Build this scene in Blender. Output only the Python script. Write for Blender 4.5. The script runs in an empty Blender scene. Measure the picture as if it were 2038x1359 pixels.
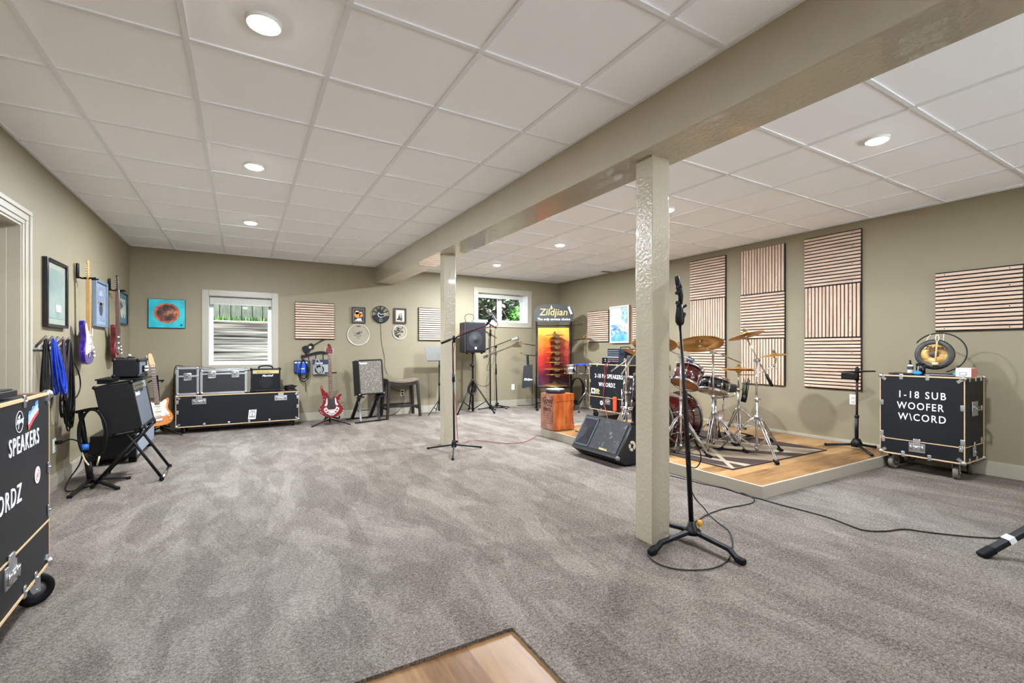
import bpy, bmesh, math, random
from mathutils import Vector, Matrix
R = random.Random(7)
C = bpy.context.scene.collection
SC = bpy.context.scene
# ------------------------------------------------------------------ camera, world, exposure
FPX, YAW, CX, CY, HC = 923.2, 0.527, 1019.0, 696.0, 1.15
cam = bpy.data.cameras.new('camera'); camo = bpy.data.objects.new('camera', cam); C.objects.link(camo)
cam.sensor_width = 36.0; cam.lens = FPX / 2038 * 36.0; cam.shift_y = (CY - 679.5) / 2038; cam.clip_start = 0.02
camo.location = (0, 0, HC); camo.rotation_euler = (math.pi / 2, 0, -YAW)
SC.camera = camo
wd = bpy.data.worlds.new('world'); SC.world = wd; wd.use_nodes = True
wn = wd.node_tree; wbg = wn.nodes['Background']
wbg.inputs[0].default_value = (0.93, 0.97, 1.0, 1); wbg.inputs[1].default_value = 1.3     # bright overcast sky
sund = bpy.data.lights.new('sun', 'SUN'); sund.energy = 38.0; sund.angle = 0.02; sund.color = (1.0, 0.98, 0.95)
suno = bpy.data.objects.new('sun', sund); C.objects.link(suno)
suno.rotation_euler = Vector((-0.85, 0.12, 0.75)).to_track_quat('Z', 'Y').to_euler()     # lights the added terrace behind the camera for bounce, not through the windows
SC.view_settings.view_transform = 'Standard'; SC.view_settings.look = 'None'
SC.view_settings.gamma = 1; SC.view_settings.use_curve_mapping = False
SC.view_settings.exposure = 0.86
LAMP_W = 62.0
SC.cycles.use_denoising = True
SC.cycles.max_bounces = 10; SC.cycles.diffuse_bounces = 6; SC.cycles.transparent_max_bounces = 12
SC.cycles.sample_clamp_indirect = 6.0; SC.cycles.blur_glossy = 0.5; SC.cycles.caustics_reflective = False; SC.cycles.caustics_refractive = False
# ------------------------------------------------------------------ room measures (metres)
XL, XR, YB, YN, CE = -1.34, 5.94, 8.18, -3.6, 2.586
SY, CYW = math.sin(YAW), math.cos(YAW)
def ray(u, v):
    a = (u - CX) / FPX
    return Vector((SY + a * CYW, CYW - a * SY, -(v - CY) / FPX))
O = Vector((0, 0, HC))
def Zp(u, v, z=0.0): r = ray(u, v); return O + r * ((z - HC) / r.z)      # point on the level plane z
def Xp(u, v, x): r = ray(u, v); return O + r * (x / r.x)                 # point on a plane parallel to the side walls
def Yp(u, v, y): r = ray(u, v); return O + r * (y / r.y)                 # point on a plane parallel to the end wall
def at(u, v, d): return O + ray(u, v) * d                                # point at a measured depth
# ------------------------------------------------------------------ materials
def lin(c):
    if isinstance(c, str): c = tuple(int(c[i:i + 2], 16) for i in (0, 2, 4))
    return tuple((x / 255 / 12.92) if x / 255 <= 0.04045 else ((x / 255 + 0.055) / 1.055) ** 2.4 for x in c)
MATS = {}
def mat(name, col, rough=0.5, metal=0.0, var=0.06, scale=30.0, bump=0.0, bscale=None, coat=0.0, stretch=None, spec=0.5, trans=0.0, alpha=1.0, emit=0.0):
    if name in MATS: return MATS[name]
    m = bpy.data.materials.new(name); m.use_nodes = True; nt = m.node_tree; N = nt.nodes; L = nt.links
    p = N['Principled BSDF']; c = lin(col)
    tc = N.new('ShaderNodeTexCoord'); mp = N.new('ShaderNodeMapping'); L.new(tc.outputs['Object'], mp.inputs[0])
    if stretch: mp.inputs['Scale'].default_value = stretch
    nz = N.new('ShaderNodeTexNoise'); nz.inputs['Scale'].default_value = scale; nz.inputs['Detail'].default_value = 4
    L.new(mp.outputs[0], nz.inputs['Vector'])
    cr = N.new('ShaderNodeValToRGB'); L.new(nz.outputs['Fac'], cr.inputs[0])
    cr.color_ramp.elements[0].position = 0.3; cr.color_ramp.elements[1].position = 0.7
    cr.color_ramp.elements[0].color = tuple(max(0, x * (1 - var)) for x in c) + (1,)
    cr.color_ramp.elements[1].color = tuple(min(1, x * (1 + var)) for x in c) + (1,)
    L.new(cr.outputs[0], p.inputs['Base Color'])
    p.inputs['Roughness'].default_value = rough; p.inputs['Metallic'].default_value = metal
    p.inputs['Coat Weight'].default_value = coat; p.inputs['Specular IOR Level'].default_value = spec
    p.inputs['Transmission Weight'].default_value = trans; p.inputs['Alpha'].default_value = alpha
    if emit: p.inputs['Emission Color'].default_value = c + (1,); p.inputs['Emission Strength'].default_value = emit
    if bump:
        b = N.new('ShaderNodeBump'); b.inputs['Strength'].default_value = bump; b.inputs['Distance'].default_value = 0.01
        if bscale:
            n2 = N.new('ShaderNodeTexNoise'); n2.inputs['Scale'].default_value = bscale; n2.inputs['Detail'].default_value = 3
            L.new(mp.outputs[0], n2.inputs['Vector']); L.new(n2.outputs['Fac'], b.inputs['Height'])
        else: L.new(nz.outputs['Fac'], b.inputs['Height'])
        L.new(b.outputs[0], p.inputs['Normal'])
    MATS[name] = m; return m
def ramp_mat(name, stops, scale=8.0, rough=0.5, stretch=None, detail=4, dist=0.0, coat=0.0, coord='Object', rot=None):
    """colours run through a noise field: pictures, rugs, planks"""
    if name in MATS: return MATS[name]
    m = bpy.data.materials.new(name); m.use_nodes = True; nt = m.node_tree; N = nt.nodes; L = nt.links; p = N['Principled BSDF']
    tc = N.new('ShaderNodeTexCoord'); mp = N.new('ShaderNodeMapping'); L.new(tc.outputs[coord], mp.inputs[0])
    if stretch: mp.inputs['Scale'].default_value = stretch
    if rot: mp.inputs['Rotation'].default_value = rot
    nz = N.new('ShaderNodeTexNoise'); nz.inputs['Scale'].default_value = scale; nz.inputs['Detail'].default_value = detail; nz.inputs['Distortion'].default_value = dist
    L.new(mp.outputs[0], nz.inputs['Vector'])
    cr = N.new('ShaderNodeValToRGB'); L.new(nz.outputs['Fac'], cr.inputs[0]); e = cr.color_ramp.elements
    while len(e) < len(stops): e.new(0.5)
    for el, (pos, col) in zip(e, stops): el.position = pos; el.color = lin(col) + (1,)
    L.new(cr.outputs[0], p.inputs['Base Color']); p.inputs['Roughness'].default_value = rough; p.inputs['Coat Weight'].default_value = coat
    MATS[name] = m; return m
# ------------------------------------------------------------------ mesh builder
class B:
    def __init__(s, M=None): s.bm = bmesh.new(); s.mats = []; s.M = M or Matrix()
    def mi(s, m):
        if m not in s.mats: s.mats.append(m)
        return s.mats.index(m)
    def _fin(s, vs, fs, m, smooth):
        i = s.mi(m)
        for v in vs: v.co = s.M @ v.co
        for f in fs: f.material_index = i; f.smooth = smooth
    def box(s, x0, x1, y0, y1, z0, z1, m, bev=0.0, seg=2):
        vs = [s.bm.verts.new((x, y, z)) for x in (x0, x1) for y in (y0, y1) for z in (z0, z1)]
        q = [(0, 1, 3, 2), (4, 6, 7, 5), (0, 4, 5, 1), (2, 3, 7, 6), (0, 2, 6, 4), (1, 5, 7, 3)]
        fs = [s.bm.faces.new([vs[k] for k in f]) for f in q]
        if (x1 - x0) * (y1 - y0) * (z1 - z0) < 0: bmesh.ops.reverse_faces(s.bm, faces=fs)
        if bev:
            es = list({e for f in fs for e in f.edges})
            r = bmesh.ops.bevel(s.bm, geom=es, offset=bev, segments=seg, profile=0.5, affect='EDGES')
            fs = list({f for f in r['faces']} | {f for f in fs if f.is_valid}); vs = list({v for f in fs for v in f.verts})
            s._fin(vs, fs, m, False)
            for f in r['faces']: f.smooth = True
        else: s._fin(vs, fs, m, False)
        return s
    def cbox(s, c, d, m, bev=0.0): return s.box(c[0] - d[0] / 2, c[0] + d[0] / 2, c[1] - d[1] / 2, c[1] + d[1] / 2, c[2] - d[2] / 2, c[2] + d[2] / 2, m, bev)
    def bar(s, p, q, w, h, m, up=(0, 0, 1), bev=0.0):
        """rectangular bar from p to q"""
        p, q = Vector(p), Vector(q); d = q - p; L = d.length; d.normalize(); up = Vector(up)
        if abs(d.dot(up)) > 0.98: up = Vector((1, 0, 0))
        x = d.cross(up).normalized(); z = x.cross(d)
        old = s.M; s.M = old @ Matrix(((x.x, d.x, z.x, p.x), (x.y, d.y, z.y, p.y), (x.z, d.z, z.z, p.z), (0, 0, 0, 1)))
        s.box(-w / 2, w / 2, 0, L, -h / 2, h / 2, m, bev); s.M = old; return s
    def ring(s, c, t, n, r, seg, ph=0.0):
        b = t.cross(n); return [s.bm.verts.new(c + (n * math.cos(2 * math.pi * k / seg + ph) + b * math.sin(2 * math.pi * k / seg + ph)) * r) for k in range(seg)]
    def tube(s, pts, r, m, seg=8, closed=False, caps=True, sub=0):
        P = [Vector(p) for p in pts]
        if sub: P = spline(P, sub, closed)
        n = len(P); rs = r if isinstance(r, (list, tuple)) else [r] * n
        if len(rs) != n: rs = [rs[min(len(rs) - 1, int(k * len(rs) / n))] for k in range(n)]
        T = []
        for k in range(n):
            a = P[(k - 1) % n] if (closed or k) else P[k]; b = P[(k + 1) % n] if (closed or k < n - 1) else P[k]
            t = b - a; T.append(t.normalized() if t.length > 1e-9 else Vector((0, 0, 1)))
        nn = T[0].orthogonal().normalized(); rings = []; vs = []
        for k in range(n):
            nn = (nn - T[k] * nn.dot(T[k])); nn = nn.normalized() if nn.length > 1e-6 else T[k].orthogonal().normalized()
            rg = s.ring(P[k], T[k], nn, rs[k], seg); rings.append(rg); vs += rg
        fs = []; cf = []
        for k in range(n if closed else n - 1):
            a, b = rings[k], rings[(k + 1) % n]
            for j in range(seg): fs.append(s.bm.faces.new((a[j], a[(j + 1) % seg], b[(j + 1) % seg], b[j])))
        if caps and not closed:
            cf = [s.bm.faces.new(rings[0][::-1]), s.bm.faces.new(rings[-1])]
        s._fin(vs, fs, m, True)
        for f in cf: f.material_index = s.mi(m)
        return s
    def cyl(s, p, q, r, m, r2=None, seg=16): return s.tube([p, q], [r, r if r2 is None else r2], m, seg)
    def lathe(s, prof, m, seg=32, c=(0, 0, 0), ax=(0, 0, 1), closed=False, smooth=True):
        ax = Vector(ax).normalized(); c = Vector(c); n = ax.orthogonal().normalized() if abs(ax.z) < 0.99 else Vector((1, 0, 0)); rings = []; vs = []
        for r, z in prof:
            if r < 1e-6: v = s.bm.verts.new(c + ax * z); rings.append([v]); vs.append(v)
            else: rg = s.ring(c + ax * z, ax, n, r, seg); rings.append(rg); vs += rg
        fs = []
        pr = list(zip(rings, rings[1:])) + ([(rings[-1], rings[0])] if closed else [])
        for a, b in pr:
            for j in range(seg):
                k = (j + 1) % seg
                if len(a) == 1 and len(b) == 1: continue
                if len(a) == 1: fs.append(s.bm.faces.new((a[0], b[k], b[j])))
                elif len(b) == 1: fs.append(s.bm.faces.new((a[j], a[k], b[0])))
                else: fs.append(s.bm.faces.new((a[j], a[k], b[k], b[j])))
        s._fin(vs, fs, m, smooth); return s
    def sph(s, c, r, m, sc=(1, 1, 1), seg=12):
        n = max(4, seg // 2); old = s.M; s.M = old @ Matrix.Translation(c) @ Matrix.Diagonal((*sc, 1))
        s.lathe([(r * math.sin(math.pi * k / n) if 0 < k < n else 0, -r * math.cos(math.pi * k / n)) for k in range(n + 1)], m, seg); s.M = old; return s
    def prism(s, poly, y0, y1, m, bev=0.0, plane='xz', smooth=False):
        """outline poly in (a,b) pushed from y0 to y1; plane 'xz' -> (a,y,b), 'xy' -> (a,b,y), 'yz' -> (y,a,b)"""
        f3 = {'xz': lambda a, b, y: (a, y, b), 'xy': lambda a, b, y: (a, b, y), 'yz': lambda a, b, y: (y, a, b)}[plane]
        lo = [s.bm.verts.new(f3(a, b, y0)) for a, b in poly]; hi = [s.bm.verts.new(f3(a, b, y1)) for a, b in poly]; n = len(poly)
        caps = [s.bm.faces.new(lo), s.bm.faces.new(hi[::-1])]
        side = [s.bm.faces.new((lo[(k + 1) % n], lo[k], hi[k], hi[(k + 1) % n])) for k in range(n)]
        fs = caps + side; bmesh.ops.recalc_face_normals(s.bm, faces=fs); vs = lo + hi
        if bev:
            es = [e for f in caps for e in f.edges]
            r = bmesh.ops.bevel(s.bm, geom=es, offset=bev, segments=2, profile=0.5, affect='EDGES')
            fs = list(set(r['faces']) | {f for f in fs if f.is_valid}); vs = list({v for f in fs for v in f.verts})
            s._fin(vs, fs, m, smooth)
            for f in fs: f.smooth = len(f.verts) == 4
        else:
            s._fin(vs, fs, m, False)
            if smooth:
                for f in side: f.smooth = True
        return s
    def quad(s, pts, m):
        vs = [s.bm.verts.new(p) for p in pts]; s._fin(vs, [s.bm.faces.new(vs)], m, False); return s
    def grid(s, f, nu, nv, m, smooth=True):
        vs = [[s.bm.verts.new(f(i / nu, j / nv)) for j in range(nv + 1)] for i in range(nu + 1)]
        fs = [s.bm.faces.new((vs[i][j], vs[i + 1][j], vs[i + 1][j + 1], vs[i][j + 1])) for i in range(nu) for j in range(nv)]
        s._fin([v for r in vs for v in r], fs, m, smooth); return s
    def text(s, body, size, m, X, right, up, depth=0.0015, bold=0.0, align='CENTER', shear=0.0, wide=1.0, space=1.0):
        """lettering with its middle at X, reading along right"""
        cu = bpy.data.curves.new('t', 'FONT'); cu.body = body; cu.size = size; cu.align_x = align; cu.align_y = 'CENTER'
        cu.extrude = depth; cu.offset = bold; cu.shear = shear; cu.space_character = space; cu.resolution_u = 3
        o = bpy.data.objects.new('t', cu); C.objects.link(o)
        dg = bpy.context.evaluated_depsgraph_get(); me = bpy.data.meshes.new_from_object(o.evaluated_get(dg))
        bpy.data.objects.remove(o); bpy.data.curves.remove(cu)
        r, u = Vector(right).normalized(), Vector(up).normalized(); n = r.cross(u); X = Vector(X)
        vs = [s.bm.verts.new(X + r * (v.co.x * wide) + u * v.co.y + n * v.co.z) for v in me.vertices]
        fs = []
        for p in me.polygons:
            try: fs.append(s.bm.faces.new([vs[k] for k in p.vertices]))
            except ValueError: pass
        s._fin(vs, fs, m, False); bpy.data.meshes.remove(me); return s
    def build(s, name, parent=None, world=False, **props):
        if world and parent is not None: s.bm.transform(root_matrix(parent).inverted())
        me = bpy.data.meshes.new(name); s.bm.to_mesh(me); s.bm.free()
        for m in s.mats: me.materials.append(m)
        o = bpy.data.objects.new(name, me); C.objects.link(o)
        if parent is not None: o.parent = parent
        for k, v in props.items(): o[k] = v
        return o
def root_matrix(o):
    M = o.matrix_basis.copy()
    while o.parent: o = o.parent; M = o.matrix_basis @ M
    return M
def spline(P, sub, closed=False):
    n = len(P); out = []
    for k in range(n if closed else n - 1):
        p1, p2 = P[k], P[(k + 1) % n]
        p0 = P[(k - 1) % n] if (closed or k) else p1 * 2 - p2
        p3 = P[(k + 2) % n] if (closed or k + 2 < n) else p2 * 2 - p1
        for j in range(sub):
            t = j / sub
            out.append(0.5 * ((2 * p1) + (p2 - p0) * t + (2 * p0 - 5 * p1 + 4 * p2 - p3) * t * t + (3 * p1 - p0 - 3 * p2 + p3) * t ** 3))
    if not closed: out.append(P[-1])
    return out
def smooth2(pts, sub=4):
    return [(p.x, p.y) for p in spline([Vector((a, b, 0)) for a, b in pts], sub, True)]
def circ(r, n=24, c=(0, 0)): return [(c[0] + r * math.cos(2 * math.pi * k / n), c[1] + r * math.sin(2 * math.pi * k / n)) for k in range(n)]
def tag(o, label, cat, group=None, kind=None):
    o['label'] = label; o['category'] = cat
    if group: o['group'] = group
    if kind: o['kind'] = kind
    return o
def thing(name, label, cat, loc=(0, 0, 0), rz=0.0, group=None, rx=0.0, ry=0.0):
    o = bpy.data.objects.new(name, None); C.objects.link(o); o.empty_display_size = 0.1
    o.location = loc; o.rotation_euler = (rx, ry, rz); o.rotation_mode = 'XYZ'
    return tag(o, label, cat, group)
def struct(o, label=None):
    o['kind'] = 'structure'
    if label: o['label'] = label
    return o
def dup(root, loc, rz=None, label=None, group=None):
    r = root.copy(); C.objects.link(r); r.location = loc
    if rz is not None: r.rotation_euler = (0, 0, rz)
    if label: r['label'] = label
    if group: r['group'] = group
    for ch in list(root.children):
        c = ch.copy(); C.objects.link(c); c.parent = r
        for g in list(ch.children):
            d = g.copy(); C.objects.link(d); d.parent = c
    return r
# ------------------------------------------------------------------ common materials
WALL = mat('wall_paint', (137, 126, 101), 0.62, var=0.02, scale=3, bump=0.06, bscale=90)
TRIM = mat('trim_paint', (166, 158, 141), 0.4, var=0.02, scale=4)
WHITE = mat('white_vinyl', (238, 238, 236), 0.35, var=0.01)
TILE = mat('ceiling_tile', (251, 252, 255), 0.9, var=0.03, scale=160, bump=0.12, bscale=220)
TBAR = mat('tee_bar', (232, 234, 236), 0.28, var=0.01)
POST = mat('glossy_post_paint', (174, 164, 142), 0.16, var=0.02, scale=5, bump=0.4, bscale=48, coat=0.7)
BLACK = mat('black_plastic', (13, 13, 14), 0.42, var=0.15, scale=60, spec=0.3)
MATT = mat('black_matt_metal', (15, 14, 15), 0.45, var=0.15, scale=50, spec=0.3)
RUBBER = mat('black_rubber', (14, 14, 14), 0.8, var=0.1, spec=0.2)
CHROME = mat('chrome', (215, 215, 218), 0.14, 1.0, var=0.02)
STEEL = mat('zinc_steel', (196, 198, 200), 0.32, 1.0, var=0.05, scale=60)
PLY = mat('birch_ply_edge', (203, 170, 128), 0.6, var=0.12, scale=40, stretch=(1, 1, 6))
LAM = mat('black_laminate', (17, 19, 23), 0.5, var=0.12, scale=90, bump=0.05, bscale=300, spec=0.3)
LETTER = mat('white_lettering', (226, 226, 224), 0.7, var=0.06, scale=80)
CORD = mat('black_cable', (12, 11, 11), 0.5, spec=0.3)
REDCORD = mat('red_cable', (150, 40, 45), 0.5)
DIRTYWHITE = mat('off_white_plastic', (225, 222, 212), 0.5)
# ------------------------------------------------------------------ carpet (kept light and dark where the pile lies)
def carpet_mat():
    m = bpy.data.materials.new('cut_pile_carpet'); m.use_nodes = True; nt = m.node_tree; N = nt.nodes; L = nt.links; p = N['Principled BSDF']
    tc = N.new('ShaderNodeTexCoord')
    def noise(scale, detail, rough=0.5, rot=0, st=(1, 1, 1), dist=0.0):
        mp = N.new('ShaderNodeMapping'); mp.inputs['Rotation'].default_value = (0, 0, rot); mp.inputs['Scale'].default_value = st
        L.new(tc.outputs['Object'], mp.inputs[0]); n = N.new('ShaderNodeTexNoise'); n.inputs['Scale'].default_value = scale
        n.inputs['Detail'].default_value = detail; n.inputs['Roughness'].default_value = rough; n.inputs['Distortion'].default_value = dist
        L.new(mp.outputs[0], n.inputs['Vector']); return n.outputs['Fac']
    def rampv(src, a, b, lo, hi):
        r = N.new('ShaderNodeMapRange'); r.inputs[1].default_value = a; r.inputs[2].default_value = b; r.inputs[3].default_value = lo; r.inputs[4].default_value = hi
        L.new(src, r.inputs[0]); return r.outputs[0]
    def math_(op, a, b):
        n = N.new('ShaderNodeMath'); n.operation = op
        for k, x in enumerate((a, b)):
            if isinstance(x, (int, float)): n.inputs[k].default_value = x
            else: L.new(x, n.inputs[k])
        return n.outputs[0]
    tuft = noise(58, 9, 0.9, 0.3, (1, 1.25, 1)); fine = noise(150, 4, 0.85)
    sw1 = noise(1.3, 4, 0.6, -0.12, (2.6, 0.75, 1), 0.8); sw2 = noise(0.9, 4, 0.6, 0.45, (2.2, 0.8, 1), 1.0); blot = noise(4.0, 5, 0.7, 0.1, (1.5, 0.9, 1), 0.5)
    sw = math_('ADD', math_('ADD', rampv(sw1, 0.495, 0.535, 0, 0.32), rampv(sw2, 0.49, 0.535, 0, 0.28)), rampv(blot, 0.42, 0.6, 0, 0.30))
    tf = math_('ADD', rampv(tuft, 0.36, 0.62, 0.0, 1.0), rampv(fine, 0.34, 0.66, -0.45, 0.45))
    fac = math_('ADD', math_('MULTIPLY', math_('ADD', tf, -0.12), 0.86), math_('MULTIPLY', sw, 0.36))
    cr = N.new('ShaderNodeValToRGB'); e = cr.color_ramp.elements
    for _ in range(2): e.new(0.5)
    for el, (pos, col) in zip(e, ((0.0, (42, 31, 24)), (0.25, (114, 97, 83)), (0.58, (163, 146, 130)), (1.0, (214, 202, 186)))): el.position = pos; el.color = lin(col) + (1,)
    L.new(fac, cr.inputs[0]); L.new(cr.outputs[0], p.inputs['Base Color']); p.inputs['Roughness'].default_value = 0.95; p.inputs['Specular IOR Level'].default_value = 0.1
    p.inputs['Sheen Weight'].default_value = 0.15
    b = N.new('ShaderNodeBump'); b.inputs['Strength'].default_value = 0.9; b.inputs['Distance'].default_value = 0.012
    L.new(tf, b.inputs['Height']); L.new(b.outputs[0], p.inputs['Normal']); MATS['carpet'] = m; return m
CARPET = carpet_mat()
HX, HY = 0.967, 1.662                                                    # the corner where plank flooring meets carpet
rr = random.Random(3)
def jag(a, b, n, j):                                                     # a slightly ragged carpet edge
    return [(a[0] + (b[0] - a[0]) * k / n + rr.uniform(-j, j), a[1] + (b[1] - a[1]) * k / n + rr.uniform(-j, j)) for k in range(n)]
edge = jag((XL, HY), (HX, HY), 220, 0.003) + jag((HX, HY), (HX, YN), 420, 0.003) + [(HX, YN)]
poly = [(XR, YN), (XR, YB), (XL, YB)] + edge
b = B(); b.prism(poly, -0.05, 0.0, CARPET, plane='xy'); struct(b.build('floor'), 'beige and taupe cut pile carpet with vacuum marks')
def planks(name, along, w, cols):
    m = bpy.data.materials.new(name); m.use_nodes = True; nt = m.node_tree; N = nt.nodes; L = nt.links; p = N['Principled BSDF']
    tc = N.new('ShaderNodeTexCoord'); mp = N.new('ShaderNodeMapping'); L.new(tc.outputs['Object'], mp.inputs[0])
    if along == 'y': mp.inputs['Rotation'].default_value = (0, 0, math.pi / 2)
    br = N.new('ShaderNodeTexBrick'); br.inputs['Scale'].default_value = 1; br.inputs['Brick Width'].default_value = 1.2; br.inputs['Row Height'].default_value = w
    br.inputs['Mortar Size'].default_value = 0.0012; br.inputs['Bias'].default_value = 0.0; br.offset = 0.37
    br.inputs['Color1'].default_value = (0, 0, 0, 1); br.inputs['Color2'].default_value = (1, 1, 1, 1); br.inputs['Mortar'].default_value = (0.1, 0.1, 0.1, 1)
    L.new(mp.outputs[0], br.inputs[0])
    m2 = N.new('ShaderNodeMapping'); m2.inputs['Scale'].default_value = (1.2, 9, 1); L.new(mp.outputs[0], m2.inputs[0])
    nz = N.new('ShaderNodeTexNoise'); nz.inputs['Scale'].default_value = 3; nz.inputs['Detail'].default_value = 7; nz.inputs['Roughness'].default_value = 0.62; nz.inputs['Distortion'].default_value = 1.1
    L.new(m2.outputs[0], nz.inputs['Vector'])
    mx = N.new('ShaderNodeMix'); mx.data_type = 'FLOAT'; mx.inputs[0].default_value = 0.35; L.new(nz.outputs['Fac'], mx.inputs[2]); L.new(br.outputs['Color'], mx.inputs[3])
    cr = N.new('ShaderNodeValToRGB'); e = cr.color_ramp.elements
    for _ in range(len(cols) - 2): e.new(0.5)
    for el, (pos, col) in zip(e, cols): el.position = pos; el.color = lin(col) + (1,)
    L.new(mx.outputs[0], cr.inputs[0]); L.new(cr.outputs[0], p.inputs['Base Color']); p.inputs['Roughness'].default_value = 0.38
    bp = N.new('ShaderNodeBump'); bp.inputs['Strength'].default_value = 0.25; bp.inputs['Distance'].default_value = 0.002
    L.new(br.outputs['Fac'], bp.inputs['Height']); bp.invert = True; L.new(bp.outputs[0], p.inputs['Normal']); MATS[name] = m; return m
OAK = planks('oak_plank', 'y', 0.19, ((0.12, (60, 34, 18)), (0.34, (106, 74, 42)), (0.6, (130, 97, 60)), (0.9, (146, 113, 76))))
DECK = planks('stage_plank', 'x', 0.15, ((0.22, (88, 58, 32)), (0.4, (138, 100, 58)), (0.6, (164, 126, 80)), (0.85, (184, 150, 104))))
b = B(); b.box(XL, HX + 0.02, YN, HY + 0.02, -0.06, -0.014, OAK); struct(b.build('hardwood_floor'), 'knotty oak plank floor beside the carpet')
# ------------------------------------------------------------------ walls with their openings
T = 0.14
W1 = (-0.429, 0.412, 0.92, 1.957); W2 = (3.985, 5.137, 1.70, 2.275)      # openings of the two windows in the end wall
b = B()
xs = [XL - T, W1[0], W1[1], W2[0], W2[1], XR + T]
for x0, x1, o in ((xs[0], xs[1], None), (xs[1], xs[2], W1), (xs[2], xs[3], None), (xs[3], xs[4], W2), (xs[4], xs[5], None)):
    if o is None: b.box(x0, x1, YB, YB + T, -0.05, CE + 0.1, WALL)
    else: b.box(x0, x1, YB, YB + T, -0.05, o[2], WALL); b.box(x0, x1, YB, YB + T, o[3], CE + 0.1, WALL)
struct(b.build('wall_back'))
D0, D1, DH = 3.70, 4.545, 2.042
b = B(); b.box(XL - T, XL, D1, YB, -0.05, CE + 0.1, WALL); b.box(XL - T, XL, YN, D0, -0.05, CE + 0.1, WALL); b.box(XL - T, XL, D0, D1, DH, CE + 0.1, WALL); struct(b.build('wall_left'))
b = B(); b.box(XR, XR + T, YN, YB, -0.05, CE + 0.1, WALL); struct(b.build('wall_right'))
GX0, GX1, GZ1 = 1.0, 5.2, 2.2                                            # unseen opening added behind the camera for daylight
b = B(); b.box(XL - T, GX0, YN - T, YN, -0.06, CE + 0.1, WALL); b.box(GX1, XR + T, YN - T, YN, -0.06, CE + 0.1, WALL); b.box(GX0, GX1, YN - T, YN, GZ1, CE + 0.1, WALL); struct(b.build('wall_near'))
b = B(); b.box(XL - 0.14, XL - 0.10, D0, D1, 0, DH, TRIM)
for z0, z1 in ((0.25, 0.95), (1.1, 1.9)): b.box(XL - 0.102, XL - 0.094, D0 + 0.14, D1 - 0.14, z0, z1, TRIM, 0.004)
dr = struct(b.build('door_1')); b = B(); b.cyl((XL - 0.10, D0 + 0.07, 0.95), (XL - 0.04, D0 + 0.07, 0.95), 0.012, STEEL); b.sph((XL - 0.04, D0 + 0.07, 0.95), 0.03, STEEL); b.build('door_knob', dr)
b = B(); b.box(XL - T, XL, D0, D1, -0.05, 0.006, TRIM); struct(b.build('trim_2'), 'pale door threshold')
b = B()                                                                  # door lining and stepped casing
b.box(XL - T, XL + 0.004, D1 - 0.022, D1, 0, DH, TRIM); b.box(XL - T, XL + 0.004, D0, D0 + 0.022, 0, DH, TRIM); b.box(XL - T, XL + 0.0035, D0 + 0.022, D1 - 0.022, DH - 0.022, DH, TRIM)
b.box(XL - 0.10, XL - 0.065, D1 - 0.034, D1 - 0.022, 0, DH - 0.022, TRIM)
for o, w, d in ((0.0, 0.1, 0.012), (0.03, 0.07, 0.02), (0.075, 0.025, 0.03)):
    b.box(XL, XL + d, D1 + o - 0.006, D1 + o + w + 0.006, 0, DH + o - 0.006, TRIM, 0.003); b.box(XL, XL + d, D0 - o - w, D0 - o, 0, DH + o - 0.006, TRIM, 0.003)
    b.box(XL, XL + d + 0.0006, D0 - o - w, D1 + o + w + 0.006, DH + o - 0.006, DH + o + w, TRIM, 0.003)
struct(b.build('trim_1'), 'pale stepped casing round the door')
BH, BT = 0.13, 0.016
def skirting(name, x0, x1, y0, y1):
    b = B(); b.box(x0, x1, y0, y1, 0, BH - 0.012, TRIM); b.box(x0 + (0.004 if x0 > 0 else 0), x1 - (0.004 if x1 < 0 else 0), y0 + (0.004 if y0 > 7 else 0), y1, BH - 0.012, BH, TRIM); struct(b.build(name))
skirting('baseboard_back', XL, XR, YB - BT, YB); skirting('baseboard_left', XL, XL + BT, D1 + 0.112, YB - BT); skirting('baseboard_right', XR - BT, XR, YN, YB - BT)
# ------------------------------------------------------------------ ceiling: lay-in tiles on a tee grid, either side of the beam
BX0, BX1, BZ = 2.0, 2.31, 2.30
G = 0.6096
b = B(); b.box(XL - T, XR + T, YN - T, YB + T, CE + 0.008, CE + 0.06, TILE)
def grid_bars(xa, xb, x0, y0):
    w = 0.012
    k = math.ceil((xa - x0) / G)
    while x0 + k * G < xb: X = x0 + k * G; b.box(X - w, X + w, YN, YB, CE - 0.001, CE + 0.009, TBAR); k += 1
    k = math.ceil((YN - y0) / G)
    while y0 + k * G < YB: Y = y0 + k * G; b.box(xa, xb, Y - w, Y + w, CE, CE + 0.009, TBAR); k += 1
    for X in (xa, xb): b.box(X - 0.02, X + 0.02, YN, YB, CE - 0.0015, CE + 0.009, TBAR)
    for Y in (YN, YB): b.box(xa, xb, Y - 0.02, Y + 0.02, CE - 0.0015, CE + 0.009, TBAR)
grid_bars(XL, BX0, -0.832, 2.006); grid_bars(BX1, XR, 2.836, 1.182)
struct(b.build('ceiling'), 'white lay-in tile ceiling on a tee grid')
b = B(); b.box(BX0, BX1, YN, YB, BZ, CE + 0.005, POST, 0.004); struct(b.build('beam'), 'beige painted boxed beam along the ceiling')
for nm, y0, lab in (('post', 1.945, 'near square beige post with rough glossy paint'), ('post', 5.195, 'far square beige post behind the boom microphone stand')):
    b = B(); b.box(2.088, 2.235, y0, y0 + 0.135, -0.01, BZ + 0.002, POST, 0.005); struct(b.build(nm), lab)
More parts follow.
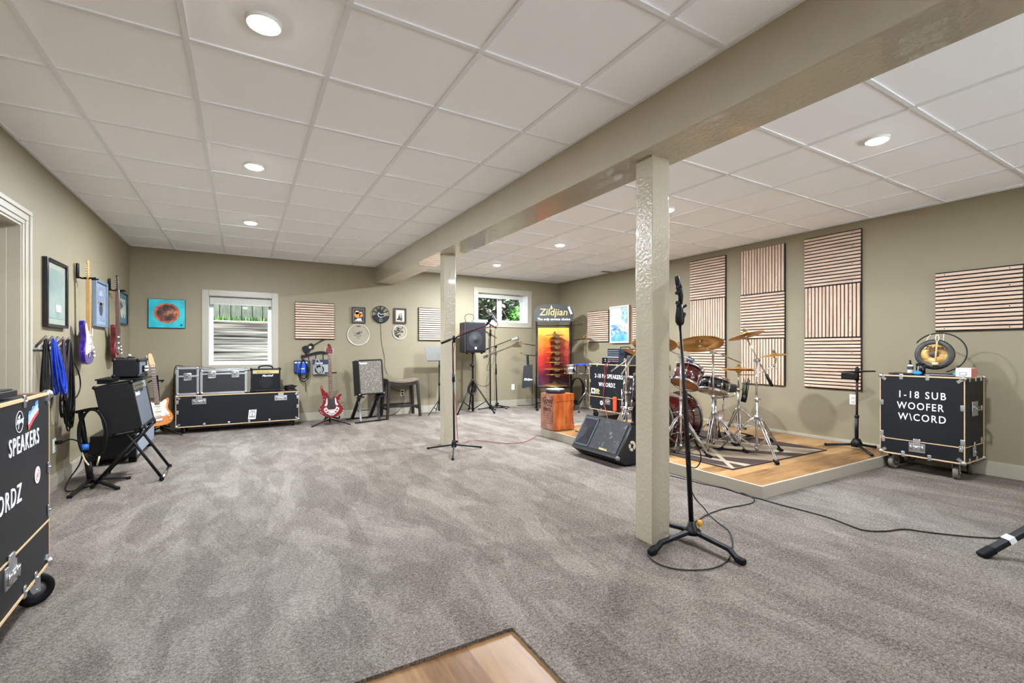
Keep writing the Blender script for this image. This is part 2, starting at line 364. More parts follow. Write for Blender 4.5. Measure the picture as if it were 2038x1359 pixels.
# recessed lamps; those behind the camera are unseen, added for fill light
GLOW = mat('lamp_diffuser', (255, 253, 248), 0.5, emit=25.0)
LAMPS = [(0.083, 0.486, 0.3), (0.083, 2.315, 0.48), (0.083, 4.15, 0.7), (0.083, 6.0, 1.15), (0.083, -1.34, 0.2), (3.755, -0.34, 0.3), (3.755, 1.487, 0.66), (3.77, 3.31, 0.85), (3.755, 5.15, 1.1), (3.72, 6.9, 1.5), (3.755, -2.17, 0.25)]
names = {1: 'round ceiling lamp nearest the camera on the left of the beam', 2: 'round ceiling lamp second from the camera left of the beam', 3: 'round ceiling lamp farthest back left of the beam',
         6: 'round ceiling lamp nearest the camera right of the beam', 7: 'round ceiling lamp just right of the near post', 8: 'round ceiling lamp between the two posts right of the beam', 9: 'round ceiling lamp nearest the small high window',
         0: 'round ceiling lamp just above and behind the camera', 4: 'unseen ceiling lamp over the plank floor, added for fill light', 5: 'unseen ceiling lamp on the right behind the camera, added for fill light', 10: 'unseen ceiling lamp by the added doors, added for fill light'}
for k, (x, y, pw) in enumerate(LAMPS):
    t = thing('ceiling_light', names[k], 'ceiling light', (x, y, CE), group='recessed ceiling lamps')
    b = B(); b.lathe([(0.0635, -0.010), (0.071, -0.009), (0.074, 0.0), (0.074, 0.008), (0.0635, 0.008)], WHITE, 40, closed=True); b.build('trim_ring', t)
    b = B(); b.lathe([(0, -0.026), (0.03, -0.0235), (0.052, -0.0165), (0.064, -0.008), (0.064, 0.006), (0, 0.006)], GLOW, 40); b.build('diffuser', t)
    ld = bpy.data.lights.new('lamp_light', 'AREA'); ld.shape = 'DISK'; ld.size = 0.125; ld.energy = LAMP_W * pw; ld.color = (0.875, 0.97, 1.085)
    lo = bpy.data.objects.new('lamp_light', ld); C.objects.link(lo); lo.location = (0, 0, -0.029); lo.parent = t
b = B(); b.box(5.62, 5.92, 6.40, 6.54, CE - 0.008, CE + 0.004, WHITE)
for k in range(9): b.box(5.64, 5.90, 6.415 + k * 0.0125, 6.419 + k * 0.0125, CE - 0.012, CE - 0.006, mat('vent_grey', (120, 120, 120), 0.5))
tag(b.build('air_vent'), 'white slotted air vent in the ceiling by the right wall', 'air vent')
# ------------------------------------------------------------------ windows
GLASS = bpy.data.materials.new('window_glass'); GLASS.use_nodes = True
_n = GLASS.node_tree.nodes; _l = GLASS.node_tree.links; _n.remove(_n['Principled BSDF'])
_t = _n.new('ShaderNodeBsdfTransparent'); _g = _n.new('ShaderNodeBsdfGlossy'); _g.inputs['Roughness'].default_value = 0.02; _m = _n.new('ShaderNodeMixShader'); _f = _n.new('ShaderNodeFresnel'); _f.inputs[0].default_value = 1.5
_l.new(_f.outputs[0], _m.inputs[0]); _l.new(_t.outputs[0], _m.inputs[1]); _l.new(_g.outputs[0], _m.inputs[2]); _l.new(_m.outputs[0], _n['Material Output'].inputs[0])
BLIND = mat('grey_roller_blind', (186, 184, 172), 0.7)
def window(name, o, cw, label, split):
    x0, x1, z0, z1 = o; DP = 0.22
    b = B(); w = struct(B().box(x0 - cw, x0 + 0.004, YB - 0.018, YB + 0.01, z0 - cw, z1 + cw, TRIM, 0.003).box(x1 - 0.004, x1 + cw, YB - 0.018, YB + 0.01, z0 - cw, z1 + cw, TRIM, 0.003)
        .box(x0 + 0.004, x1 - 0.004, YB - 0.0175, YB + 0.01, z1 - 0.004, z1 + cw, TRIM, 0.003).box(x0 + 0.004, x1 - 0.004, YB - 0.0175, YB + 0.01, z0 - cw, z0 + 0.004, TRIM, 0.003).build(name), label)
    b.box(x0 - 0.03, x0 + 0.006, YB, YB + DP, z0 - 0.03, z1 + 0.03, WHITE); b.box(x1 - 0.006, x1 + 0.03, YB, YB + DP, z0 - 0.03, z1 + 0.03, WHITE)
    b.box(x0 + 0.006, x1 - 0.006, YB, YB + DP, z0 - 0.03, z0 + 0.006, WHITE); b.box(x0 + 0.006, x1 - 0.006, YB, YB + DP, z1 - 0.006, z1 + 0.03, WHITE); b.build('reveal', w)
    b = B(); f = 0.055; y0, y1 = YB + DP - 0.05, YB + DP
    b.box(x0, x0 + f, y0, y1, z0, z1, WHITE, 0.004); b.box(x1 - f, x1, y0, y1, z0, z1, WHITE, 0.004); b.box(x0 + f, x1 - f, y0 + 0.001, y1, z0, z0 + f, WHITE, 0.003); b.box(x0 + f, x1 - f, y0 + 0.001, y1, z1 - f, z1, WHITE, 0.003)
    if split: xm = (x0 + x1) / 2; b.box(xm - 0.03, xm + 0.05, y0 - 0.008, y1 - 0.002, z0 + 0.003, z1 - 0.003, WHITE, 0.004); b.box(xm - 0.012, xm + 0.002, y0 - 0.018, y0 - 0.006, z0 + 0.2, z0 + 0.27, STEEL, 0.002)
    else: b.box(x1 - f + 0.005, x1 - f + 0.02, y0 - 0.012, y0, z0 + 0.2, z0 + 0.29, STEEL, 0.002)
    b.build('sash', w)
    b = B(); b.box(x0 + f - 0.01, x1 - f + 0.01, YB + DP - 0.022, YB + DP - 0.018, z0 + f - 0.01, z1 - f + 0.01, GLASS); b.build('pane', w)
    b = B(); h = 0.085 if not split else 0.05
    b.cyl((x0 + 0.012, YB + 0.075, z1 - 0.035), (x1 - 0.012 - (0.12 if split else 0), YB + 0.075, z1 - 0.035), 0.026, BLIND); b.box(x0 + 0.015, x1 - 0.015 - (0.12 if split else 0), YB + 0.048, YB + 0.052, z1 - 0.035 - h, z1 - 0.03, BLIND)
    b.box(x0 + 0.015, x1 - 0.015 - (0.12 if split else 0), YB + 0.043, YB + 0.057, z1 - 0.045 - h, z1 - 0.03 - h, WHITE, 0.003); b.build('roller_blind', w)
window('window_1', W1, 0.082, 'white framed window over the long black case, window well outside', False)
window('window_2', W2, 0.096, 'small high sliding window with foliage outside', True)
# ------------------------------------------------------------------ outside the windows
STONE = ramp_mat('timber_well', ((0.36, (70, 72, 72)), (0.5, (160, 162, 160)), (0.66, (226, 226, 222))), 5, 0.8, (0.25, 1, 9), 4, 0.15)
b = B(); GZ = 1.66
for k in range(9):
    z = GZ - 0.02 - k * 0.135; yy = 9.12 + 0.012 * math.sin(k * 2.1)
    b.box(-1.3, 1.3, yy, yy + 0.12, z - 0.13, z, STONE, 0.012)
    for sx in (-1.3, 1.3): b.box(sx - 0.06, sx + 0.06, YB + T + 0.06, yy + 0.1, z - 0.13, z, STONE, 0.012)
b.box(-1.34, 1.34, 9.21, 9.24, 0.3, GZ - 0.05, mat('well_shadow_gap', (58, 58, 56), .9)); struct(b.build('window_well'), 'weathered grey timber window well outside the large window')
b = B(); b.box(-1.4, 1.4, YB + T + 0.01, 9.2, 0.3, 0.45, mat('well_gravel', (140, 138, 132), 0.9, var=0.4, scale=60)); struct(b.build('well_floor'))
GRASS = mat('lawn_green', (44, 84, 14), 0.8, var=0.35, scale=25)
b = B(); b.box(-7, 12, 9.26, 16, GZ - 0.3, GZ - 0.02, GRASS); b.box(-7, -1.4, YB + 0.4, 9.3, GZ - 0.3, GZ - 0.02, GRASS); b.box(1.4, 12, YB + 0.4, 9.3, GZ - 0.42, GZ - 0.32, GRASS); struct(b.build('garden_ground'))
b = B(); rg = random.Random(5)
for k in range(2600):
    x, y = rg.uniform(-1.5, 1.7), rg.uniform(9.28, 10.6); h = rg.uniform(0.04, 0.10); a = rg.uniform(0, 3.1); dx, dy = math.cos(a) * 0.006, math.sin(a) * 0.006; lx = rg.uniform(-0.03, 0.03)
    b.quad([(x - dx, y - dy, GZ - 0.03), (x + dx, y + dy, GZ - 0.03), (x + dx * 0.2 + lx, y + dy * 0.2, GZ + h), (x - dx * 0.2 + lx, y - dy * 0.2, GZ + h)], GRASS)
o = b.build('lawn_grass'); tag(o, 'bright green grass at the rim of the window well', 'grass', kind='stuff')
FEN = ramp_mat('fence_grey', ((0.35, (140, 138, 142)), (0.65, (176, 174, 180))), 6, 0.8, (6, 1, 0.6))
fn = thing('garden_fence', 'grey vertical board fence beyond the lawn outside the large window', 'fence', (0, 11.6, GZ - 0.03))
b = B()
for k in range(46): x = -4.2 + k * 0.2; b.box(x, x + 0.185, 0, 0.025, 0, 1.75, FEN)
b.build('board_panel', fn)
b = B(); b.box(-4.2, 5, 0.026, 0.03, 0, 1.75, mat('fence_backing', (70, 70, 72), .9)); b.box(-4.2, 5, 0.03, 0.08, 0.3, 0.4, FEN); b.box(-4.2, 5, 0.03, 0.08, 1.3, 1.4, FEN); b.build('rail', fn)  # dark backing sheet added behind the boards so their gaps show dark
b = B(); b.box(0.62, 0.78, -0.09, 0, 0.0, 0.26, mat('utility_box_white', (205, 205, 205), 0.6), 0.01); tag(b.build('utility_box', None), 'small pale utility box at the foot of the garden fence', 'box').location = (0, 11.6, GZ - 0.03)
LEAFS = [mat('leaf_grey_green', (52, 66, 48), 0.7, var=0.2), mat('leaf_dark', (40, 56, 38), 0.7, var=0.2), mat('leaf_pale', (100, 114, 94), 0.7, var=0.2)]
BRIGHT = [mat('leaf_bright', (58, 128, 22), 0.6, var=0.2), mat('leaf_mid', (38, 98, 18), 0.6, var=0.2)]
def foliage(name, cx, cy, cz, sx, sy, sz, n, mats, size, label):
    b = B(); rg = random.Random(hash(name) % 1 + n)
    for k in range(n):
        while True:
            p = Vector((rg.uniform(-1, 1), rg.uniform(-1, 1), rg.uniform(-1, 1)))
            if p.length < 1: break
        c = Vector((cx + p.x * sx, cy + p.y * sy, cz + p.z * sz)); d = Vector((rg.uniform(-1, 1), rg.uniform(-0.6, 0.6), rg.uniform(-0.6, 1))).normalized(); w = d.orthogonal().normalized(); L = size * rg.uniform(0.6, 1.4)
        b.quad([c, c + d * L * 0.5 + w * L * 0.2, c + d * L, c + d * L * 0.5 - w * L * 0.2], rg.choice(mats))
    t = thing(name, label, 'shrub', (cx, cy, cz - sz)); b.build('leaves', t, world=True)
    s = B()
    for k in range(5): s.tube([(cx + 0.05 * k - 0.1, cy, cz - sz - 0.05), (cx + 0.2 * k - 0.4, cy + 0.05, cz), (cx + (0.2 * k - 0.4) * 1.4, cy, cz + sz * 0.6)], [0.02, 0.012, 0.005], mat('bark', (92, 76, 60), 0.9), 6)
    s.build('stem', t, world=True)
foliage('garden_hedge', 4.8, 11.2, 2.1, 3.4, 0.6, 1.5, 9000, [LEAFS[0], LEAFS[2]], 0.22, 'dark green hedge far back outside the small high window')
foliage('garden_shrub', 4.6, 10.1, 2.0, 2.4, 0.7, 1.1, 7500, LEAFS, 0.15, 'grey green leafy shrub filling the small high window')
foliage('garden_shrub', 5.75, 9.3, 1.82, 0.42, 0.22, 0.36, 800, BRIGHT, 0.13, 'bright green leafy shrub low in the right pane of the small window')
# unseen garden doors and terrace added behind the camera to bring in daylight
gd = struct(B().box(GX0, GX0 + 0.07, YN - 0.1, YN - 0.04, -0.01, GZ1, WHITE).box(GX1 - 0.07, GX1, YN - 0.1, YN - 0.04, -0.01, GZ1, WHITE).box(GX0, GX1, YN - 0.1, YN - 0.04, GZ1 - 0.07, GZ1, WHITE).box(3.05, 3.15, YN - 0.1, YN - 0.04, -0.01, GZ1, WHITE).build('added_doors'), 'unseen white framed garden doors added to let in daylight')
b = B(); b.box(GX0 + 0.06, GX1 - 0.06, YN - 0.075, YN - 0.07, 0, GZ1 - 0.06, GLASS); b.build('pane', gd)
b = B(); b.box(-8, 14, YN - 14, YN - T, -0.2, -0.06, mat('bounce_concrete', (206, 214, 222), 0.9, var=0.06, scale=3)); struct(b.build('bounce_terrace'))  # unseen paving added to bounce sunlight up to the ceiling
# ================================================================== builders shared by several things
HALF = math.pi / 2
def framed(name, label, cat, loc, rz, w, h, fw, fm, mats, d=0.03, matte=None, mw=0.0, extra=None, group=None):
    """flat picture in a moulded frame; local x right, z up, wall at y=0"""
    t = thing(name, label, cat, loc, rz, group); b = B()
    for x0, x1, z0, z1 in ((-w / 2, -w / 2 + fw, -h / 2, h / 2), (w / 2 - fw, w / 2, -h / 2, h / 2), (-w / 2 + fw, w / 2 - fw, h / 2 - fw, h / 2), (-w / 2 + fw, w / 2 - fw, -h / 2, -h / 2 + fw)):
        b.box(x0, x1, -d, -0.001, z0, z1, fm, 0.003)
    b.build('frame', t)
    iw, ih = w / 2 - fw + 0.001, h / 2 - fw + 0.001
    if matte: b = B(); b.box(-iw, iw, -d * 0.5, -0.002, -ih, ih, matte); b.build('mount', t); iw -= mw; ih -= mw
    b = B(); b.box(-iw, iw, -d * 0.5 - 0.002, -d * 0.5 + 0.001, -ih, ih, mats); 
    if extra: extra(b, -d * 0.5 - 0.003, iw, ih)
    b.build('print', t); return t
def clip(b, x, y, z, m=STEEL, w=0.022, h=0.05, n=(0, -1, 0)): b.cbox((x, y, z), (w, 0.006, h), m, 0.002)
def latch(t, x, z, w=0.12, h=0.085, name='latch'):
    b = B(); b.box(x - w / 2, x + w / 2, -0.006, 0.002, z - h, z, STEEL, 0.002); b.box(x - w * 0.22, x + w * 0.22, -0.010, 0, z - h * 0.25, z + h * 0.45, STEEL, 0.003)
    for s in (-1, 1): b.cyl((x + s * w * 0.36, -0.010, z - h * 0.22), (x + s * w * 0.36, -0.010, z - h * 0.78), 0.010, CHROME, seg=10)
    b.box(x - w * 0.24, x + w * 0.24, -0.014, -0.002, z - h * 0.72, z - h * 0.3, STEEL, 0.004); b.sph((x, -0.014, z - h * 0.5), 0.012, STEEL, (1, 0.5, 1)); b.build(name, t)
def caster(t, x, y, zb, r=0.045, w=0.03, rot=0.0, rear=0.02, wm=None):
    """wheel with its fork, under a plate at height zb"""
    M = Matrix.Translation((x, y, 0)) @ Matrix.Rotation(rot, 4, 'Z'); b = B(M)
    b.box(-0.035, 0.035, -0.03, 0.03, zb - 0.006, zb, STEEL)
    for s in (-1, 1): b.prism([(-0.028, zb - 0.006), (0.024, zb - 0.006), (rear + 0.014, r - 0.006), (rear - 0.012, r - 0.012), (rear - 0.02, r + 0.002)], s * (w / 2 + 0.004) - 0.0015, s * (w / 2 + 0.004) + 0.0015, STEEL)
    b.cyl((rear, -w / 2 - 0.009, r), (rear, w / 2 + 0.009, r), 0.008, STEEL, seg=10)
    o = b.build('caster', t)
    b = B(M); b.lathe([(r * 0.55, -w / 2), (r * 0.9, -w / 2), (r, -w / 2 + 0.006), (r, w / 2 - 0.006), (r * 0.9, w / 2), (r * 0.55, w / 2)], wm or RUBBER, 28, (rear, 0, r), (0, 1, 0), closed=True)
    b.lathe([(0, -w / 2 + 0.004), (r * 0.56, -w / 2 + 0.004), (r * 0.56, w / 2 - 0.004), (0, w / 2 - 0.004)], mat('grey_wheel_hub', (92, 92, 96), 0.5), 24, (rear, 0, r), (0, 1, 0)); b.build('wheel', o)
def road_case(name, label, loc, rz, w, h, d, z0, seam=None, clips=(), side_clips=(), ballr=0.02, latches=(), wheels=(0.05, 0.034), lidz=None):
    """plywood equipment case: local x right along the face, face at y=0, box from z0 to z0+h"""
    t = thing(name, label, 'road case', loc, rz); e = 0.012; z1 = z0 + h
    b = B(); b.box(0.002, w - 0.002, 0.0, d, z0 + 0.002, z1 - 0.002, LAM); b.build('body', t)
    b = B()
    for x in (0, w): b.box(x - 0.003, x + 0.003, -0.002, 0.012, z0, z1, PLY); b.box(x - 0.003, x + 0.003, d - 0.012, d + 0.002, z0, z1, PLY)
    for z in (z0, z1): b.box(0, w, -0.003, 0.010, z - e / 2, z + e / 2, PLY); b.box(0, w, d - 0.01, d + 0.002, z - e / 2, z + e / 2, PLY); [b.box(x - 0.003, x + 0.003, 0, d, z - e / 2, z + e / 2, PLY) for x in (0, w)]
    b.build('edge_strip', t)
    if seam:
        b = B(); b.box(0, w, -0.0025, 0.004, seam - 0.004, seam + 0.004, PLY); [b.box(x - 0.0025, x + 0.0025, 0, d, seam - 0.003, seam + 0.003, PLY) for x in (0, w)]; b.build('lid_seam', t)
    for x in (0, w):
        for z in (z0, z1):
            for y in (0, d):
                b = B(); sx, sz, sy = (1 if x == 0 else -1), (1 if z == z0 else -1), (1 if y == 0 else -1)
                b.sph((x + sx * 0.004, y + sy * 0.004, z + sz * 0.004), ballr, STEEL)
                b.bar((x + sx * 0.01, y - sy * 0.003, z + sz * 0.012), (x + sx * 0.045, y - sy * 0.003, z + sz * 0.04), 0.026, 0.005, STEEL, (0, 1, 0))
                b.build('corner_bracket', t)
    for x, z in clips:
        b = B(); b.box(x - 0.014, x + 0.014, -0.006, 0.002, z - 0.026, z + 0.026, STEEL, 0.004); b.sph((x, -0.006, z), 0.006, STEEL)
        b.build('edge_clip', t)
    for sx, y, z in side_clips:
        b = B(); X = 0 if sx == 0 else w; b.box(X - 0.005, X + 0.005, y - 0.013, y + 0.013, z - 0.024, z + 0.024, STEEL, 0.003); b.build('edge_clip', t)
    for x, z in latches: latch(t, x, z)
    if wheels:
        r, ww = wheels
        for x in (0.07, w - 0.07):
            for y in (0.06, d - 0.06): caster(t, x, y, z0 - 0.004, r, ww, R.uniform(0.9, 2.2))
    return t
def lettering(t, lines, name='lettering', m=None):
    for body, size, x, z, kw in lines: B().text(body, size, m or LETTER, (x, -0.0025, z), (1, 0, 0), (0, 0, 1), 0.0012, **kw).build(name, t)
# ================================================================== left wall
BLKF = mat('black_gloss_frame', (26, 24, 28), 0.25, var=0.1)
def card(b, y, iw, ih): b.box(-iw * 0.1, iw * 0.55, y - 0.003, y, -ih * 0.72, -ih * 0.42, mat('pale_card', (196, 200, 192), 0.5))
framed('framed_picture', 'black framed pale green print with a small card, nearest the door', 'picture', (XL, 5.185, 1.605), HALF, 0.50, 0.545, 0.024, BLKF,
       ramp_mat('faded_green_print', ((0.3, (108, 128, 124)), (0.5, (130, 144, 136)), (0.7, (146, 152, 140))), 6, 0.35), 0.035, mat('sage_mount', (138, 142, 126), 0.6), 0.05, card)
def arch(b, y, iw, ih):
    b.prism([(iw * 0.5 * math.cos(a), ih * 0.45 + ih * 0.35 * math.sin(a)) for a in [math.pi * k / 12 for k in range(13)]], y - 0.001, y, mat('print_grey', (150, 160, 172), 0.5))
    b.box(-iw * 0.6, iw * 0.6, y - 0.001, y, -ih * 0.05, ih * 0.1, mat('print_brown', (132, 104, 84), 0.5)); b.prism(circ(iw * 0.4, 16, (0, -ih * 0.3)), y - 0.001, y, mat('print_dark', (58, 62, 70), 0.5))
framed('framed_picture', 'blue framed tall print behind the purple guitar', 'picture', (XL, 6.575, 1.645), HALF, 0.49, 0.50, 0.03, mat('pale_blue_frame', (112, 126, 142), 0.35),
       ramp_mat('blue_grey_print', ((0.3, (112, 124, 144)), (0.6, (138, 148, 164))), 7, 0.35), 0.035, mat('blue_mount', (134, 146, 162), 0.6), 0.035, arch)
framed('framed_picture', 'dark framed print with a teal mount behind the dark red guitar', 'picture', (XL, 7.67, 1.68), HALF, 0.49, 0.41, 0.016, BLKF,
       ramp_mat('sketch_print', ((0.42, (70, 74, 72)), (0.5, (190, 194, 180)), (0.7, (206, 208, 194))), 9, 0.35), 0.03, mat('teal_mount', (74, 116, 130), 0.6), 0.07)
# ---- electric guitars: local x right, z up the neck, strings towards -y
ROSE = mat('rosewood', (98, 62, 44), 0.5, var=0.2, scale=40, stretch=(6, 6, 1)); MAPLE = mat('maple_neck', (206, 160, 98), 0.35, var=0.1, scale=20)
CREAM = mat('cream_pickguard', (232, 224, 206), 0.35); STRING = mat('steel_string', (200, 200, 200), 0.3, 1.0)
def guitar(name, label, loc, rot, body, neckm, fretm, guard, headm, style='double_horn', L=0.98, bass=False):
    t = thing(name, label, 'guitar', loc); t.rotation_euler = rot
    if style == 'double_horn':
        out = smooth2([(0, 0), (-.10, .014), (-.152, .075), (-.155, .14), (-.125, .21), (-.122, .27), (-.142, .33), (-.152, .385), (-.135, .412), (-.10, .385), (-.062, .335), (-.03, .325), (.03, .325), (.055, .322), (.085, .345), (.115, .362), (.135, .345), (.128, .30), (.112, .25), (.118, .20), (.15, .14), (.155, .08), (.11, .018)], 4)
        zs, ze = 0.30, 0.80
    else:
        out = smooth2([(0, 0.0), (-.07, .018), (-.14, .06), (-.178, .115), (-.165, .165), (-.125, .215), (-.112, .27), (-.124, .34), (-.14, .43), (-.143, .485), (-.125, .495), (-.108, .455), (-.075, .405), (-.045, .375), (-.03, .33), (.03, .33), (.05, .315), (.09, .318), (.125, .35), (.15, .352), (.155, .335), (.135, .29), (.115, .25), (.128, .205), (.165, .16), (.178, .115), (.14, .055), (.07, .016)], 4)
        zs, ze = 0.30, 0.975
    b = B(); b.prism(out, 0.0, 0.043, body, 0.007); b.build('body', t)
    if guard:
        g = [(x * 0.80 - 0.004, 0.03 + z * 0.87) for x, z in out if z > 0.06 and not (x > 0.02 and z < 0.12)] if style == 'double_horn' else None
        if g: b = B(); b.prism(g, -0.003, 0.0, guard); b.build('pickguard', t)
    b = B(); b.prism([(-.028, zs), (.028, zs), (.022, ze), (-.022, ze)], -0.004, 0.018, neckm, 0.003); b.build('neck', t)
    b = B(); b.prism([(-.0275, zs - 0.01), (.0275, zs - 0.01), (.0215, ze), (-.0215, ze)], -0.010, -0.004, fretm)
    nf = 20
    for k in range(nf): z = zs + (ze - zs) * (1 - 2 ** (-(k) / 12)) / (1 - 2 ** (-nf / 12)); z = ze - (z - zs); b.box(-0.024, 0.024, -0.0115, -0.0095, z - 0.0012, z + 0.0012, STEEL)
    for k in (3, 5, 7, 9, 12, 15): z = ze - (ze - zs) * (1 - 2 ** (-(k - 0.5) / 12)) / (1 - 2 ** (-nf / 12)); b.prism(circ(0.004, 8, (0, z)), -0.0108, -0.01, CREAM if neckm is not MAPLE else BLACK)
    b.build('fretboard', t)
    b = B()
    hs = [(-.022, ze), (.022, ze), (.03, ze + .03), (.026, ze + .06), (.012, ze + .15), (-.004, ze + .18), (-.03, ze + .17), (-.036, ze + .14), (-.034, ze + .05)] if not bass else [(-.024, ze), (.024, ze), (.045, ze + .04), (.04, ze + .08), (.028, ze + .12), (.015, ze + .15), (-.015, ze + .16), (-.028, ze + .12), (-.04, ze + .08), (-.045, ze + .04)]
    b.prism(smooth2(hs, 3), -0.002, 0.012, headm, 0.003); b.build('headstock', t)
    tun = [(-1, ze + .035 + k * .023) for k in range(6)] if not bass else [(-1, ze + .04), (-1, ze + .075), (-1, ze + .11), (1, ze + .04), (1, ze + .075)]
    for s, z in tun:
        b = B(); b.cyl((s * 0.016, -0.012, z), (s * 0.016, 0.0, z), 0.004, STEEL, seg=8); b.cyl((s * 0.02, 0.008, z), (s * 0.05, 0.008, z), 0.0025, STEEL, seg=6); b.cbox((s * (0.058 if bass else 0.05), 0.008, z), (0.014, 0.008, 0.016 if bass else 0.011), STEEL, 0.003); b.build('tuning_peg', t)
    if style == 'double_horn':
        for z in (0.14, 0.20, 0.27): b = B(); b.cbox((0, -0.006, z), (0.075, 0.012, 0.018), CREAM, 0.004); b.build('pickup', t)
        for x, z in ((.085, .155), (.105, .115), (.12, .075)): b = B(); b.lathe([(0, 0.014), (.009, .014), (.011, 0), (0, 0)], CREAM, 14, (x, -0.001, z), (0, -1, 0)); b.build('control_knob', t)
    else:
        b = B(); b.box(-.052, .05, -0.009, 0.0, .14, .325, mat('bass_dark_panel', (38, 26, 30), 0.3), 0.004); b.build('pickup', t)
    b = B(); b.cbox((0, -0.007, 0.085), (0.075, 0.014, 0.04), CHROME, 0.004); b.build('bridge', t)
    b = B(); n = 5 if bass else 6
    for k in range(n): x = (k - (n - 1) / 2); b.tube([(x * 0.0095, -0.016, .085), (x * 0.007, -0.014, ze), (x * 0.006, -0.01, ze + .03)], 0.0008, STRING, 4)
    b.build('strings', t); return t
PURPLE = mat('violet_metallic', (64, 32, 150), 0.18, 0.35, var=0.1, coat=1.0); WINE = mat('wine_red_gloss', (92, 10, 20), 0.25, 0.1, var=0.1, coat=0.4)
SUNB = ramp_mat('amber_burst', ((0.3, (178, 92, 16)), (0.6, (214, 128, 26))), 5, 0.3, coat=0.4)
guitar('electric_guitar', 'purple electric guitar hung on the left wall from a black arm', (-1.245, 5.80, 1.012), (0, math.radians(-2), HALF), PURPLE, MAPLE, MAPLE, CREAM, MAPLE)
guitar('electric_guitar', 'dark red electric guitar hung on the left wall above the stacked amplifiers', (-1.245, 6.98, 1.03), (0, math.radians(-3), HALF), WINE, ROSE, ROSE, mat('smoky_guard', (70, 58, 58), 0.3), mat('dark_headstock', (44, 24, 26), 0.3))
for y, z, lab in ((5.80, 1.83, 'black wall arm holding the purple guitar'), (7.02, 1.85, 'black wall arm holding the dark red guitar')):
    t = thing('guitar_hanger', lab, 'guitar hanger', (XL, y, z), HALF, group='guitar wall arms')
    b = B(); b.box(-0.022, 0.022, -0.018, 0, -0.01, 0.13, BLACK, 0.006); b.build('wall_plate', t)
    b = B(); b.tube([(0, -0.012, 0.0), (0, -0.04, -0.008), (0.0, -0.066, -0.008)], 0.008, MATT, 8); b.build('arm', t)
    b = B(); b.tube([(-0.045, -0.15, -0.004), (-0.042, -0.10, -0.008), (-0.036, -0.066, -0.008), (0.036, -0.066, -0.008), (0.042, -0.10, -0.008), (0.045, -0.15, -0.004)], 0.008, RUBBER, 8); b.build('yoke', t)
# ---- cable rack and its coils
t = thing('cable_rack', 'pegged wall rack by the door, hung with cable coils', 'rack', (XL, 5.02, 1.17), HALF)
b = B(); b.box(-0.34, 0.36, -0.018, 0, -0.02, 0.02, mat('grey_rail', (150, 148, 140), 0.5), 0.004); b.build('rail', t)
for x in (-0.28, -0.14, -0.02, 0.11, 0.26): b = B(); b.cyl((x, -0.016, 0), (x + 0.02, -0.075, 0.085), 0.009, mat('peg_brown', (88, 70, 62), 0.5), seg=10); b.build('peg', t)
def coil(name, label, top, dx, drop, width, n, r, m, group=None, ax=(0, 1, 0), out=(1, 0, 0), seed=1, tail=None, cat='cable'):
    """loops of cable hung over one peg; ax runs along the wall, out away from it"""
    rg = random.Random(seed); top = Vector(top); ax, out = Vector(ax), Vector(out); b = B()
    for k in range(n):
        w = width * rg.uniform(0.55, 1.05); h = drop * rg.uniform(0.82, 1.02); o = out * rg.uniform(-0.02, 0.028); sk = dx * rg.uniform(0.8, 1.2); pts = []
        for j in range(14):
            a = 2 * math.pi * j / 14; f = (1 - math.cos(a)) / 2
            pts.append(top + o * (0.3 + f) + ax * (math.sin(a) * w / 2 * (0.25 + 0.75 * f ** 0.7) + sk * f + rg.uniform(-.006, .006)) - Vector((0, 0, h * f)))
        b.tube(pts, r, m, 6, closed=True, sub=3)
    if tail: b.tube(tail, r, m, 6, sub=5)
    o = b.build(name); tag(o, label, cat, group); return o
BLUE = mat('blue_cable', (28, 62, 176), 0.45, var=0.15)
coil('cable_coil', 'bright blue cable bundle hung on the wall rack', (XL + 0.075, 4.90, 1.235), 0.16, 0.44, 0.17, 13, 0.006, BLUE, seed=2)
coil('cable_coil', 'long black cable coil at the right end of the wall rack', (XL + 0.07, 5.29, 1.235), -0.06, 0.76, 0.30, 13, 0.0058, CORD, seed=3, tail=[(XL + 0.06, 5.29, 1.21), (XL + 0.05, 5.45, 1.08), (XL + 0.05, 5.66, 0.93), (XL + 0.05, 5.70, 0.80), (XL + 0.05, 5.56, 0.72), (XL + 0.05, 5.36, 0.74)])
coil('cable_coil', 'thin black cable coil hung beside the blue bundle', (XL + 0.07, 4.76, 1.23), -0.01, 0.55, 0.16, 6, 0.005, CORD, seed=4)
coil('cable_coil', 'short dark purple cable coil on the middle peg of the rack', (XL + 0.07, 5.14, 1.235), 0.0, 0.5, 0.12, 5, 0.0055, mat('plum_cable', (52, 34, 50), 0.5), seed=5)
def outlet(label, loc, rz, group='wall sockets', blank=False):
    t = thing('wall_outlet', label, 'outlet', loc, rz, group); b = B(); b.box(-0.035, 0.035, -0.006, 0, -0.058, 0.058, DIRTYWHITE, 0.003); b.build('plate', t)
    if not blank:
        for z in (-0.022, 0.022):
            b = B(); b.box(-0.017, 0.017, -0.0085, -0.004, z - 0.015, z + 0.015, DIRTYWHITE, 0.003)
            for x in (-0.007, 0.007): b.box(x - 0.0013, x + 0.0013, -0.0092, -0.008, z - 0.006, z + 0.006, BLACK)
            b.build('socket', t)
    return t
outlet('white wall socket low on the left wall with a black plug', (XL, 5.20, 0.36), HALF)
outlet('white wall socket seen through the legs of the stool', (2.482, YB, 0.38), 0)
outlet('blank white wall plate low between the microphone stands and the cymbal display', (4.783, YB, 0.39), 0, blank=True)
outlet('white wall socket under the third slat panel column', (XR, 2.58, 0.59), -HALF)
b = B(); b.cyl((XL + 0.008, 5.20, 0.385), (XL + 0.05, 5.20, 0.385), 0.015, RUBBER)
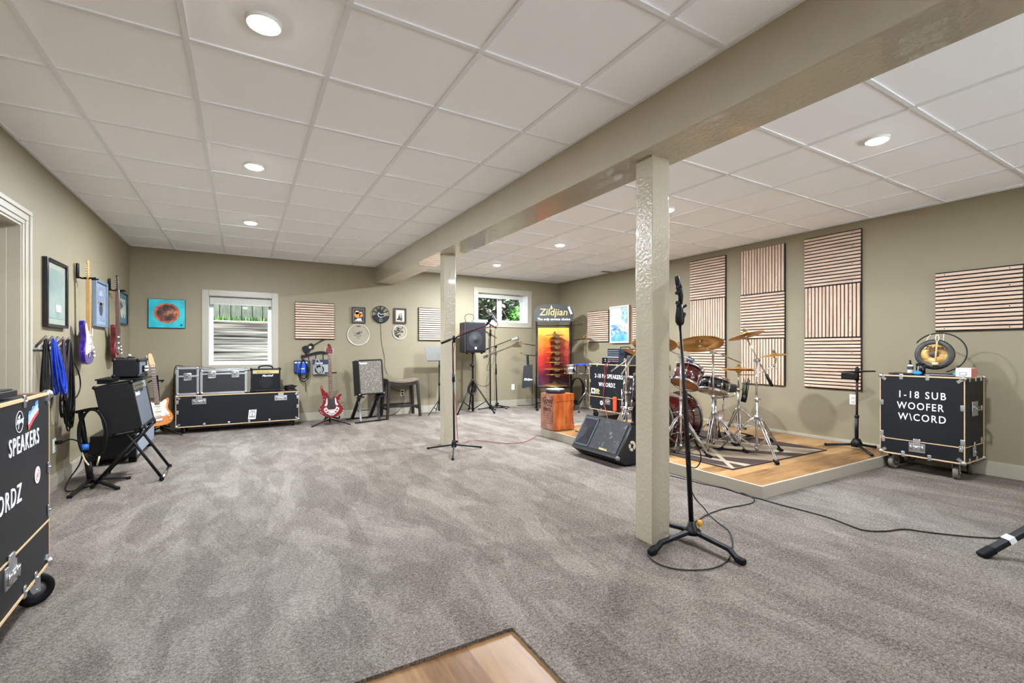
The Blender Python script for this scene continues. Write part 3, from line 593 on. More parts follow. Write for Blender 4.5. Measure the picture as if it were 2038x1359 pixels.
b.tube([(XL + 0.05, 5.20, 0.385), (XL + 0.11, 5.21, 0.40), (XL + 0.17, 5.22, 0.34), (-1.18, 5.22, 0.2), (-1.24, 5.16, 0.07), (-1.23, 5.05, 0.012), (-1.16, 5.06, 0.008), (-1.11, 5.14, 0.008)], 0.0055, CORD, 6, sub=5)
tag(b.build('mains_lead'), 'black power cord from the left wall socket to the floor', 'power cord')
# ---- short stand with a cable coil over it
hub = Vector((-1.10, 5.16, 0.0)); t = thing('short_stand', 'low black tripod stand near the left wall hung with a black cable coil', 'stand', hub)
for x, y in ((-1.154, 4.83), (-0.885, 4.93), (-0.872, 5.28)):
    b = B(); b.bar(hub + Vector((0, 0, 0.062)), (x, y, 0.014), 0.03, 0.018, MATT, bev=0.004); b.cbox((x, y, 0.012), (0.034, 0.034, 0.024), RUBBER, 0.006); b.build('leg', t, world=True)
b = B(); b.cyl(hub + Vector((0, 0, 0.03)), at(173, 905, 3.90), 0.024, MATT); b.cyl(at(173, 905, 3.90), at(160, 818, 3.90), 0.018, MATT); b.build('pole', t, world=True)
b = B(); b.tube([at(152, 820, 3.9), at(180, 814, 3.9), at(212, 812, 3.9)], 0.013, MATT, 8); b.build('cross_bar', t, world=True)
rg = random.Random(8); b = B()
for k in range(9):
    rx, rz_ = 0.115 * rg.uniform(0.86, 1.06), 0.205 * rg.uniform(0.93, 1.04); ou = rg.uniform(-0.02, 0.02); cc = at(184, 865, 3.86 + ou)
    b.tube([cc + Vector((CYW, -SY, 0)) * (rx * math.cos(2 * math.pi * j / 16) + rg.uniform(-.004, .004)) + Vector((0, 0, rz_ * math.sin(2 * math.pi * j / 16) + 0.206 - rz_)) for j in range(16)], 0.0062, CORD, 6, closed=True, sub=3)
o = b.build('cable_coil'); tag(o, 'thick black cable coil hung over the low tripod stand', 'cable')
b = B(); b.cyl(at(170, 884, 3.84), at(170, 895, 3.84), 0.024, mat('blue_tape', (38, 106, 206), 0.5)); b.build('blue_tape', o)
b = B(); b.tube([at(163, 900, 3.83), at(168, 914, 3.83), at(177, 926, 3.83)], 0.007, mat('cream_cord', (208, 192, 160), 0.6), 6, sub=3); b.tube([at(198, 908, 3.83), at(193, 926, 3.83)], 0.007, mat('cream_cord', (208, 192, 160), 0.6), 6); b.build('tie_cord', o)
# ---- combo amplifier builder: front at y=0 facing -y, box 0..h
VINYL = mat('black_tolex', (18, 18, 20), 0.5, var=0.15, scale=120, bump=0.1, bscale=400, spec=0.3); GRILLE = mat('black_grille_cloth', (24, 25, 27), 0.8, var=0.2, scale=200, bump=0.2, bscale=500, spec=0.2)
def combo(name, label, loc, rz, w, h, d, grille, panel, logo, corner, tilt=0.0, ph=0.055, lx=0.0, lsize=0.045, knobs=6, speaker=True, ptop=True, handle=True):
    t = thing(name, label, 'amplifier', loc, rz, rx=0); t.rotation_euler = (tilt, 0, rz)
    b = B(); b.box(-w / 2, w / 2, 0.012, d, 0.012, h, VINYL, 0.008)
    for x0, x1, z0, z1 in ((-w / 2, -w / 2 + 0.022, 0.012, h), (w / 2 - 0.022, w / 2, 0.012, h), (-w / 2, w / 2, 0.012, 0.035), (-w / 2, w / 2, h - 0.02, h)): b.box(x0, x1, -0.004, 0.02, z0, z1, VINYL, 0.005)
    b.build('cabinet', t)
    zt = h - 0.022 - (ph if panel else 0)
    b = B(); b.box(-w / 2 + 0.02, w / 2 - 0.02, 0.004, 0.014, 0.033, zt, grille)
    if speaker: b.lathe([(0, 0.0), (0.06, 0.001), (h * 0.24, 0.0)], mat('speaker_disc', (20, 21, 23), 0.9), 32, (0, 0.0035, (0.033 + zt) / 2 - 0.01), (0, -1, 0))  # dark disc of the speaker behind the cloth
    b.build('grille', t)
    if panel:
        b = B(); b.box(-w / 2 + 0.02, w / 2 - 0.02, 0.0, 0.014, zt, h - 0.02, panel); b.build('control_panel', t)
        for k in range(knobs):
            x = -w / 2 + 0.09 + k * (w - 0.2) / max(1, knobs - 1) * 0.8; b = B(); b.lathe([(0, .012), (.007, .012), (.009, 0), (0, 0)], mat('gold_knob', (176, 150, 92), 0.35, 0.6), 12, (x, 0, zt + ph / 2), (0, -1, 0)); b.build('control_knob', t)
    if logo: b = B(); b.text(logo, lsize, LETTER, (lx, 0.001, zt - lsize * 0.75), (1, 0, 0), (0, 0, 1), 0.002, 0.0008, shear=0.3); b.build('logo', t)
    for x in (-1, 1):
        for z in (0.02, h - 0.008):
            [B().sph((x * (w / 2 - 0.006), yy, z), 0.017, corner).build('corner_cap', t) for yy in (0.004, d - 0.006)]
    if handle: b = B(); b.tube([(-0.09, d / 2, h), (-0.08, d / 2, h + 0.03), (0, d / 2, h + 0.042), (0.08, d / 2, h + 0.03), (0.09, d / 2, h)], 0.011, BLACK, 8, sub=3); b.build('handle', t)
    for x in (-1, 1):
        for y in (0.05, d - 0.05): B().cyl((x * (w / 2 - 0.05), y, 0), (x * (w / 2 - 0.05), y, 0.014), 0.014, RUBBER, seg=10).build('rubber_foot', t)
    return t
GOLDP = mat('gold_panel', (196, 178, 128), 0.35, 0.5, var=0.08, stretch=(1, 8, 8)); GREYP = mat('grey_panel', (132, 138, 132), 0.4, 0.4)
TILT = math.radians(10)
combo('guitar_amplifier', 'black combo amplifier tilted back on a tubular stand at the left wall', (-0.742, 5.37, 0.46), HALF, 0.64, 0.43, 0.25, mat('grey_grille_cloth', (74, 78, 84), 0.85, var=0.15, scale=200), GREYP, 'Marshall', BLACK, -TILT, 0.06, -0.17, 0.05, handle=False, speaker=False)
t = thing('amplifier_stand', 'black tubular amplifier stand with crossed legs under the tilted amplifier', 'stand', (-0.82, 5.32, 0))
for y in (5.09, 5.56):
    b = B(); b.tube([(-0.61, y, 0.02), (-0.845, y, 0.42), (-0.87, y, 0.425)], 0.0125, MATT, 8); b.build('front_leg', t, world=True)
    b = B(); b.tube([(-1.07, y, 0.02), (-0.735, y, 0.452)], 0.0125, MATT, 8); b.build('rear_leg', t, world=True)
    b = B(); b.tube([(-1.0, y, 0.4), (-0.745, y, 0.446), (-0.722, y, 0.45), (-0.728, y, 0.50)], 0.010, MATT, 8); b.build('support_arm', t, world=True)
for x, z, nm in ((-0.61, 0.018, 'foot_bar'), (-1.07, 0.018, 'foot_bar'), (-0.86, 0.25, 'cross_bar')):
    b = B(); b.cyl((x, 5.06, z), (x, 5.59, z), 0.014 if nm == 'foot_bar' else 0.009, CHROME if x == -0.61 else MATT, seg=10)
    if nm == 'foot_bar': [b.cyl((x, yy, z), (x, yy + 0.03, z), 0.018, RUBBER, seg=10) for yy in (5.05, 5.57)]
    b.build(nm, t, world=True)
b = B(); b.box(-1.06, -0.74, 5.08, 5.52, 0.892, 0.904, BLACK, 0.002); b.box(-1.05, -0.98, 5.1, 5.5, 0.862, 0.893, BLACK, 0.002); tag(b.build('shelf_board'), 'thin black board lying on top of the tilted amplifier', 'board')
t = combo('practice_amplifier', 'small black amplifier with a side knob panel on the board over the tilted amplifier', (-0.775, 5.30, 0.904), HALF, 0.38, 0.165, 0.175, mat('dark_grey_face', (88, 92, 94), 0.6), None, None, VINYL, 0, speaker=False, handle=False)
b = B(); b.box(-0.01, 0.15, -0.012, 0.002, 0.045, 0.105, BLACK, 0.003)
for k in range(6): b.lathe([(0, .014), (.008, .014), (.01, 0), (0, 0)], LETTER, 10, (0.01 + (k % 3) * 0.05, -0.012, 0.06 + (k // 3) * 0.03), (0, -1, 0))
b.build('knob_panel', t)
b = B()
for k in range(3): b.tube([(-0.93 + 0.02 * k, 5.15, 1.078), (-0.86, 5.2 + 0.02 * k, 1.085), (-0.84, 5.34, 1.08), (-0.92, 5.42 - 0.02 * k, 1.08), (-0.95, 5.3, 1.08)], 0.005, CORD, 6, closed=True, sub=4)
b.cyl((-0.87, 5.22, 1.078), (-0.85, 5.2, 1.105), 0.008, CHROME, seg=8); tag(b.build('patch_lead'), 'short black lead with a chrome plug on top of the small amplifier', 'cable')
t = thing('floor_cabinet', 'low grey fronted speaker cabinet on the floor behind the amplifier stand', 'speaker', (-1.10, 6.5, 0))
b = B(); b.box(-1.29, -0.93, 6.0, 7.05, 0.06, 0.30, VINYL, 0.01); b.build('cabinet', t, world=True)
b = B(); b.box(-0.935, -0.92, 6.02, 7.03, 0.08, 0.285, mat('silver_grille', (140, 146, 156), 0.6, var=0.12, scale=150)); b.build('grille', t, world=True)
[B().box(x, x + 0.06, y, y + 0.06, 0, 0.062, RUBBER).build('foot', t, world=True) for x in (-1.27, -1.0) for y in (6.05, 6.95)]
# ---- sunburst guitar on its floor stand
guitar('electric_guitar', 'sunburst electric guitar with cream guard standing left of the long case', (-0.945, 7.70, 0.135), (math.radians(-8), math.radians(-5), math.radians(12)), SUNB, MAPLE, ROSE, CREAM, MAPLE)
t = thing('guitar_stand', 'black floor stand holding the sunburst guitar', 'stand', (-0.95, 7.80, 0))
for x, y in ((-0.69, 7.585), (-1.2, 7.60), (-0.95, 8.1)): b = B(); b.tube([(-0.95, 7.84, 0.10), (x, y, 0.012)], 0.010, MATT, 8); b.build('leg', t, world=True)
b = B(); b.tube([(-0.95, 7.84, 0.06), (-1.0, 7.90, 0.80)], 0.011, MATT, 8); b.build('pole', t, world=True)
b = B(); [b.tube([(-0.95, 7.84, 0.13), (-0.95 + s * 0.1, 7.74, 0.11), (-0.95 + s * 0.11, 7.64, 0.12), (-0.95 + s * 0.11, 7.625, 0.16)], 0.010, RUBBER, 8) for s in (-1, 1)]; b.build('cradle', t, world=True)
b = B(); b.tube([(-0.93, 7.72, 0.72), (-0.93, 7.9, 0.73), (-1.07, 7.9, 0.73), (-1.07, 7.72, 0.72)], 0.009, RUBBER, 8); b.build('yoke', t, world=True)
# ================================================================== long case under the window and what stands on it
cl = [(0.0 + 0.012, 0.5), (0.012, 0.33), (1.50, 0.5), (1.50, 0.28)]
t = road_case('road_case', 'long low black road case under the large window', (-0.772, 7.69, 0), 0, 1.512, 0.42, 0.40, 0.10, None,
    [(0.32, 0.112), (0.61, 0.112), (0.86, 0.112), (1.12, 0.112), (0.016, 0.44), (0.016, 0.30), (1.496, 0.44), (1.496, 0.30)], (), 0.02, (), (0.038, 0.026))
for x in (0.26, 1.27): latch(t, x, 0.475, 0.165, 0.075)
b = B(); k = math.tan(math.radians(6)); X0, Z0 = 0.90, 0.215
def par(x0, x1, z0, z1, y, m): b.prism([(X0 + x0 + k * z0, Z0 + z0), (X0 + x1 + k * z0, Z0 + z0), (X0 + x1 + k * z1, Z0 + z1), (X0 + x0 + k * z1, Z0 + z1)], y, y + 0.002, m)
par(-0.048, 0.048, -0.068, 0.068, -0.0025, LETTER); par(-0.035, 0.035, -0.045, 0.03, -0.0035, BLACK); par(-0.03, 0.03, -0.022, 0.024, -0.0045, LETTER); par(-0.004, 0.004, -0.016, 0.016, -0.0055, BLACK)
for q in range(3): par(-0.026 + q * 0.02, -0.012 + q * 0.02, 0.04, 0.054, -0.0035, BLACK); par(-0.03 + q * 0.022, -0.014 + q * 0.022, -0.04, -0.03, -0.0045, LETTER)
b.build('white_sticker', t, label='white sticker with a bold numeral one')
ALU = mat('brushed_aluminium', (188, 190, 192), 0.35, 0.9, var=0.06, stretch=(1, 12, 12)); CASEB = mat('black_case_panel', (28, 28, 31), 0.5, var=0.1, scale=120)
def flight(name, label, x, z, w, h, d, lz, lat):
    t = thing(name, label, 'flight case', (x, 7.72, z)); b = B(); b.box(0.006, w - 0.006, 0.006, d, 0.006, h - 0.006, CASEB); b.build('body', t); e = 0.03; b = B()
    for xx in (0, w - e): b.box(xx, xx + e, -0.001, 0.012, 0, h, ALU, 0.002); b.box(xx, xx + e, d - 0.012, d, 0, h, ALU, 0.002)
    for zz in (0, h - e): b.box(0, w, -0.001, 0.012, zz, zz + e, ALU, 0.002); b.box(0, w, d - 0.012, d, zz, zz + e, ALU, 0.002); [b.box(xx, xx + 0.012, 0, d, zz, zz + e, ALU, 0.002) for xx in (0, w - 0.012)]
    b.box(0, w, -0.002, 0.01, lz - 0.012, lz + 0.012, ALU, 0.002); b.build('aluminium_edge', t)
    for xx in (0, w):
        for zz in (0, h):
            for yy in (0.012, d - 0.014): B().sph((xx + (0.018 if xx == 0 else -0.018), yy, zz + (0.02 if zz == 0 else -0.016)), 0.0215, STEEL).build('ball_corner', t)
    for xx, ww in lat:
        b = B(); b.box(xx - ww / 2, xx + ww / 2, -0.008, 0.0, lz - 0.055, lz + 0.045, STEEL, 0.01); b.box(xx - ww * 0.33, xx + ww * 0.33, -0.010, -0.006, lz - 0.037, lz + 0.027, mat('latch_recess', (120, 124, 126), 0.35, 0.9), 0.004)
        b.bar((xx - 0.02, -0.012, lz - 0.02), (xx + 0.02, -0.012, lz + 0.015), 0.012, 0.006, CHROME, (0, 1, 0)); b.lathe([(0, 0.004), (0.018, 0.003), (0.02, 0)], STEEL, 16, (xx, -0.01, lz - 0.005), (0, -1, 0)); b.build('butterfly_latch', t)
    return t
flight('flight_case', 'small aluminium edged flight case at the left end of the long case', -0.775, 0.527, 0.262, 0.385, 0.33, 0.26, [(0.131, 0.09)])
flight('flight_case', 'wide aluminium edged flight case with two latches in the middle of the long case', -0.503, 0.527, 0.566, 0.345, 0.33, 0.285, [(0.14, 0.095), (0.42, 0.095)])
combo('practice_amplifier', 'black practice amplifier with a gold panel standing on the long case', (0.305, 7.75, 0.526), 0, 0.385, 0.345, 0.2, GRILLE, GOLDP, 'Marshall', BLACK, 0, 0.05, 0.02, 0.042)
rg = random.Random(12); b = B()
for k in range(14):
    cx, cy = 0.625 + rg.uniform(-.03, .03), 7.87 + rg.uniform(-.04, .04); z = 0.535 + k * 0.0045
    b.tube([(cx + rg.uniform(.04, .085) * math.cos(a), cy + rg.uniform(.04, .085) * math.sin(a), z + rg.uniform(0, .012)) for a in [2 * math.pi * j / 8 for j in range(8)]], 0.006, CORD, 6, closed=True, sub=3)
tag(b.build('cable_heap'), 'heap of black cable on the right end of the long case', 'cable')
b = B(); b.tube([(-0.70, 7.8, 0.923), (-0.78, 7.85, 0.93), (-0.81, 7.9, 0.86), (-0.82, 7.95, 0.7), (-0.825, 7.97, 0.5), (-0.83, 8.0, 0.3)], 0.005, CORD, 6, sub=5); b.tube([(-0.70, 7.8, 0.923), (-0.5, 7.82, 0.915), (-0.33, 7.86, 0.882)], 0.004, mat('brown_cord', (120, 84, 62), 0.6), 6, sub=4)
tag(b.build('loose_cable'), 'thin dark cable trailing over the two flight cases', 'cable')
# ================================================================== end wall
t = thing('sun_painting', 'teal canvas with an orange rimmed brown disc on the end wall', 'painting', (-0.92, YB, 1.664))
b = B(); b.box(-0.212, 0.212, -0.032, -0.001, -0.204, 0.204, BLACK, 0.002); b.build('stretcher', t)
b = B(); b.box(-0.208, 0.208, -0.034, -0.031, -0.2, 0.2, ramp_mat('teal_canvas', ((0.3, (18, 152, 166)), (0.6, (46, 186, 196))), 7, 0.6)); b.build('canvas', t)
b = B(); n = 72; sc = [(0.147 * (1 + 0.025 * math.cos(24 * 2 * math.pi * k / n)) * math.cos(2 * math.pi * k / n), 0.141 * (1 + 0.025 * math.cos(24 * 2 * math.pi * k / n)) * math.sin(2 * math.pi * k / n) + 0.008) for k in range(n)]
b.prism(sc, -0.038, -0.034, ramp_mat('burnt_orange', ((0.35, (120, 50, 30)), (0.55, (212, 100, 54))), 22, 0.6)); b.prism(circ(0.118, 40, (0, 0.008)), -0.041, -0.038, ramp_mat('umber_disc', ((0.38, (44, 30, 28)), (0.52, (110, 62, 46)), (0.66, (176, 116, 84))), 14, 0.6, detail=3)); b.prism(circ(0.014, 14, (0.165, -0.16)), -0.036, -0.034, mat('dark_stamp', (40, 66, 74), 0.6)); b.build('disc', t)
SLAT = ramp_mat('slat_wood', ((0.3, (182, 152, 128)), (0.55, (204, 177, 154)), (0.8, (218, 194, 173))), 3, 0.55, (1, 1, 14)); SLATV = ramp_mat('slat_wood_upright', ((0.3, (182, 152, 128)), (0.55, (204, 177, 154)), (0.8, (218, 194, 173))), 3, 0.55, (14, 14, 1))
FELT = mat('black_felt', (26, 22, 22), 0.95, var=0.2, scale=200)
_panel = {}
def slat_panel(label, loc, rz, w=0.6, h=0.6, upright=False, n=15, group='slatted acoustic panels'):
    key = (round(w, 3), round(h, 3), upright)
    t = thing('acoustic_panel', label, 'acoustic panel', loc, rz, group)
    if key in _panel:
        for src in _panel[key]: c = src.copy(); C.objects.link(c); c.parent = t
        return t
    b = B(); b.box(-w / 2, w / 2, -0.02, -0.001, -h / 2, h / 2, FELT); o1 = b.build('felt_backing', t); b = B(); g = 0.012; span = w if upright else h; sw = (span - g * (n + 1)) / n
    for k in range(n):
        a = -span / 2 + g + k * (sw + g)
        if upright: b.box(a, a + sw, -0.034, -0.018, -h / 2 + 0.004, h / 2 - 0.004, SLATV, 0.002)
        else: b.box(-w / 2 + 0.004, w / 2 - 0.004, -0.034, -0.018, a, a + sw, SLAT, 0.002)
    for q in (-0.38, 0.36):
        for kk in (0, 0.33, 0.7, 1.0):
            k = int(round(kk * (n - 1))); a = -span / 2 + g + k * (sw + g) + sw / 2
            if upright: k2 = 1 if q < 0 else n - 3; X = -span / 2 + g + k2 * (sw + g) + sw / 2; b.cyl((X, -0.0345, -h / 2 + 0.05 + kk * (h - 0.1)), (X, -0.033, -h / 2 + 0.05 + kk * (h - 0.1)), 0.005, BLACK, seg=8)
            else: b.cyl((q * w, -0.0345, a), (q * w, -0.033, a), 0.005, BLACK, seg=8)
    o2 = b.build('slats', t); _panel[key] = (o1, o2); return t
slat_panel('slatted panel on the end wall right of the large window', (1.03, YB, 1.62), 0)
slat_panel('slatted panel on the end wall partly hidden by the far post', (3.08, YB, 1.62), 0)
BLKW = mat('dark_wood_frame', (38, 30, 26), 0.4)
def stage_print(b, y, iw, ih):
    warm, skin = mat('print_amber', (214, 134, 50), 0.5), mat('print_peach', (226, 178, 134), 0.5)
    for x, z, r, m in ((-iw * .35, ih * .45, .034, skin), (-iw * .3, ih * .05, .05, warm), (iw * .45, ih * .35, .024, skin), (iw * .5, ih * .0, .032, warm)): b.prism(circ(r, 16, (x, z)), y - 0.001, y, m)
    b.prism([(-iw * .9, -ih * .95), (iw * .7, -ih * .95), (iw * .5, -ih * .5), (-iw * .2, -ih * .55)], y - 0.002, y, LETTER)
framed('framed_photo', 'dark framed stage photo in amber tones above the large clear drum head', 'picture', (1.722, YB, 1.74), 0, 0.225, 0.275, 0.02, BLKW, mat('print_black', (30, 22, 20), 0.4), 0.028, mat('grey_mount', (120, 112, 102), 0.6), 0.018, stage_print)
def pair_print(b, y, iw, ih):
    dk = mat('print_charcoal', (40, 42, 50), 0.5)
    for x, z, r in ((-iw * .2, ih * .12, .013), (iw * .22, ih * .30, .012)): b.prism(circ(r, 14, (x, z)), y - 0.002, y, mat('print_skin', (140, 100, 80), .5)); b.prism(circ(r, 14, (x, z + r * .5)), y - 0.0015, y, dk)
    b.prism(smooth2([(-iw * .5, -ih * .6), (-iw * .45, -ih * .1), (-iw * .2, 0), (iw * .02, -ih * .1), (iw * .05, -ih * .6)], 3), y - 0.001, y, dk); b.prism(smooth2([(iw * .02, -ih * .8), (iw * .05, 0), (iw * .22, ih * .15), (iw * .42, 0), (iw * .5, -ih * .8)], 3), y - 0.001, y, dk); b.box(-iw * .8, iw * .0, y - 0.002, y, -ih * .75, -ih * .5, BLACK); b.box(iw * .1, iw * .2, y - 0.002, y, -ih * .35, ih * .0, LETTER)
framed('framed_photo', 'dark framed photo of a couple above the small signed drum head', 'picture', (2.44, YB, 1.755), 0, 0.225, 0.275, 0.022, BLKW, mat('print_sand', (206, 184, 158), 0.4), 0.028, mat('brown_mount', (88, 78, 66), 0.6), 0.016, pair_print)
t = thing('wall_clock', 'round black cut-out record clock on the end wall', 'clock', (2.095, YB, 1.766))
b = B(); b.lathe([(0.143, -0.002), (0.152, -0.002), (0.152, 0.002), (0.143, 0.002)], BLACK, 48, (0, -0.02, 0), (0, -1, 0), closed=True)
low = [(0.146 * math.cos(a), 0.146 * math.sin(a)) for a in [math.pi * (1.05 + 0.9 * k / 20) for k in range(21)]] + [(0.09, -0.02), (0.03, -0.05), (-0.03, -0.03), (-0.09, 0.0)]
b.prism(low, -0.022, -0.018, BLACK); b.prism(circ(0.062, 24, (-0.005, 0.01)), -0.0225, -0.0175, BLACK); b.prism(circ(0.03, 16, (-0.02, 0.075)), -0.0222, -0.0178, BLACK)
for q in range(5): a = 0.5 + q * 0.55; b.bar((0.04 * math.cos(a), -0.02, 0.04 * math.sin(a)), (0.148 * math.cos(a), -0.02, 0.148 * math.sin(a)), 0.018, 0.004, BLACK, (0, 1, 0))
b.cyl((0, -0.02, 0), (0, -0.001, 0), 0.03, BLACK); b.build('face', t)
b = B(); b.tube([(-0.005 + 0.045 * math.cos(a), -0.026, -0.005 + 0.045 * math.sin(a)) for a in [math.pi * (0.75 + 0.95 * k / 12) for k in range(13)]], 0.006, LETTER, 6); b.lathe([(0.02, 0), (0.026, 0), (0.026, .002), (0.02, .002)], mat('pale_grey', (170, 170, 160), .5), 20, (0.0, -0.023, -0.10), (0, -1, 0), closed=True); b.build('dial_motif', t)
b = B(); b.bar((0, -0.030, 0), (0.085, -0.030, 0.022), 0.007, 0.002, LETTER, (0, 1, 0)); b.build('minute_hand', t); b = B(); b.bar((0, -0.031, 0), (-0.045, -0.031, 0.032), 0.008, 0.002, LETTER, (0, 1, 0)); b.build('hour_hand', t)
b = B(); b.tube([(0, -0.006, -0.14), (0.01, -0.006, -0.35), (0.02, -0.006, -0.5), (0.07, -0.008, -0.75), (0.07, -0.01, -0.9), (0.12, -0.01, -1.05)], 0.003, mat('dark_thin_cord', (60, 52, 42), .6), 6, sub=4); b.build('cord', t)
CLEARF = mat('clear_film', (205, 198, 178), 0.2, alpha=0.22, var=0.01)
def drum_head(label, x, z, r, seed, dense, ink):
    t = thing('signed_drumskin', label, 'drum head', (x, YB, z)); b = B(); b.lathe([(r - 0.012, 0.003), (r, 0.0), (r, 0.012), (r - 0.004, 0.014), (r - 0.012, 0.006)], mat('pale_hoop', (226, 222, 206), .25, .3), 56, (0, -0.001, 0), (0, -1, 0), closed=True); b.build('hoop', t)
    b = B(); b.lathe([(0, 0.006), (r - 0.011, 0.006)], CLEARF, 56, (0, -0.001, 0), (0, -1, 0)); b.build('film', t)
    rg = random.Random(seed); b = B()
    for k in range(dense):
        a = rg.uniform(0, 6.28); rad = r * (0.8 * math.sqrt(rg.uniform(0, 1)) if dense > 10 else 0.45 * rg.uniform(0, 1)); cx, cz = rad * math.cos(a), rad * math.sin(a) + (0 if dense > 10 else r * 0.1); w = r * rg.uniform(0.12, 0.24); th = rg.uniform(-0.5, 0.9)
        pts = []
        for j in range(9): u = -w + 2 * w * j / 8; v = rg.uniform(-1, 1) * w * 0.4; X, Z = cx + u * math.cos(th) - v * math.sin(th), cz + u * math.sin(th) + v * math.cos(th); q = math.hypot(X, Z) / (r * 0.92); q = max(1, q); pts.append((X / q, -0.009, Z / q))
        b.tube(pts, ink, BLACK, 5, sub=3)
    if dense < 10: b.box(-0.03, 0.03, -0.009, -0.007, r * 0.76, r * 0.82, BLACK)
    b.build('signature', t)
drum_head('large clear drum head with a few signatures on the end wall', 1.72, 1.407, 0.184, 4, 8, 0.0017)
drum_head('small drum head covered in black signatures on the end wall', 2.434, 1.465, 0.13, 9, 24, 0.0032)
# ---- guitar shaped hook rack and the things hung on it
t = thing('hook_rack', 'black guitar shaped hook rack on the end wall', 'rack', (1.02, YB, 1.07))
b = B(); wav = [(-0.20 + 0.40 * k / 16, 0.035 * math.sin(-1.2 + 3.6 * k / 16)) for k in range(17)]
b.prism([(x, z + 0.022) for x, z in wav] + [(x, z - 0.022) for x, z in wav[::-1]], -0.02, -0.014, BLACK); [b.cyl((x, -0.016, 0), (x, 0, 0), 0.006, BLACK, seg=6) for x in (-0.14, 0.14)]; b.build('back_bar', t)
ang = math.radians(32); ca, sa = math.cos(ang), math.sin(ang)
gb = smooth2([(-0.095, 0.0), (-0.075, 0.058), (-0.02, 0.062), (0.01, 0.042), (0.045, 0.052), (0.085, 0.042), (0.092, 0.0), (0.07, -0.045), (0.04, -0.05), (0.01, -0.045), (-0.02, -0.062), (-0.075, -0.062)], 4)
b = B(); f2 = lambda p: (-0.09 + p[0] * ca - p[1] * sa, 0.105 + p[0] * sa + p[1] * ca)
b.prism([f2(p) for p in gb], -0.02, -0.014, BLACK); b.prism([f2(p) for p in ((0.08, -0.008), (0.24, -0.007), (0.235, -0.014), (0.285, -0.012), (0.285, 0.012), (0.235, 0.014), (0.24, 0.007), (0.08, 0.008))], -0.02, -0.014, BLACK)
b.prism(circ(0.022, 18, f2((0.03, 0.0))), -0.0215, -0.0195, mat('wall_tone', (172, 160, 136), .6)); b.cyl((-0.13, -0.017, 0.05), (-0.12, -0.017, -0.01), 0.01, BLACK, seg=6); b.build('guitar_cutout', t)
for x in (-0.19, -0.09, 0.02, 0.13): b = B(); b.tube([(x, -0.017, 0.0), (x, -0.02, -0.05), (x, -0.045, -0.075), (x, -0.06, -0.05)], 0.006, BLACK, 6, sub=3); b.build('hook', t)
BLUEP = mat('blue_case', (24, 78, 190), 0.4); NAVY = mat('navy_print', (30, 42, 72), 0.5); PALEG = mat('pale_pack', (150, 152, 150), 0.5)
t = thing('pedal_pack', 'navy packaged pedal set with a bright blue pouch on the left hooks', 'pack', (0.84, YB, 0.88)); b = B(); b.box(-0.125, 0.105, -0.05, -0.012, -0.09, 0.10, NAVY, 0.004); b.build('card', t)
b = B(); [b.box(-0.115 + k * 0.05, -0.08 + k * 0.05, -0.053, -0.049, 0.055, 0.075, LETTER) for k in range(4)]; b.build('print', t)
b = B(); b.box(-0.085, 0.055, -0.085, -0.05, -0.115, 0.06, BLUEP, 0.02); b.box(-0.05, 0.025, -0.0865, -0.08, -0.04, -0.025, LETTER); b.build('pouch', t)
t = thing('pedal_pack', 'grey and navy packaged headset box on the right hooks', 'pack', (1.12, YB, 0.87)); b = B(); b.box(-0.13, 0.13, -0.06, -0.012, -0.12, 0.12, PALEG, 0.004); b.build('card', t)
b = B(); b.box(-0.13, 0.13, -0.062, -0.055, 0.04, 0.12, NAVY); b.box(-0.10, 0.02, -0.0635, -0.06, 0.05, 0.07, LETTER); b.lathe([(0.04, 0), (0.07, 0), (0.07, .004), (0.04, .004)], BLACK, 24, (-0.03, -0.061, -0.04), (0, -1, 0), closed=True); b.build('print', t)
coil('cable_coil', 'black lead looped below the blue pouch on the hook rack', (0.85, YB - 0.075, 1.0), 0.0, 0.36, 0.2, 5, 0.005, CORD, ax=(1, 0, 0), out=(0, -1, 0), seed=6, tail=[(0.87, YB - 0.08, 0.66), (0.88, YB - 0.08, 0.58), (0.885, YB - 0.08, 0.47)])
coil('cable_coil', 'grey lead looped over the middle hook of the hook rack', (1.05, YB - 0.07, 1.02), 0.05, 0.28, 0.14, 3, 0.005, mat('grey_lead', (150, 148, 144), .5), ax=(1, 0, 0), out=(0, -1, 0), seed=7)
# ---- red bass on its stand
REDG = mat('cherry_red_gloss', (104, 2, 8), 0.3, 0.0, var=0.1, coat=0.2, spec=0.25)
bg = guitar('bass_guitar', 'cherry red bass guitar with pearl inlay on a floor stand', (1.185, 7.50, 0.115), (math.radians(-7), math.radians(-1), 0), REDG, ROSE, ROSE, None, WINE, 'bass', bass=True)
PEARL = mat('pearl_inlay', (186, 180, 172), 0.25, var=0.06)
b = B(); half = [(0, .035), (-.05, .052), (-.095, .095), (-.112, .14), (-.085, .155), (-.10, .19), (-.078, .225), (-.07, .28), (-.055, .3), (-.055, .21), (-.075, .17), (-.055, .135), (-.052, .125), (0, .125)]
b.prism(smooth2(half[:-1], 3), -0.0025, 0.0, PEARL); b.prism(smooth2([(-x, z) for x, z in half[:-1]], 3), -0.0025, 0.0, PEARL); b.prism([(-.05, .05), (.05, .05), (.055, .125), (-.055, .125)], -0.0024, 0, PEARL)
for sx in (-1, 1):
    for x, z in ((.08, .12), (.085, .175), (.06, .085)): b.prism(circ(0.013, 10, (sx * x, z)), -0.0035, -0.002, REDG)
b.build('pearl_inlay', bg)
b = B(); rg = random.Random(3)
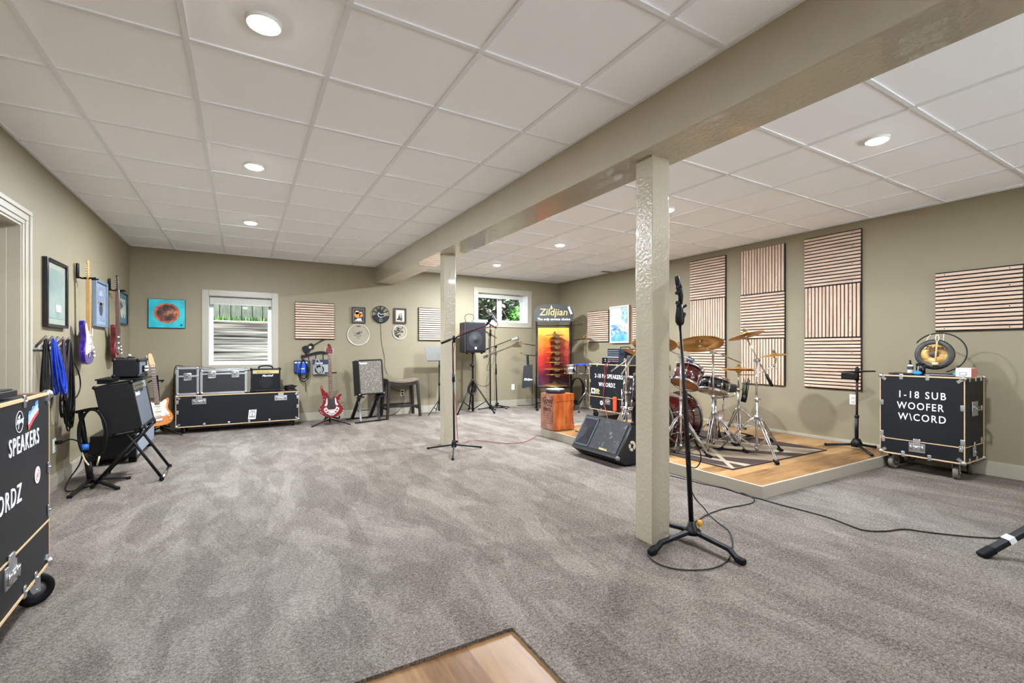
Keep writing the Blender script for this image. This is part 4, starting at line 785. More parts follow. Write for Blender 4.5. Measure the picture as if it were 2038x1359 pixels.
for x, z in ((-.135, .475), (-.128, .45), (-.10, .43), (-.118, .33), (-.105, .28), (-.145, .205), (-.165, .14), (-.16, .10), (-.14, .075), (.12, .22), (.135, .3), (.15, .18), (.17, .14), (.165, .1), (.15, .07), (.125, .045), (.105, .25), (-.075, .395)): b.sph((x, -0.001, z), 0.0062, PEARL, (1, .5, 1), 8)
b.build('pearl_dots', bg)
t = thing('guitar_stand', 'black floor stand holding the red bass guitar', 'stand', (1.17, 7.55, 0))
for x, y in ((0.886, 7.42), (1.433, 7.37), (1.2, 7.92)): b = B(); b.tube([(1.17, 7.58, 0.085), (x, y, 0.011)], 0.010, MATT, 8); b.build('leg', t, world=True)
b = B(); b.tube([(1.17, 7.58, 0.03), (1.17, 7.60, 0.12), (1.18, 7.70, 0.78)], 0.011, MATT, 8); b.build('pole', t, world=True)
b = B(); [b.tube([(1.17, 7.60, 0.12), (1.185 + s * 0.10, 7.56, 0.09), (1.185 + s * 0.10, 7.44, 0.115), (1.185 + s * 0.10, 7.435, 0.145)], 0.011, RUBBER, 8) for s in (-1, 1)]; b.build('cradle', t, world=True)
b = B(); b.tube([(1.11, 7.50, 0.80), (1.11, 7.68, 0.79), (1.25, 7.68, 0.79), (1.25, 7.50, 0.80)], 0.009, RUBBER, 8); b.build('yoke', t, world=True)
# ---- bass amplifier with silver sparkle cloth on a tilt back stand
SPARK = bpy.data.materials.new('silver_sparkle_cloth'); SPARK.use_nodes = True
_N = SPARK.node_tree.nodes; _L = SPARK.node_tree.links; _p = _N['Principled BSDF']; _tc = _N.new('ShaderNodeTexCoord'); _v = _N.new('ShaderNodeTexVoronoi'); _v.inputs['Scale'].default_value = 62; _L.new(_tc.outputs['Object'], _v.inputs[0])
_r = _N.new('ShaderNodeValToRGB'); _r.color_ramp.elements[0].color = lin((236, 232, 222)) + (1,); _r.color_ramp.elements[0].position = 0.13; _r.color_ramp.elements[1].color = lin((98, 90, 79)) + (1,); _r.color_ramp.elements[1].position = 0.24
_L.new(_v.outputs['Distance'], _r.inputs[0]); _L.new(_r.outputs[0], _p.inputs['Base Color']); _p.inputs['Roughness'].default_value = 0.5
t = combo('bass_amplifier', 'tall bass amplifier with silver sparkle cloth on a black tilting stand', (1.79, 7.50, 0.43), 0, 0.40, 0.57, 0.30, SPARK, None, 'Fender', CHROME, -math.radians(6), 0, -0.12, 0.05, speaker=False, handle=False)
t.rotation_euler = (-math.radians(6), math.radians(-1.5), math.radians(4))
t = thing('amplifier_stand', 'black stand on two floor rails under the sparkle cloth amplifier', 'stand', (1.8, 7.7, 0))
for x in (1.64, 1.93):
    b = B(); b.bar((x, 7.80, 0.40), (x - 0.02, 7.52, 0.02), 0.03, 0.025, STEEL if x < 1.7 else MATT); b.build('front_leg', t, world=True); b = B(); b.bar((x, 7.66, 0.42), (x - 0.07, 7.95, 0.02), 0.045, 0.03, MATT); b.build('rear_leg', t, world=True)
    b = B(); b.bar((x, 7.47, 0.408), (x, 7.84, 0.362), 0.05, 0.024, MATT, bev=0.004); b.build('support_arm', t, world=True)
for (p, q) in (((1.47, 7.93, 0.012), (1.98, 8.04, 0.012)), ((1.52, 7.46, 0.012), (2.08, 7.62, 0.012))): b = B(); b.bar(p, q, 0.03, 0.022, MATT, bev=0.004); b.build('floor_rail', t, world=True)
b = B(); b.cyl((1.60, 7.72, 0.17), (1.90, 7.72, 0.17), 0.007, MATT, seg=8); b.build('cross_bar', t, world=True)
# ---- saddle stool
ESP = mat('espresso_wood', (26, 18, 14), 0.45, var=0.15, scale=20, stretch=(6, 6, 1)); LINEN = mat('taupe_seat_fabric', (112, 98, 80), 0.85, var=0.08, scale=200)
t = thing('saddle_stool', 'dark wood saddle stool with a studded taupe seat', 'stool', (2.39, 7.96, 0))
def sd(u, v): x = -0.27 + 0.54 * u; y = -0.18 + 0.36 * v; e = 1 - (2 * u - 1) ** 8; return (x, y, 0.615 + 0.05 * (x / 0.27) ** 2 * 0.75 + 0.022 * e * (1 - (2 * v - 1) ** 6))
b = B(); b.grid(sd, 16, 10, LINEN); [b.grid(lambda u, v, s=s: (-0.27 + 0.54 * u, s * 0.18, 0.615 + 0.0375 * (2 * u - 1) ** 2 - 0.03 * v), 16, 1, LINEN) for s in (-1, 1)]; [b.grid(lambda u, v, s=s: (s * 0.27, -0.18 + 0.36 * u, 0.6525 - 0.03 * v), 4, 1, LINEN) for s in (-1, 1)]; b.build('seat', t)
b = B(); [b.sph((-0.262 + 0.0175 * k, -0.182, 0.594 + 0.0375 * ((-0.262 + 0.0175 * k) / 0.27) ** 2), 0.0062, STEEL, seg=8) for k in range(31)]; b.build('studs', t)
b = B(); pr = [(-0.262 + 0.524 * k / 16) for k in range(17)]; b.prism([(x, 0.59 + 0.0375 * (x / 0.27) ** 2) for x in pr] + [(x, 0.535 + 0.03 * (x / 0.27) ** 2) for x in pr[::-1]], -0.172, 0.172, ESP); b.build('seat_rail', t)
for sx in (-1, 1):
    for sy in (-1, 1): b = B(); b.bar((sx * 0.285, sy * 0.19, 0), (sx * 0.245, sy * 0.155, 0.60), 0.042, 0.042, ESP, (0, 1, 0), 0.004); b.build('leg', t)
for p, q, z in (((-.27, -.18), (.27, -.18), 0.19), ((-.27, .18), (.27, .18), 0.19), ((-.272, -.18), (-.272, .18), 0.14), ((.272, -.18), (.272, .18), 0.14)): b = B(); b.bar((*p, z), (*q, z), 0.022, 0.035, ESP, bev=0.003); b.build('stretcher', t)
b = B(); b.cyl((2.482, YB - 0.008, 0.405), (2.482, YB - 0.045, 0.405), 0.014, RUBBER); b.tube([(2.482, YB - 0.045, 0.405), (2.4, YB - 0.07, 0.42), (2.33, YB - 0.05, 0.44), (2.25, YB - 0.04, 0.5)], 0.0045, CORD, 6, sub=4)
b.cyl((2.482, YB - 0.008, 0.36), (2.482, YB - 0.04, 0.36), 0.014, RUBBER); b.tube([(2.482, YB - 0.04, 0.36), (2.50, YB - 0.07, 0.28), (2.47, YB - 0.08, 0.2), (2.42, YB - 0.08, 0.09), (2.25, YB - 0.12, 0.01), (2.05, YB - 0.16, 0.008)], 0.0045, CORD, 6, sub=4)
tag(b.build('mains_lead'), 'black power leads plugged in behind the stool', 'power cord')
# ---- music stand
t = thing('music_stand', 'grey metal music stand left of the far post', 'music stand', (3.06, 7.86, 0))
GREYM = mat('grey_desk_metal', (80, 76, 70), 0.45, 0.3, var=0.05)
b = B(); M0 = b.M = Matrix.Translation((0, -0.03, 0.95)) @ Matrix.Rotation(math.radians(-14), 4, 'X'); b.prism([(-0.24, 0.0), (0.24, 0.0), (0.275, 0.27), (-0.275, 0.27)], -0.002, 0.002, GREYM); b.box(-0.24, 0.24, -0.05, 0.0, -0.004, 0.0, GREYM)
for x in (-.04, 0, .04):
    for z in (.1, .13): b.prism(circ(.005, 8, (x, z)), -0.003, -0.001, BLACK)
b.build('desk', t)
b = B(); b.cyl((0, 0, 0.05), (0, 0, 0.55), 0.013, MATT); b.cyl((0, 0, 0.55), (0, 0, 0.98), 0.009, MATT); b.cyl((0, 0, 0.52), (0, 0, 0.56), 0.018, MATT); b.sph((0.028, 0, 0.54), 0.012, MATT); b.cyl((0, 0, 0.84), (0, 0, 0.88), 0.014, MATT); b.build('pole', t)
for a in (-2.6, -0.6, 1.4): b = B(); b.tube([(0, 0, 0.24), (0.03 * math.cos(a), 0.03 * math.sin(a), 0.23), (0.30 * math.cos(a), 0.30 * math.sin(a), 0.012)], 0.008, MATT, 8); b.tube([(0, 0, 0.06), (0.15 * math.cos(a), 0.15 * math.sin(a), 0.125)], 0.006, MATT, 6); b.build('leg', t)
# ---- loudspeaker on its tripod
t = thing('speaker_stand', 'black tripod stand under the loudspeaker, cable coiled round it', 'stand', (3.66, 7.72, 0))
b = B(); b.cyl((0, 0, 0.02), (0, 0, 0.62), 0.02, MATT); b.cyl((0, 0, 0.6), (0, 0, 1.078), 0.0165, MATT); b.cyl((0, 0, 0.83), (0, 0, 0.90), 0.026, MATT); b.sph((-0.045, 0, 0.87), 0.018, MATT); b.build('pole', t)
for a in (-2.7, -0.85, 1.3): b = B(); x, y = 0.42 * math.cos(a), 0.42 * math.sin(a); b.tube([(0.03 * math.cos(a), 0.03 * math.sin(a), 0.55), (x, y, 0.015)], 0.014, MATT, 8); b.tube([(0, 0, 0.05), (x * 0.62, y * 0.62, 0.22)], 0.009, MATT, 8); b.cyl((x, y, 0), (x, y, 0.03), 0.02, RUBBER); b.build('leg', t)
b = B(); b.cyl((0, 0, 0.52), (0, 0, 0.60), 0.034, MATT); b.build('collar', t)
coil('cable_coil', 'black cable coiled round the pole of the loudspeaker tripod', (3.63, 7.665, 0.6), -0.02, 0.27, 0.2, 5, 0.006, CORD, ax=(1, 0, 0), out=(0, -1, 0), seed=11)
t = thing('loudspeaker', 'black loudspeaker with round grille outline on the tripod left of the small window', 'speaker', (3.655, 7.60, 1.075), 0.04)
b = B(); b.prism([(-0.215, 0), (0.215, 0), (0.17, 0.3), (-0.17, 0.3)], 0.02, 0.575, mat('speaker_shell', (28, 29, 31), 0.55, bump=0.1, bscale=300), 0.02, plane='xy'); b.build('cabinet', t)
b = B(); b.box(-0.195, 0.195, -0.014, 0.004, 0.05, 0.565, GRILLE, 0.012); b.build('grille', t)
b = B(); b.lathe([(0, 0.012), (0.02, 0.010), (0.028, 0.003), (0.12, 0.0015), (0.15, 0.0)], mat('cone_dark', (20, 20, 20), .7), 32, (0, -0.0135, 0.26), (0, -1, 0)); b.build('cone', t)
b = B(); b.box(-0.02, 0.02, -0.018, -0.013, 0.085, 0.125, LETTER, 0.004); b.lathe([(0.008, 0.001), (0.013, 0.001), (0.013, 0.003), (0.008, 0.003)], BLACK, 16, (0, -0.017, 0.105), (0, -1, 0), closed=True); b.build('badge', t)
b = B(); [b.cyl((s * 0.15, 0.04, 0), (s * 0.15, 0.04, 0.022), 0.02, RUBBER) for s in (-1, 1)]; b.cyl((0, 0.1, -0.0), (0, 0.1, 0.022), 0.03, BLACK); b.build('foot', t)
b = B(); b.tube([(3.52, 7.72, 1.66), (3.50, 7.72, 1.75), (3.56, 7.72, 1.80), (3.66, 7.72, 1.79), (3.68, 7.72, 1.72), (3.64, 7.72, 1.665)], 0.005, CORD, 6, sub=5); b.tube([(3.57, 7.74, 1.665), (3.58, 7.74, 1.70), (3.64, 7.74, 1.71), (3.7, 7.74, 1.66)], 0.006, mat('pale_lead', (180, 176, 166), .5), 6, sub=4)
tag(b.build('looped_lead'), 'looped black lead lying on top of the loudspeaker', 'cable')
# ================================================================== stage platform and rug
PZ = 0.10
t = thing('stage_platform', 'low plank topped stage platform with beige edge boards', 'platform', (3.45, 2.11, 0))
b = B(); b.box(3.468, 5.915, 2.128, 5.14, 0.002, PZ - 0.001, DECK); b.build('deck', t, world=True)
b = B(); b.box(3.45, 3.47, 2.11, 5.16, 0, PZ, TRIM, 0.003); b.build('edge_board', t, world=True)
b = B(); b.box(3.47, 5.915, 2.1105, 2.13, 0, PZ, TRIM, 0.003); b.build('edge_board', t, world=True)
b = B(); b.box(3.47, 5.915, 5.14, 5.1595, 0, PZ, TRIM, 0.003); b.build('edge_board', t, world=True)
RX0, RX1, RY0, RY1, RZ = 3.70, 5.28, 2.53, 4.75, PZ + 0.007
t = thing('area_rug', 'brown and taupe rug with sweeping curved bands under the drum kit', 'rug', (4.5, 3.6, PZ))
RUGT = mat('rug_taupe', (112, 95, 76), 0.95, var=0.18, scale=120, bump=0.3, bscale=300); RUGD = mat('rug_brown', (52, 34, 27), 0.95, var=0.2, scale=120, bump=0.3, bscale=300); RUGC = mat('rug_cream', (152, 138, 114), 0.95, var=0.1, scale=120, bump=0.3, bscale=300)
b = B(); b.box(RX0, RX1, RY0, RY1, PZ, RZ, RUGD); b.box(RX0 + 0.012, RX1 - 0.012, RY0 + 0.012, RY1 - 0.012, RZ - 0.002, RZ + 0.0006, RUGT); b.build('pile', t, world=True)
b = B()
def band(a0, a1, s0, s1, m, z, bow0=0.0, bow1=0.0, y0=RY0 + 0.015, y1=RY1 - 0.015):
    n = 30; cl_ = lambda x: min(RX1 - 0.015, max(RX0 + 0.015, x)); f = lambda a, s, bo, t: cl_(a + s * t + bo * math.sin(math.pi * t))
    P = [(f(a0, s0, bow0, k / n), y0 + (y1 - y0) * k / n) for k in range(n + 1)] + [(f(a1, s1, bow1, k / n), y0 + (y1 - y0) * k / n) for k in range(n, -1, -1)]
    P = [q for k, q in enumerate(P) if k == 0 or (abs(q[0] - P[k - 1][0]) + abs(q[1] - P[k - 1][1])) > 1e-6]
    b.prism(P, RZ, RZ + z, m, plane='xy')
RUGL = mat('rug_light_taupe', (126, 109, 88), 0.95, var=0.15, scale=120, bump=0.3, bscale=300)
band(3.79, 3.90, -0.7, -0.25, RUGD, 0.0012); band(3.90, 3.99, -0.25, -0.30, RUGC, 0.0016, 0, -0.05); band(3.99, 4.30, -0.30, -1.3, RUGD, 0.0013, -0.05, -0.1); band(4.30, 4.66, -1.3, -0.9, RUGL, 0.0012, -0.1, -0.2)
band(4.66, 4.87, -0.9, -1.5, RUGD, 0.0015, -0.2, -0.1); band(4.87, 4.98, -1.5, -1.1, RUGC, 0.0016, -0.1, -0.15); band(4.98, 5.17, -1.1, -0.9, RUGT, 0.0012, -0.15, -0.1); band(5.17, 5.21, -0.9, -0.86, RUGC, 0.0017, -0.1, -0.1); band(5.21, 5.5, -0.86, -0.5, RUGD, 0.0013, -0.1, 0)
band(3.70, 3.75, 1.9, 1.93, RUGC, 0.002)
b.build('curved_bands', t, world=True)
# ================================================================== the three big road cases
LC = 0.012
tA = road_case('road_case', 'tall black road case at the left edge lettered SPEAKERS, cut off by the frame', (-0.743, 1.991, 0), HALF + 0.045, 1.0, 0.795, 0.50, 0.15, 0.35,
    [(0.66, 0.938), (0.33, 0.938), (0.985, 0.60), (0.985, 0.40), (0.66, 0.157), (0.33, 0.157), (0.8, 0.157)], [(1, 0.25, 0.6)], 0.022, [(0.50, 0.335)], None)
for x_, y_ in ((0.90, 0.038), (0.12, 0.055), (0.12, 0.42), (0.85, 0.42)): caster(tA, x_, y_, 0.146, 0.068, 0.04, -1.0 if y_ < 0.04 else 1.2, 0.012)
lettering(tA, [('SPEAKERS', 0.098, 0.662, 0.768, dict(bold=0.0004, wide=0.72, space=1.22)), ('W\\CORDZ', 0.104, 0.62, 0.575, dict(bold=0.0004, wide=0.78, align='RIGHT', space=1.2))])
b = B(); b.lathe([(0.0405, 0), (0.0435, 0), (0.0435, .001), (0.0405, .001)], LETTER, 40, (0.60, -0.0015, 0.862), (0, -1, 0), closed=True); b.text('Peavey', 0.027, LETTER, (0.605, -0.002, 0.865), (1, 0, 0.1), (-0.1, 0, 1), 0.001, 0.0003, shear=0.4)
b.prism([(0.583, 0.835), (0.588, 0.835), (0.604, 0.890), (0.578, 0.880), (0.58, 0.876), (0.597, 0.882)], -0.003, -0.002, LETTER); b.build('round_logo', tA)
b = B(); PALEB, REDS = mat('sticker_blue', (96, 140, 188), .5), mat('sticker_red', (214, 74, 78), .5)
b.prism([(0.700, 0.872), (0.712, 0.892), (0.745, 0.893), (0.755, 0.908), (0.79, 0.908), (0.80, 0.925), (0.83, 0.928), (0.835, 0.885), (0.76, 0.862), (0.70, 0.835)], -0.0025, -0.0015, PALEB)
b.prism([(0.70, 0.835), (0.76, 0.862), (0.835, 0.885), (0.835, 0.872), (0.765, 0.845), (0.705, 0.812)], -0.003, -0.002, REDS); b.prism([(0.702, 0.842), (0.76, 0.868), (0.833, 0.891), (0.833, 0.886), (0.76, 0.863), (0.703, 0.837)], -0.0035, -0.0025, LETTER)
for k in range(7): x = 0.712 + k * 0.017; b.prism([(x, 0.853 + k * .006), (x + .008, 0.855 + k * .006), (x + .010, 0.877 + k * .006), (x + .003, 0.877 + k * .006)], -0.0032, -0.0022, LETTER)
b.build('swoosh_sticker', tA, label='blue and red swoosh sticker')
b = B(); b.prism(circ(0.037, 32, (0.825, 0.60)), -0.0025, -0.0015, mat('sticker_white', (232, 226, 226), .5)); b.lathe([(0.022, 0), (0.025, 0), (0.025, .0012), (0.022, .0012)], mat('sticker_pink', (196, 140, 150), .5), 28, (0.825, -0.0022, 0.60), (0, -1, 0), closed=True); b.prism(circ(0.012, 14, (0.825, 0.60)), -0.0035, -0.0025, mat('sticker_pink', (196, 140, 150), .5)); b.build('round_sticker', tA)
b = B(); b.box(-1.18, -0.83, 2.05, 2.78, 0.953, 0.980, BLACK, 0.004); b.box(-1.17, -0.84, 2.07, 2.76, 0.980, 0.986, mat('dark_lid', (40, 38, 42), 0.3), 0.002); tag(b.build('flat_case'), 'flat black equipment lid lying on top of the case lettered SPEAKERS', 'equipment')
tC = road_case('road_case', 'black road case lettered 2-18 PA SPEAKERS carrying the mixer', (5.16, 6.22, 0), -HALF, 0.92, 0.755, 0.74, 0.15, 0.365,
    [(0.2, 0.898), (0.44, 0.898), (0.68, 0.898), (0.02, 0.62), (0.9, 0.62), (0.02, 0.40), (0.9, 0.40), (0.3, 0.157), (0.62, 0.157)], (), 0.018, [(0.46, 0.34)], (0.05, 0.034))
lettering(tC, [('2-18 PA SPEAKERS', 0.095, 0.475, 0.712, dict(bold=0.0006, wide=0.80, space=1.12)), ('W\\CORDZ', 0.095, 0.44, 0.572, dict(bold=0.0006, wide=0.80, space=1.12))])
b = B(); b.box(0.05, 0.15, -0.003, -0.001, 0.41, 0.50, LETTER); b.prism([(0.07, 0.42), (0.13, 0.42), (0.13, 0.46), (0.10, 0.49), (0.07, 0.46)], -0.004, -0.003, BLACK); b.box(0.09, 0.11, -0.005, -0.004, 0.42, 0.445, LETTER)
for k in range(4): b.box(0.165, 0.265 - 0.02 * (k % 2), -0.003, -0.001, 0.415 + k * 0.022, 0.427 + k * 0.022, mat('yellow_print', (196, 190, 120), .5))
b.build('house_sticker', tC); b = B(); b.prism(circ(0.037, 24, (0.31, 0.27)), -0.003, -0.001, LETTER); b.prism(circ(0.014, 14, (0.31, 0.27)), -0.004, -0.003, BLACK); b.build('round_sticker', tC)
tD = road_case('road_case', 'black road case lettered 1-18 SUB WOOFER with a small gong on top', (5.412, 2.115, 0), -HALF, 0.612, 0.745, 0.48, 0.158, 0.297,
    [(0.165, 0.895), (0.36, 0.895), (0.012, 0.64), (0.60, 0.64), (0.012, 0.34), (0.60, 0.34), (0.024, 0.285), (0.59, 0.285), (0.18, 0.165), (0.375, 0.165)], [(1, 0.12, 0.89), (1, 0.27, 0.89), (1, 0.4, 0.89), (1, 0.42, 0.62), (1, 0.42, 0.33), (1, 0.12, 0.17), (1, 0.3, 0.17)], 0.021, [(0.285, 0.283)], None)
TYRE = mat('grey_tyre', (104, 97, 88), 0.7)
for x_, y_, a_ in ((0.075, 0.06, 1.35), (0.54, 0.06, 1.7), (0.075, 0.42, 1.2), (0.54, 0.40, 1.9)): caster(tD, x_, y_, 0.154, 0.06, 0.038, a_, 0.02, TYRE)
lettering(tD, [('1-18 SUB', 0.092, 0.315, 0.728, dict(bold=0.0007, wide=0.80, space=1.28)), ('WOOFER', 0.092, 0.305, 0.622, dict(bold=0.0007, wide=0.78, space=1.2)), ('W\\CORD', 0.092, 0.318, 0.518, dict(bold=0.0007, wide=0.80, space=1.22))])
b = B(); b.box(0.611, 0.618, 0.17, 0.31, 0.56, 0.69, STEEL, 0.003); b.tube([(0.62, 0.19, 0.65), (0.645, 0.20, 0.62), (0.645, 0.28, 0.62), (0.62, 0.29, 0.65)], 0.007, CHROME, 8); b.build('side_handle', tD)
b = B(); b.box(0.611, 0.617, 0.19, 0.27, 0.20, 0.285, STEEL, 0.003); b.box(0.613, 0.62, 0.215, 0.245, 0.26, 0.33, STEEL, 0.003); b.sph((0.62, 0.23, 0.24), 0.012, CHROME); b.build('side_latch', tD)
# ================================================================== right wall: slatted panels and painting
for cy, col, ups in ((4.4575, 'first', (0, 1, 0)), (3.6255, 'second', (1, 0, 1)), (2.79, 'third', (0, 1, 0))):
    for k, u in enumerate(ups):
        slat_panel('%s slatted panel of the %s column, %s' % (('top', 'middle', 'bottom')[k], col, {'first': 'right of the near post', 'second': 'behind the drum kit', 'third': 'by the low black stand'}[col]), (XR, cy, 2.195 - 0.6 * k), -HALF, upright=bool(u))
slat_panel('slatted panel over the gong at the right edge', (XR, 1.557, 1.617), -HALF, 0.6, 0.575)
slat_panel('slatted panel left of the blue painting on the right wall', (XR, 6.88, 1.597), -HALF)
slat_panel('slatted panel right of the blue painting, mostly behind the near post', (XR, 5.66, 1.591), -HALF)
t = thing('seaside_painting', 'white framed blue and white painting on the right wall', 'painting', (XR, 6.28, 1.608), -HALF)
b = B()
for x0, x1, z0, z1 in ((-.247, -.22, -.335, .335), (.22, .247, -.335, .335), (-.22, .22, .308, .335), (-.22, .22, -.335, -.308)): b.box(x0, x1, -0.05, -0.001, z0, z1, DIRTYWHITE, 0.002)
b.box(.2455, .2485, -0.048, -0.002, -.333, .333, mat('frame_side_brown', (150, 104, 82), .6)); b.build('frame', t)
PB = [ramp_mat('paint_sky', ((0.3, (212, 222, 222)), (0.6, (240, 242, 238))), 7, .6), ramp_mat('paint_reeds', ((0.3, (96, 140, 138)), (0.5, (150, 186, 180)), (0.65, (226, 232, 224))), 12, .6, (2.5, 1, 1), 6, 0.8), ramp_mat('paint_water', ((0.3, (64, 96, 136)), (0.5, (120, 160, 196)), (0.68, (206, 222, 230))), 10, .6, (1, 1, 2.5), 6, 0.6), ramp_mat('paint_blue', ((0.3, (54, 128, 192)), (0.6, (112, 178, 222))), 8, .6)]
b = B(); b.box(-.221, .221, -0.03, -0.01, -.309, .309, PB[2]); b.box(-.221, .03, -0.0315, -0.03, .0, .309, PB[0]); b.box(.03, .221, -0.0315, -0.03, -.1, .309, PB[1]); b.prism(smooth2([(-.2, -.3), (.2, -.3), (.17, -.2), (.05, -.17), (-.12, -.19), (-.19, -.24)], 3), -0.0325, -0.03, PB[3])
b.prism(smooth2([(.0, -.06), (.06, .02), (.1, -.04), (.15, .03), (.19, -.05), (.16, -.12), (.06, -.12)], 3), -0.0335, -0.031, ramp_mat('paint_spray', ((0.35, (120, 120, 130)), (0.5, (226, 214, 212))), 26, .6)); b.build('canvas', t)
# ================================================================== cymbals, stands, drums
BRASS = ramp_mat('cymbal_bronze', ((0.3, (176, 124, 58)), (0.6, (212, 164, 92))), 4, 0.3); BRASS.node_tree.nodes['Principled BSDF'].inputs['Metallic'].default_value = 0.9
def _lathe_mat(m):
    nt = m.node_tree; N = nt.nodes; L = nt.links; w = N.new('ShaderNodeTexWave'); w.wave_type = 'RINGS'; w.rings_direction = 'SPHERICAL'; w.inputs['Scale'].default_value = 60; w.inputs['Distortion'].default_value = 0.5
    tc = N.new('ShaderNodeTexCoord'); L.new(tc.outputs['Object'], w.inputs[0]); b = N.new('ShaderNodeBump'); b.inputs['Strength'].default_value = 0.12; b.inputs['Distance'].default_value = 0.002; L.new(w.outputs['Fac'], b.inputs['Height']); L.new(b.outputs[0], N['Principled BSDF'].inputs['Normal'])
_lathe_mat(BRASS)
def cym_prof(r): return [(0.004, 0.030 * r / 0.2 + 0.006), (r * 0.05, 0.030 * r / 0.2 + 0.005), (r * 0.13, 0.024 * r / 0.2 + 0.002), (r * 0.19, 0.010 * r / 0.2 + 0.002), (r * 0.23, 0.004 * r / 0.2), (r * 0.6, -0.006 * r / 0.2), (r, -0.020 * r / 0.2)]
def cymbal(label, c, r, nrm=(0, 0, 1), group='drum kit cymbals', flip=False, logo=None):
    n = Vector(nrm).normalized(); q = Vector((0, 0, 1)).rotation_difference(n); o = thing('cymbal', label, 'cymbal', c, group=group); o.rotation_euler = q.to_euler()
    p = cym_prof(r); 
    if flip: p = [(a, -z) for a, z in p]
    b = B(); b.lathe(p + [(a, z - 0.0012) for a, z in p[::-1]], BRASS, 56, closed=True); b.build('plate', o)
    b = B(); b.cyl((0, 0, 0.0), (0, 0, 0.028 * r / 0.2 + 0.03), 0.006, CHROME, seg=10); b.cyl((0, 0, 0.030 * r / 0.2 + 0.006), (0, 0, 0.030 * r / 0.2 + 0.018), 0.016, mat('grey_felt', (88, 86, 84), .95)); b.bar((-.02, 0, .03 * r / .2 + .026), (.02, 0, .03 * r / .2 + .026), 0.006, 0.012, CHROME); b.build('wing_nut', o)
    return o
def tri_legs(t, base, feet, ztop, zmid, r=0.0065, foot=True):
    bx, by = base
    for fx, fy in feet:
        f = Vector((fx, fy, PZ + 0.022)); tp = Vector((bx, by, ztop)); d = (f - tp); side = Vector((-d.y, d.x, 0)).normalized() * 0.014; o0 = Vector((d.x, d.y, 0)).normalized() * 0.022; b = B()
        for s in (-1, 1): b.tube([tp + o0 + side * s * 0.7, tp + d * 0.22 + Vector((0, 0, 0.035)) + side * s, f + side * s * 0.4 + Vector((0, 0, 0.012))], r, CHROME, 8)
        b.bar(Vector((bx, by, zmid)) + o0, tp + d * 0.58 + Vector((0, 0, 0.018)), 0.02, 0.006, CHROME); o = b.build('leg', t, world=True)
        if foot: b = B(); e = Vector((d.x, d.y, 0)).normalized(); b.bar(f - e * 0.03 + Vector((0, 0, 0.016)), f + e * 0.03 + Vector((0, 0, -0.006)), 0.034, 0.026, RUBBER, bev=0.005); b.build('rubber_foot', o, world=True)
def collar(b, p, r=0.019, h=0.035): b.cyl(p, p + Vector((0, 0, h)), r, CHROME); b.cyl(p + Vector((r * 0.8, 0, h / 2)), p + Vector((r + 0.03, 0, h / 2)), 0.006, CHROME, seg=8); b.cbox(p + Vector((r + 0.034, 0, h / 2)), (0.008, 0.032, 0.014), CHROME, 0.003)
def cym_stand(label, base, feet, ptop, boom, weight=False):
    bx, by = base; t = thing('cymbal_stand', label, 'cymbal stand', (bx, by, PZ)); P = lambda z: Vector((bx, by, z))
    b = B(); b.cyl(P(PZ + 0.05), P(PZ + 0.56), 0.0135, CHROME); b.cyl(P(PZ + 0.54), P(ptop), 0.0105, CHROME); collar(b, P(PZ + 0.54)); collar(b, P(PZ + 0.36), 0.02, 0.04); b.cyl(P(PZ + 0.06), P(PZ + 0.09), 0.02, CHROME); b.build('pole', t, world=True)
    tri_legs(t, base, feet, PZ + 0.38, PZ + 0.085)
    b = B(); b.sph(P(ptop), 0.021, CHROME); b.cyl(P(ptop) - Vector((CYW, -SY, 0)) * 0.03, P(ptop) + Vector((CYW, -SY, 0)) * 0.03, 0.014, CHROME); b.bar(P(ptop + 0.015) - Vector((0.03, 0, 0)), P(ptop + 0.015) + Vector((0.03, 0, 0)), 0.012, 0.018, CHROME, bev=0.003); b.build('boom_tilter', t, world=True)
    b = B(); b.cyl(boom[0], boom[1], 0.0068, CHROME, seg=10); b.sph(boom[0], 0.016, CHROME); b.cyl(boom[0], Vector(boom[0]) + Vector((0, 0, 0.03)), 0.006, CHROME, seg=8); bm_ = b.build('boom_arm', t, world=True)
    if weight: d = (Vector(boom[0]) - Vector(boom[1])).normalized(); b = B(); b.cyl(Vector(boom[1]), Vector(boom[1]) + d * 0.13, 0.0145, BLACK); b.build('counterweight', bm_, world=True)
    return t
def ring_feet(base, r, angs): return [(base[0] + r * math.cos(math.radians(a)), base[1] + r * math.sin(math.radians(a))) for a in angs]
cym_stand('chrome boom cymbal stand with a black counterweight at the right of the drum kit', (4.42, 2.76), [(4.214, 2.446), (4.765, 2.725), (4.275, 3.06)], 1.045, ((4.325, 2.817, 1.285), (4.554, 2.684, 0.79)), True)
cymbal('small bronze crash cymbal on the boom stand with the black counterweight', (4.325, 2.817, 1.305), 0.165, (-0.04, 0.30, 1))
cym_stand('chrome boom cymbal stand in front of the snare drum', (4.305, 3.17), [(4.398, 2.865), (4.05, 3.06), (4.53, 3.39)], 1.118, ((4.15, 3.215, 1.195), (4.566, 3.024, 1.012)))
cymbal('large bronze crash cymbal tilted above the middle of the drum kit', (4.15, 3.215, 1.23), 0.232, (0.26, 0.29, 1))
cym_stand('chrome boom cymbal stand just right of the near post', (3.855, 3.215), [(3.56, 3.27), (3.90, 2.92), (4.13, 3.22)], 1.089, ((3.729, 3.442, 1.20), (3.92, 3.10, 1.04)))
cymbal('bronze cymbal mostly hidden behind the near post', (3.729, 3.442, 1.225), 0.225, (0.33, 0.22, 1))
cym_stand('chrome boom stand left of the near post behind the floor wedge', (3.80, 3.93), [(3.54, 3.84), (3.82, 4.22), (4.06, 3.98)], 1.03, (at(1266, 704, 5.2), at(1216, 739, 5.2)))
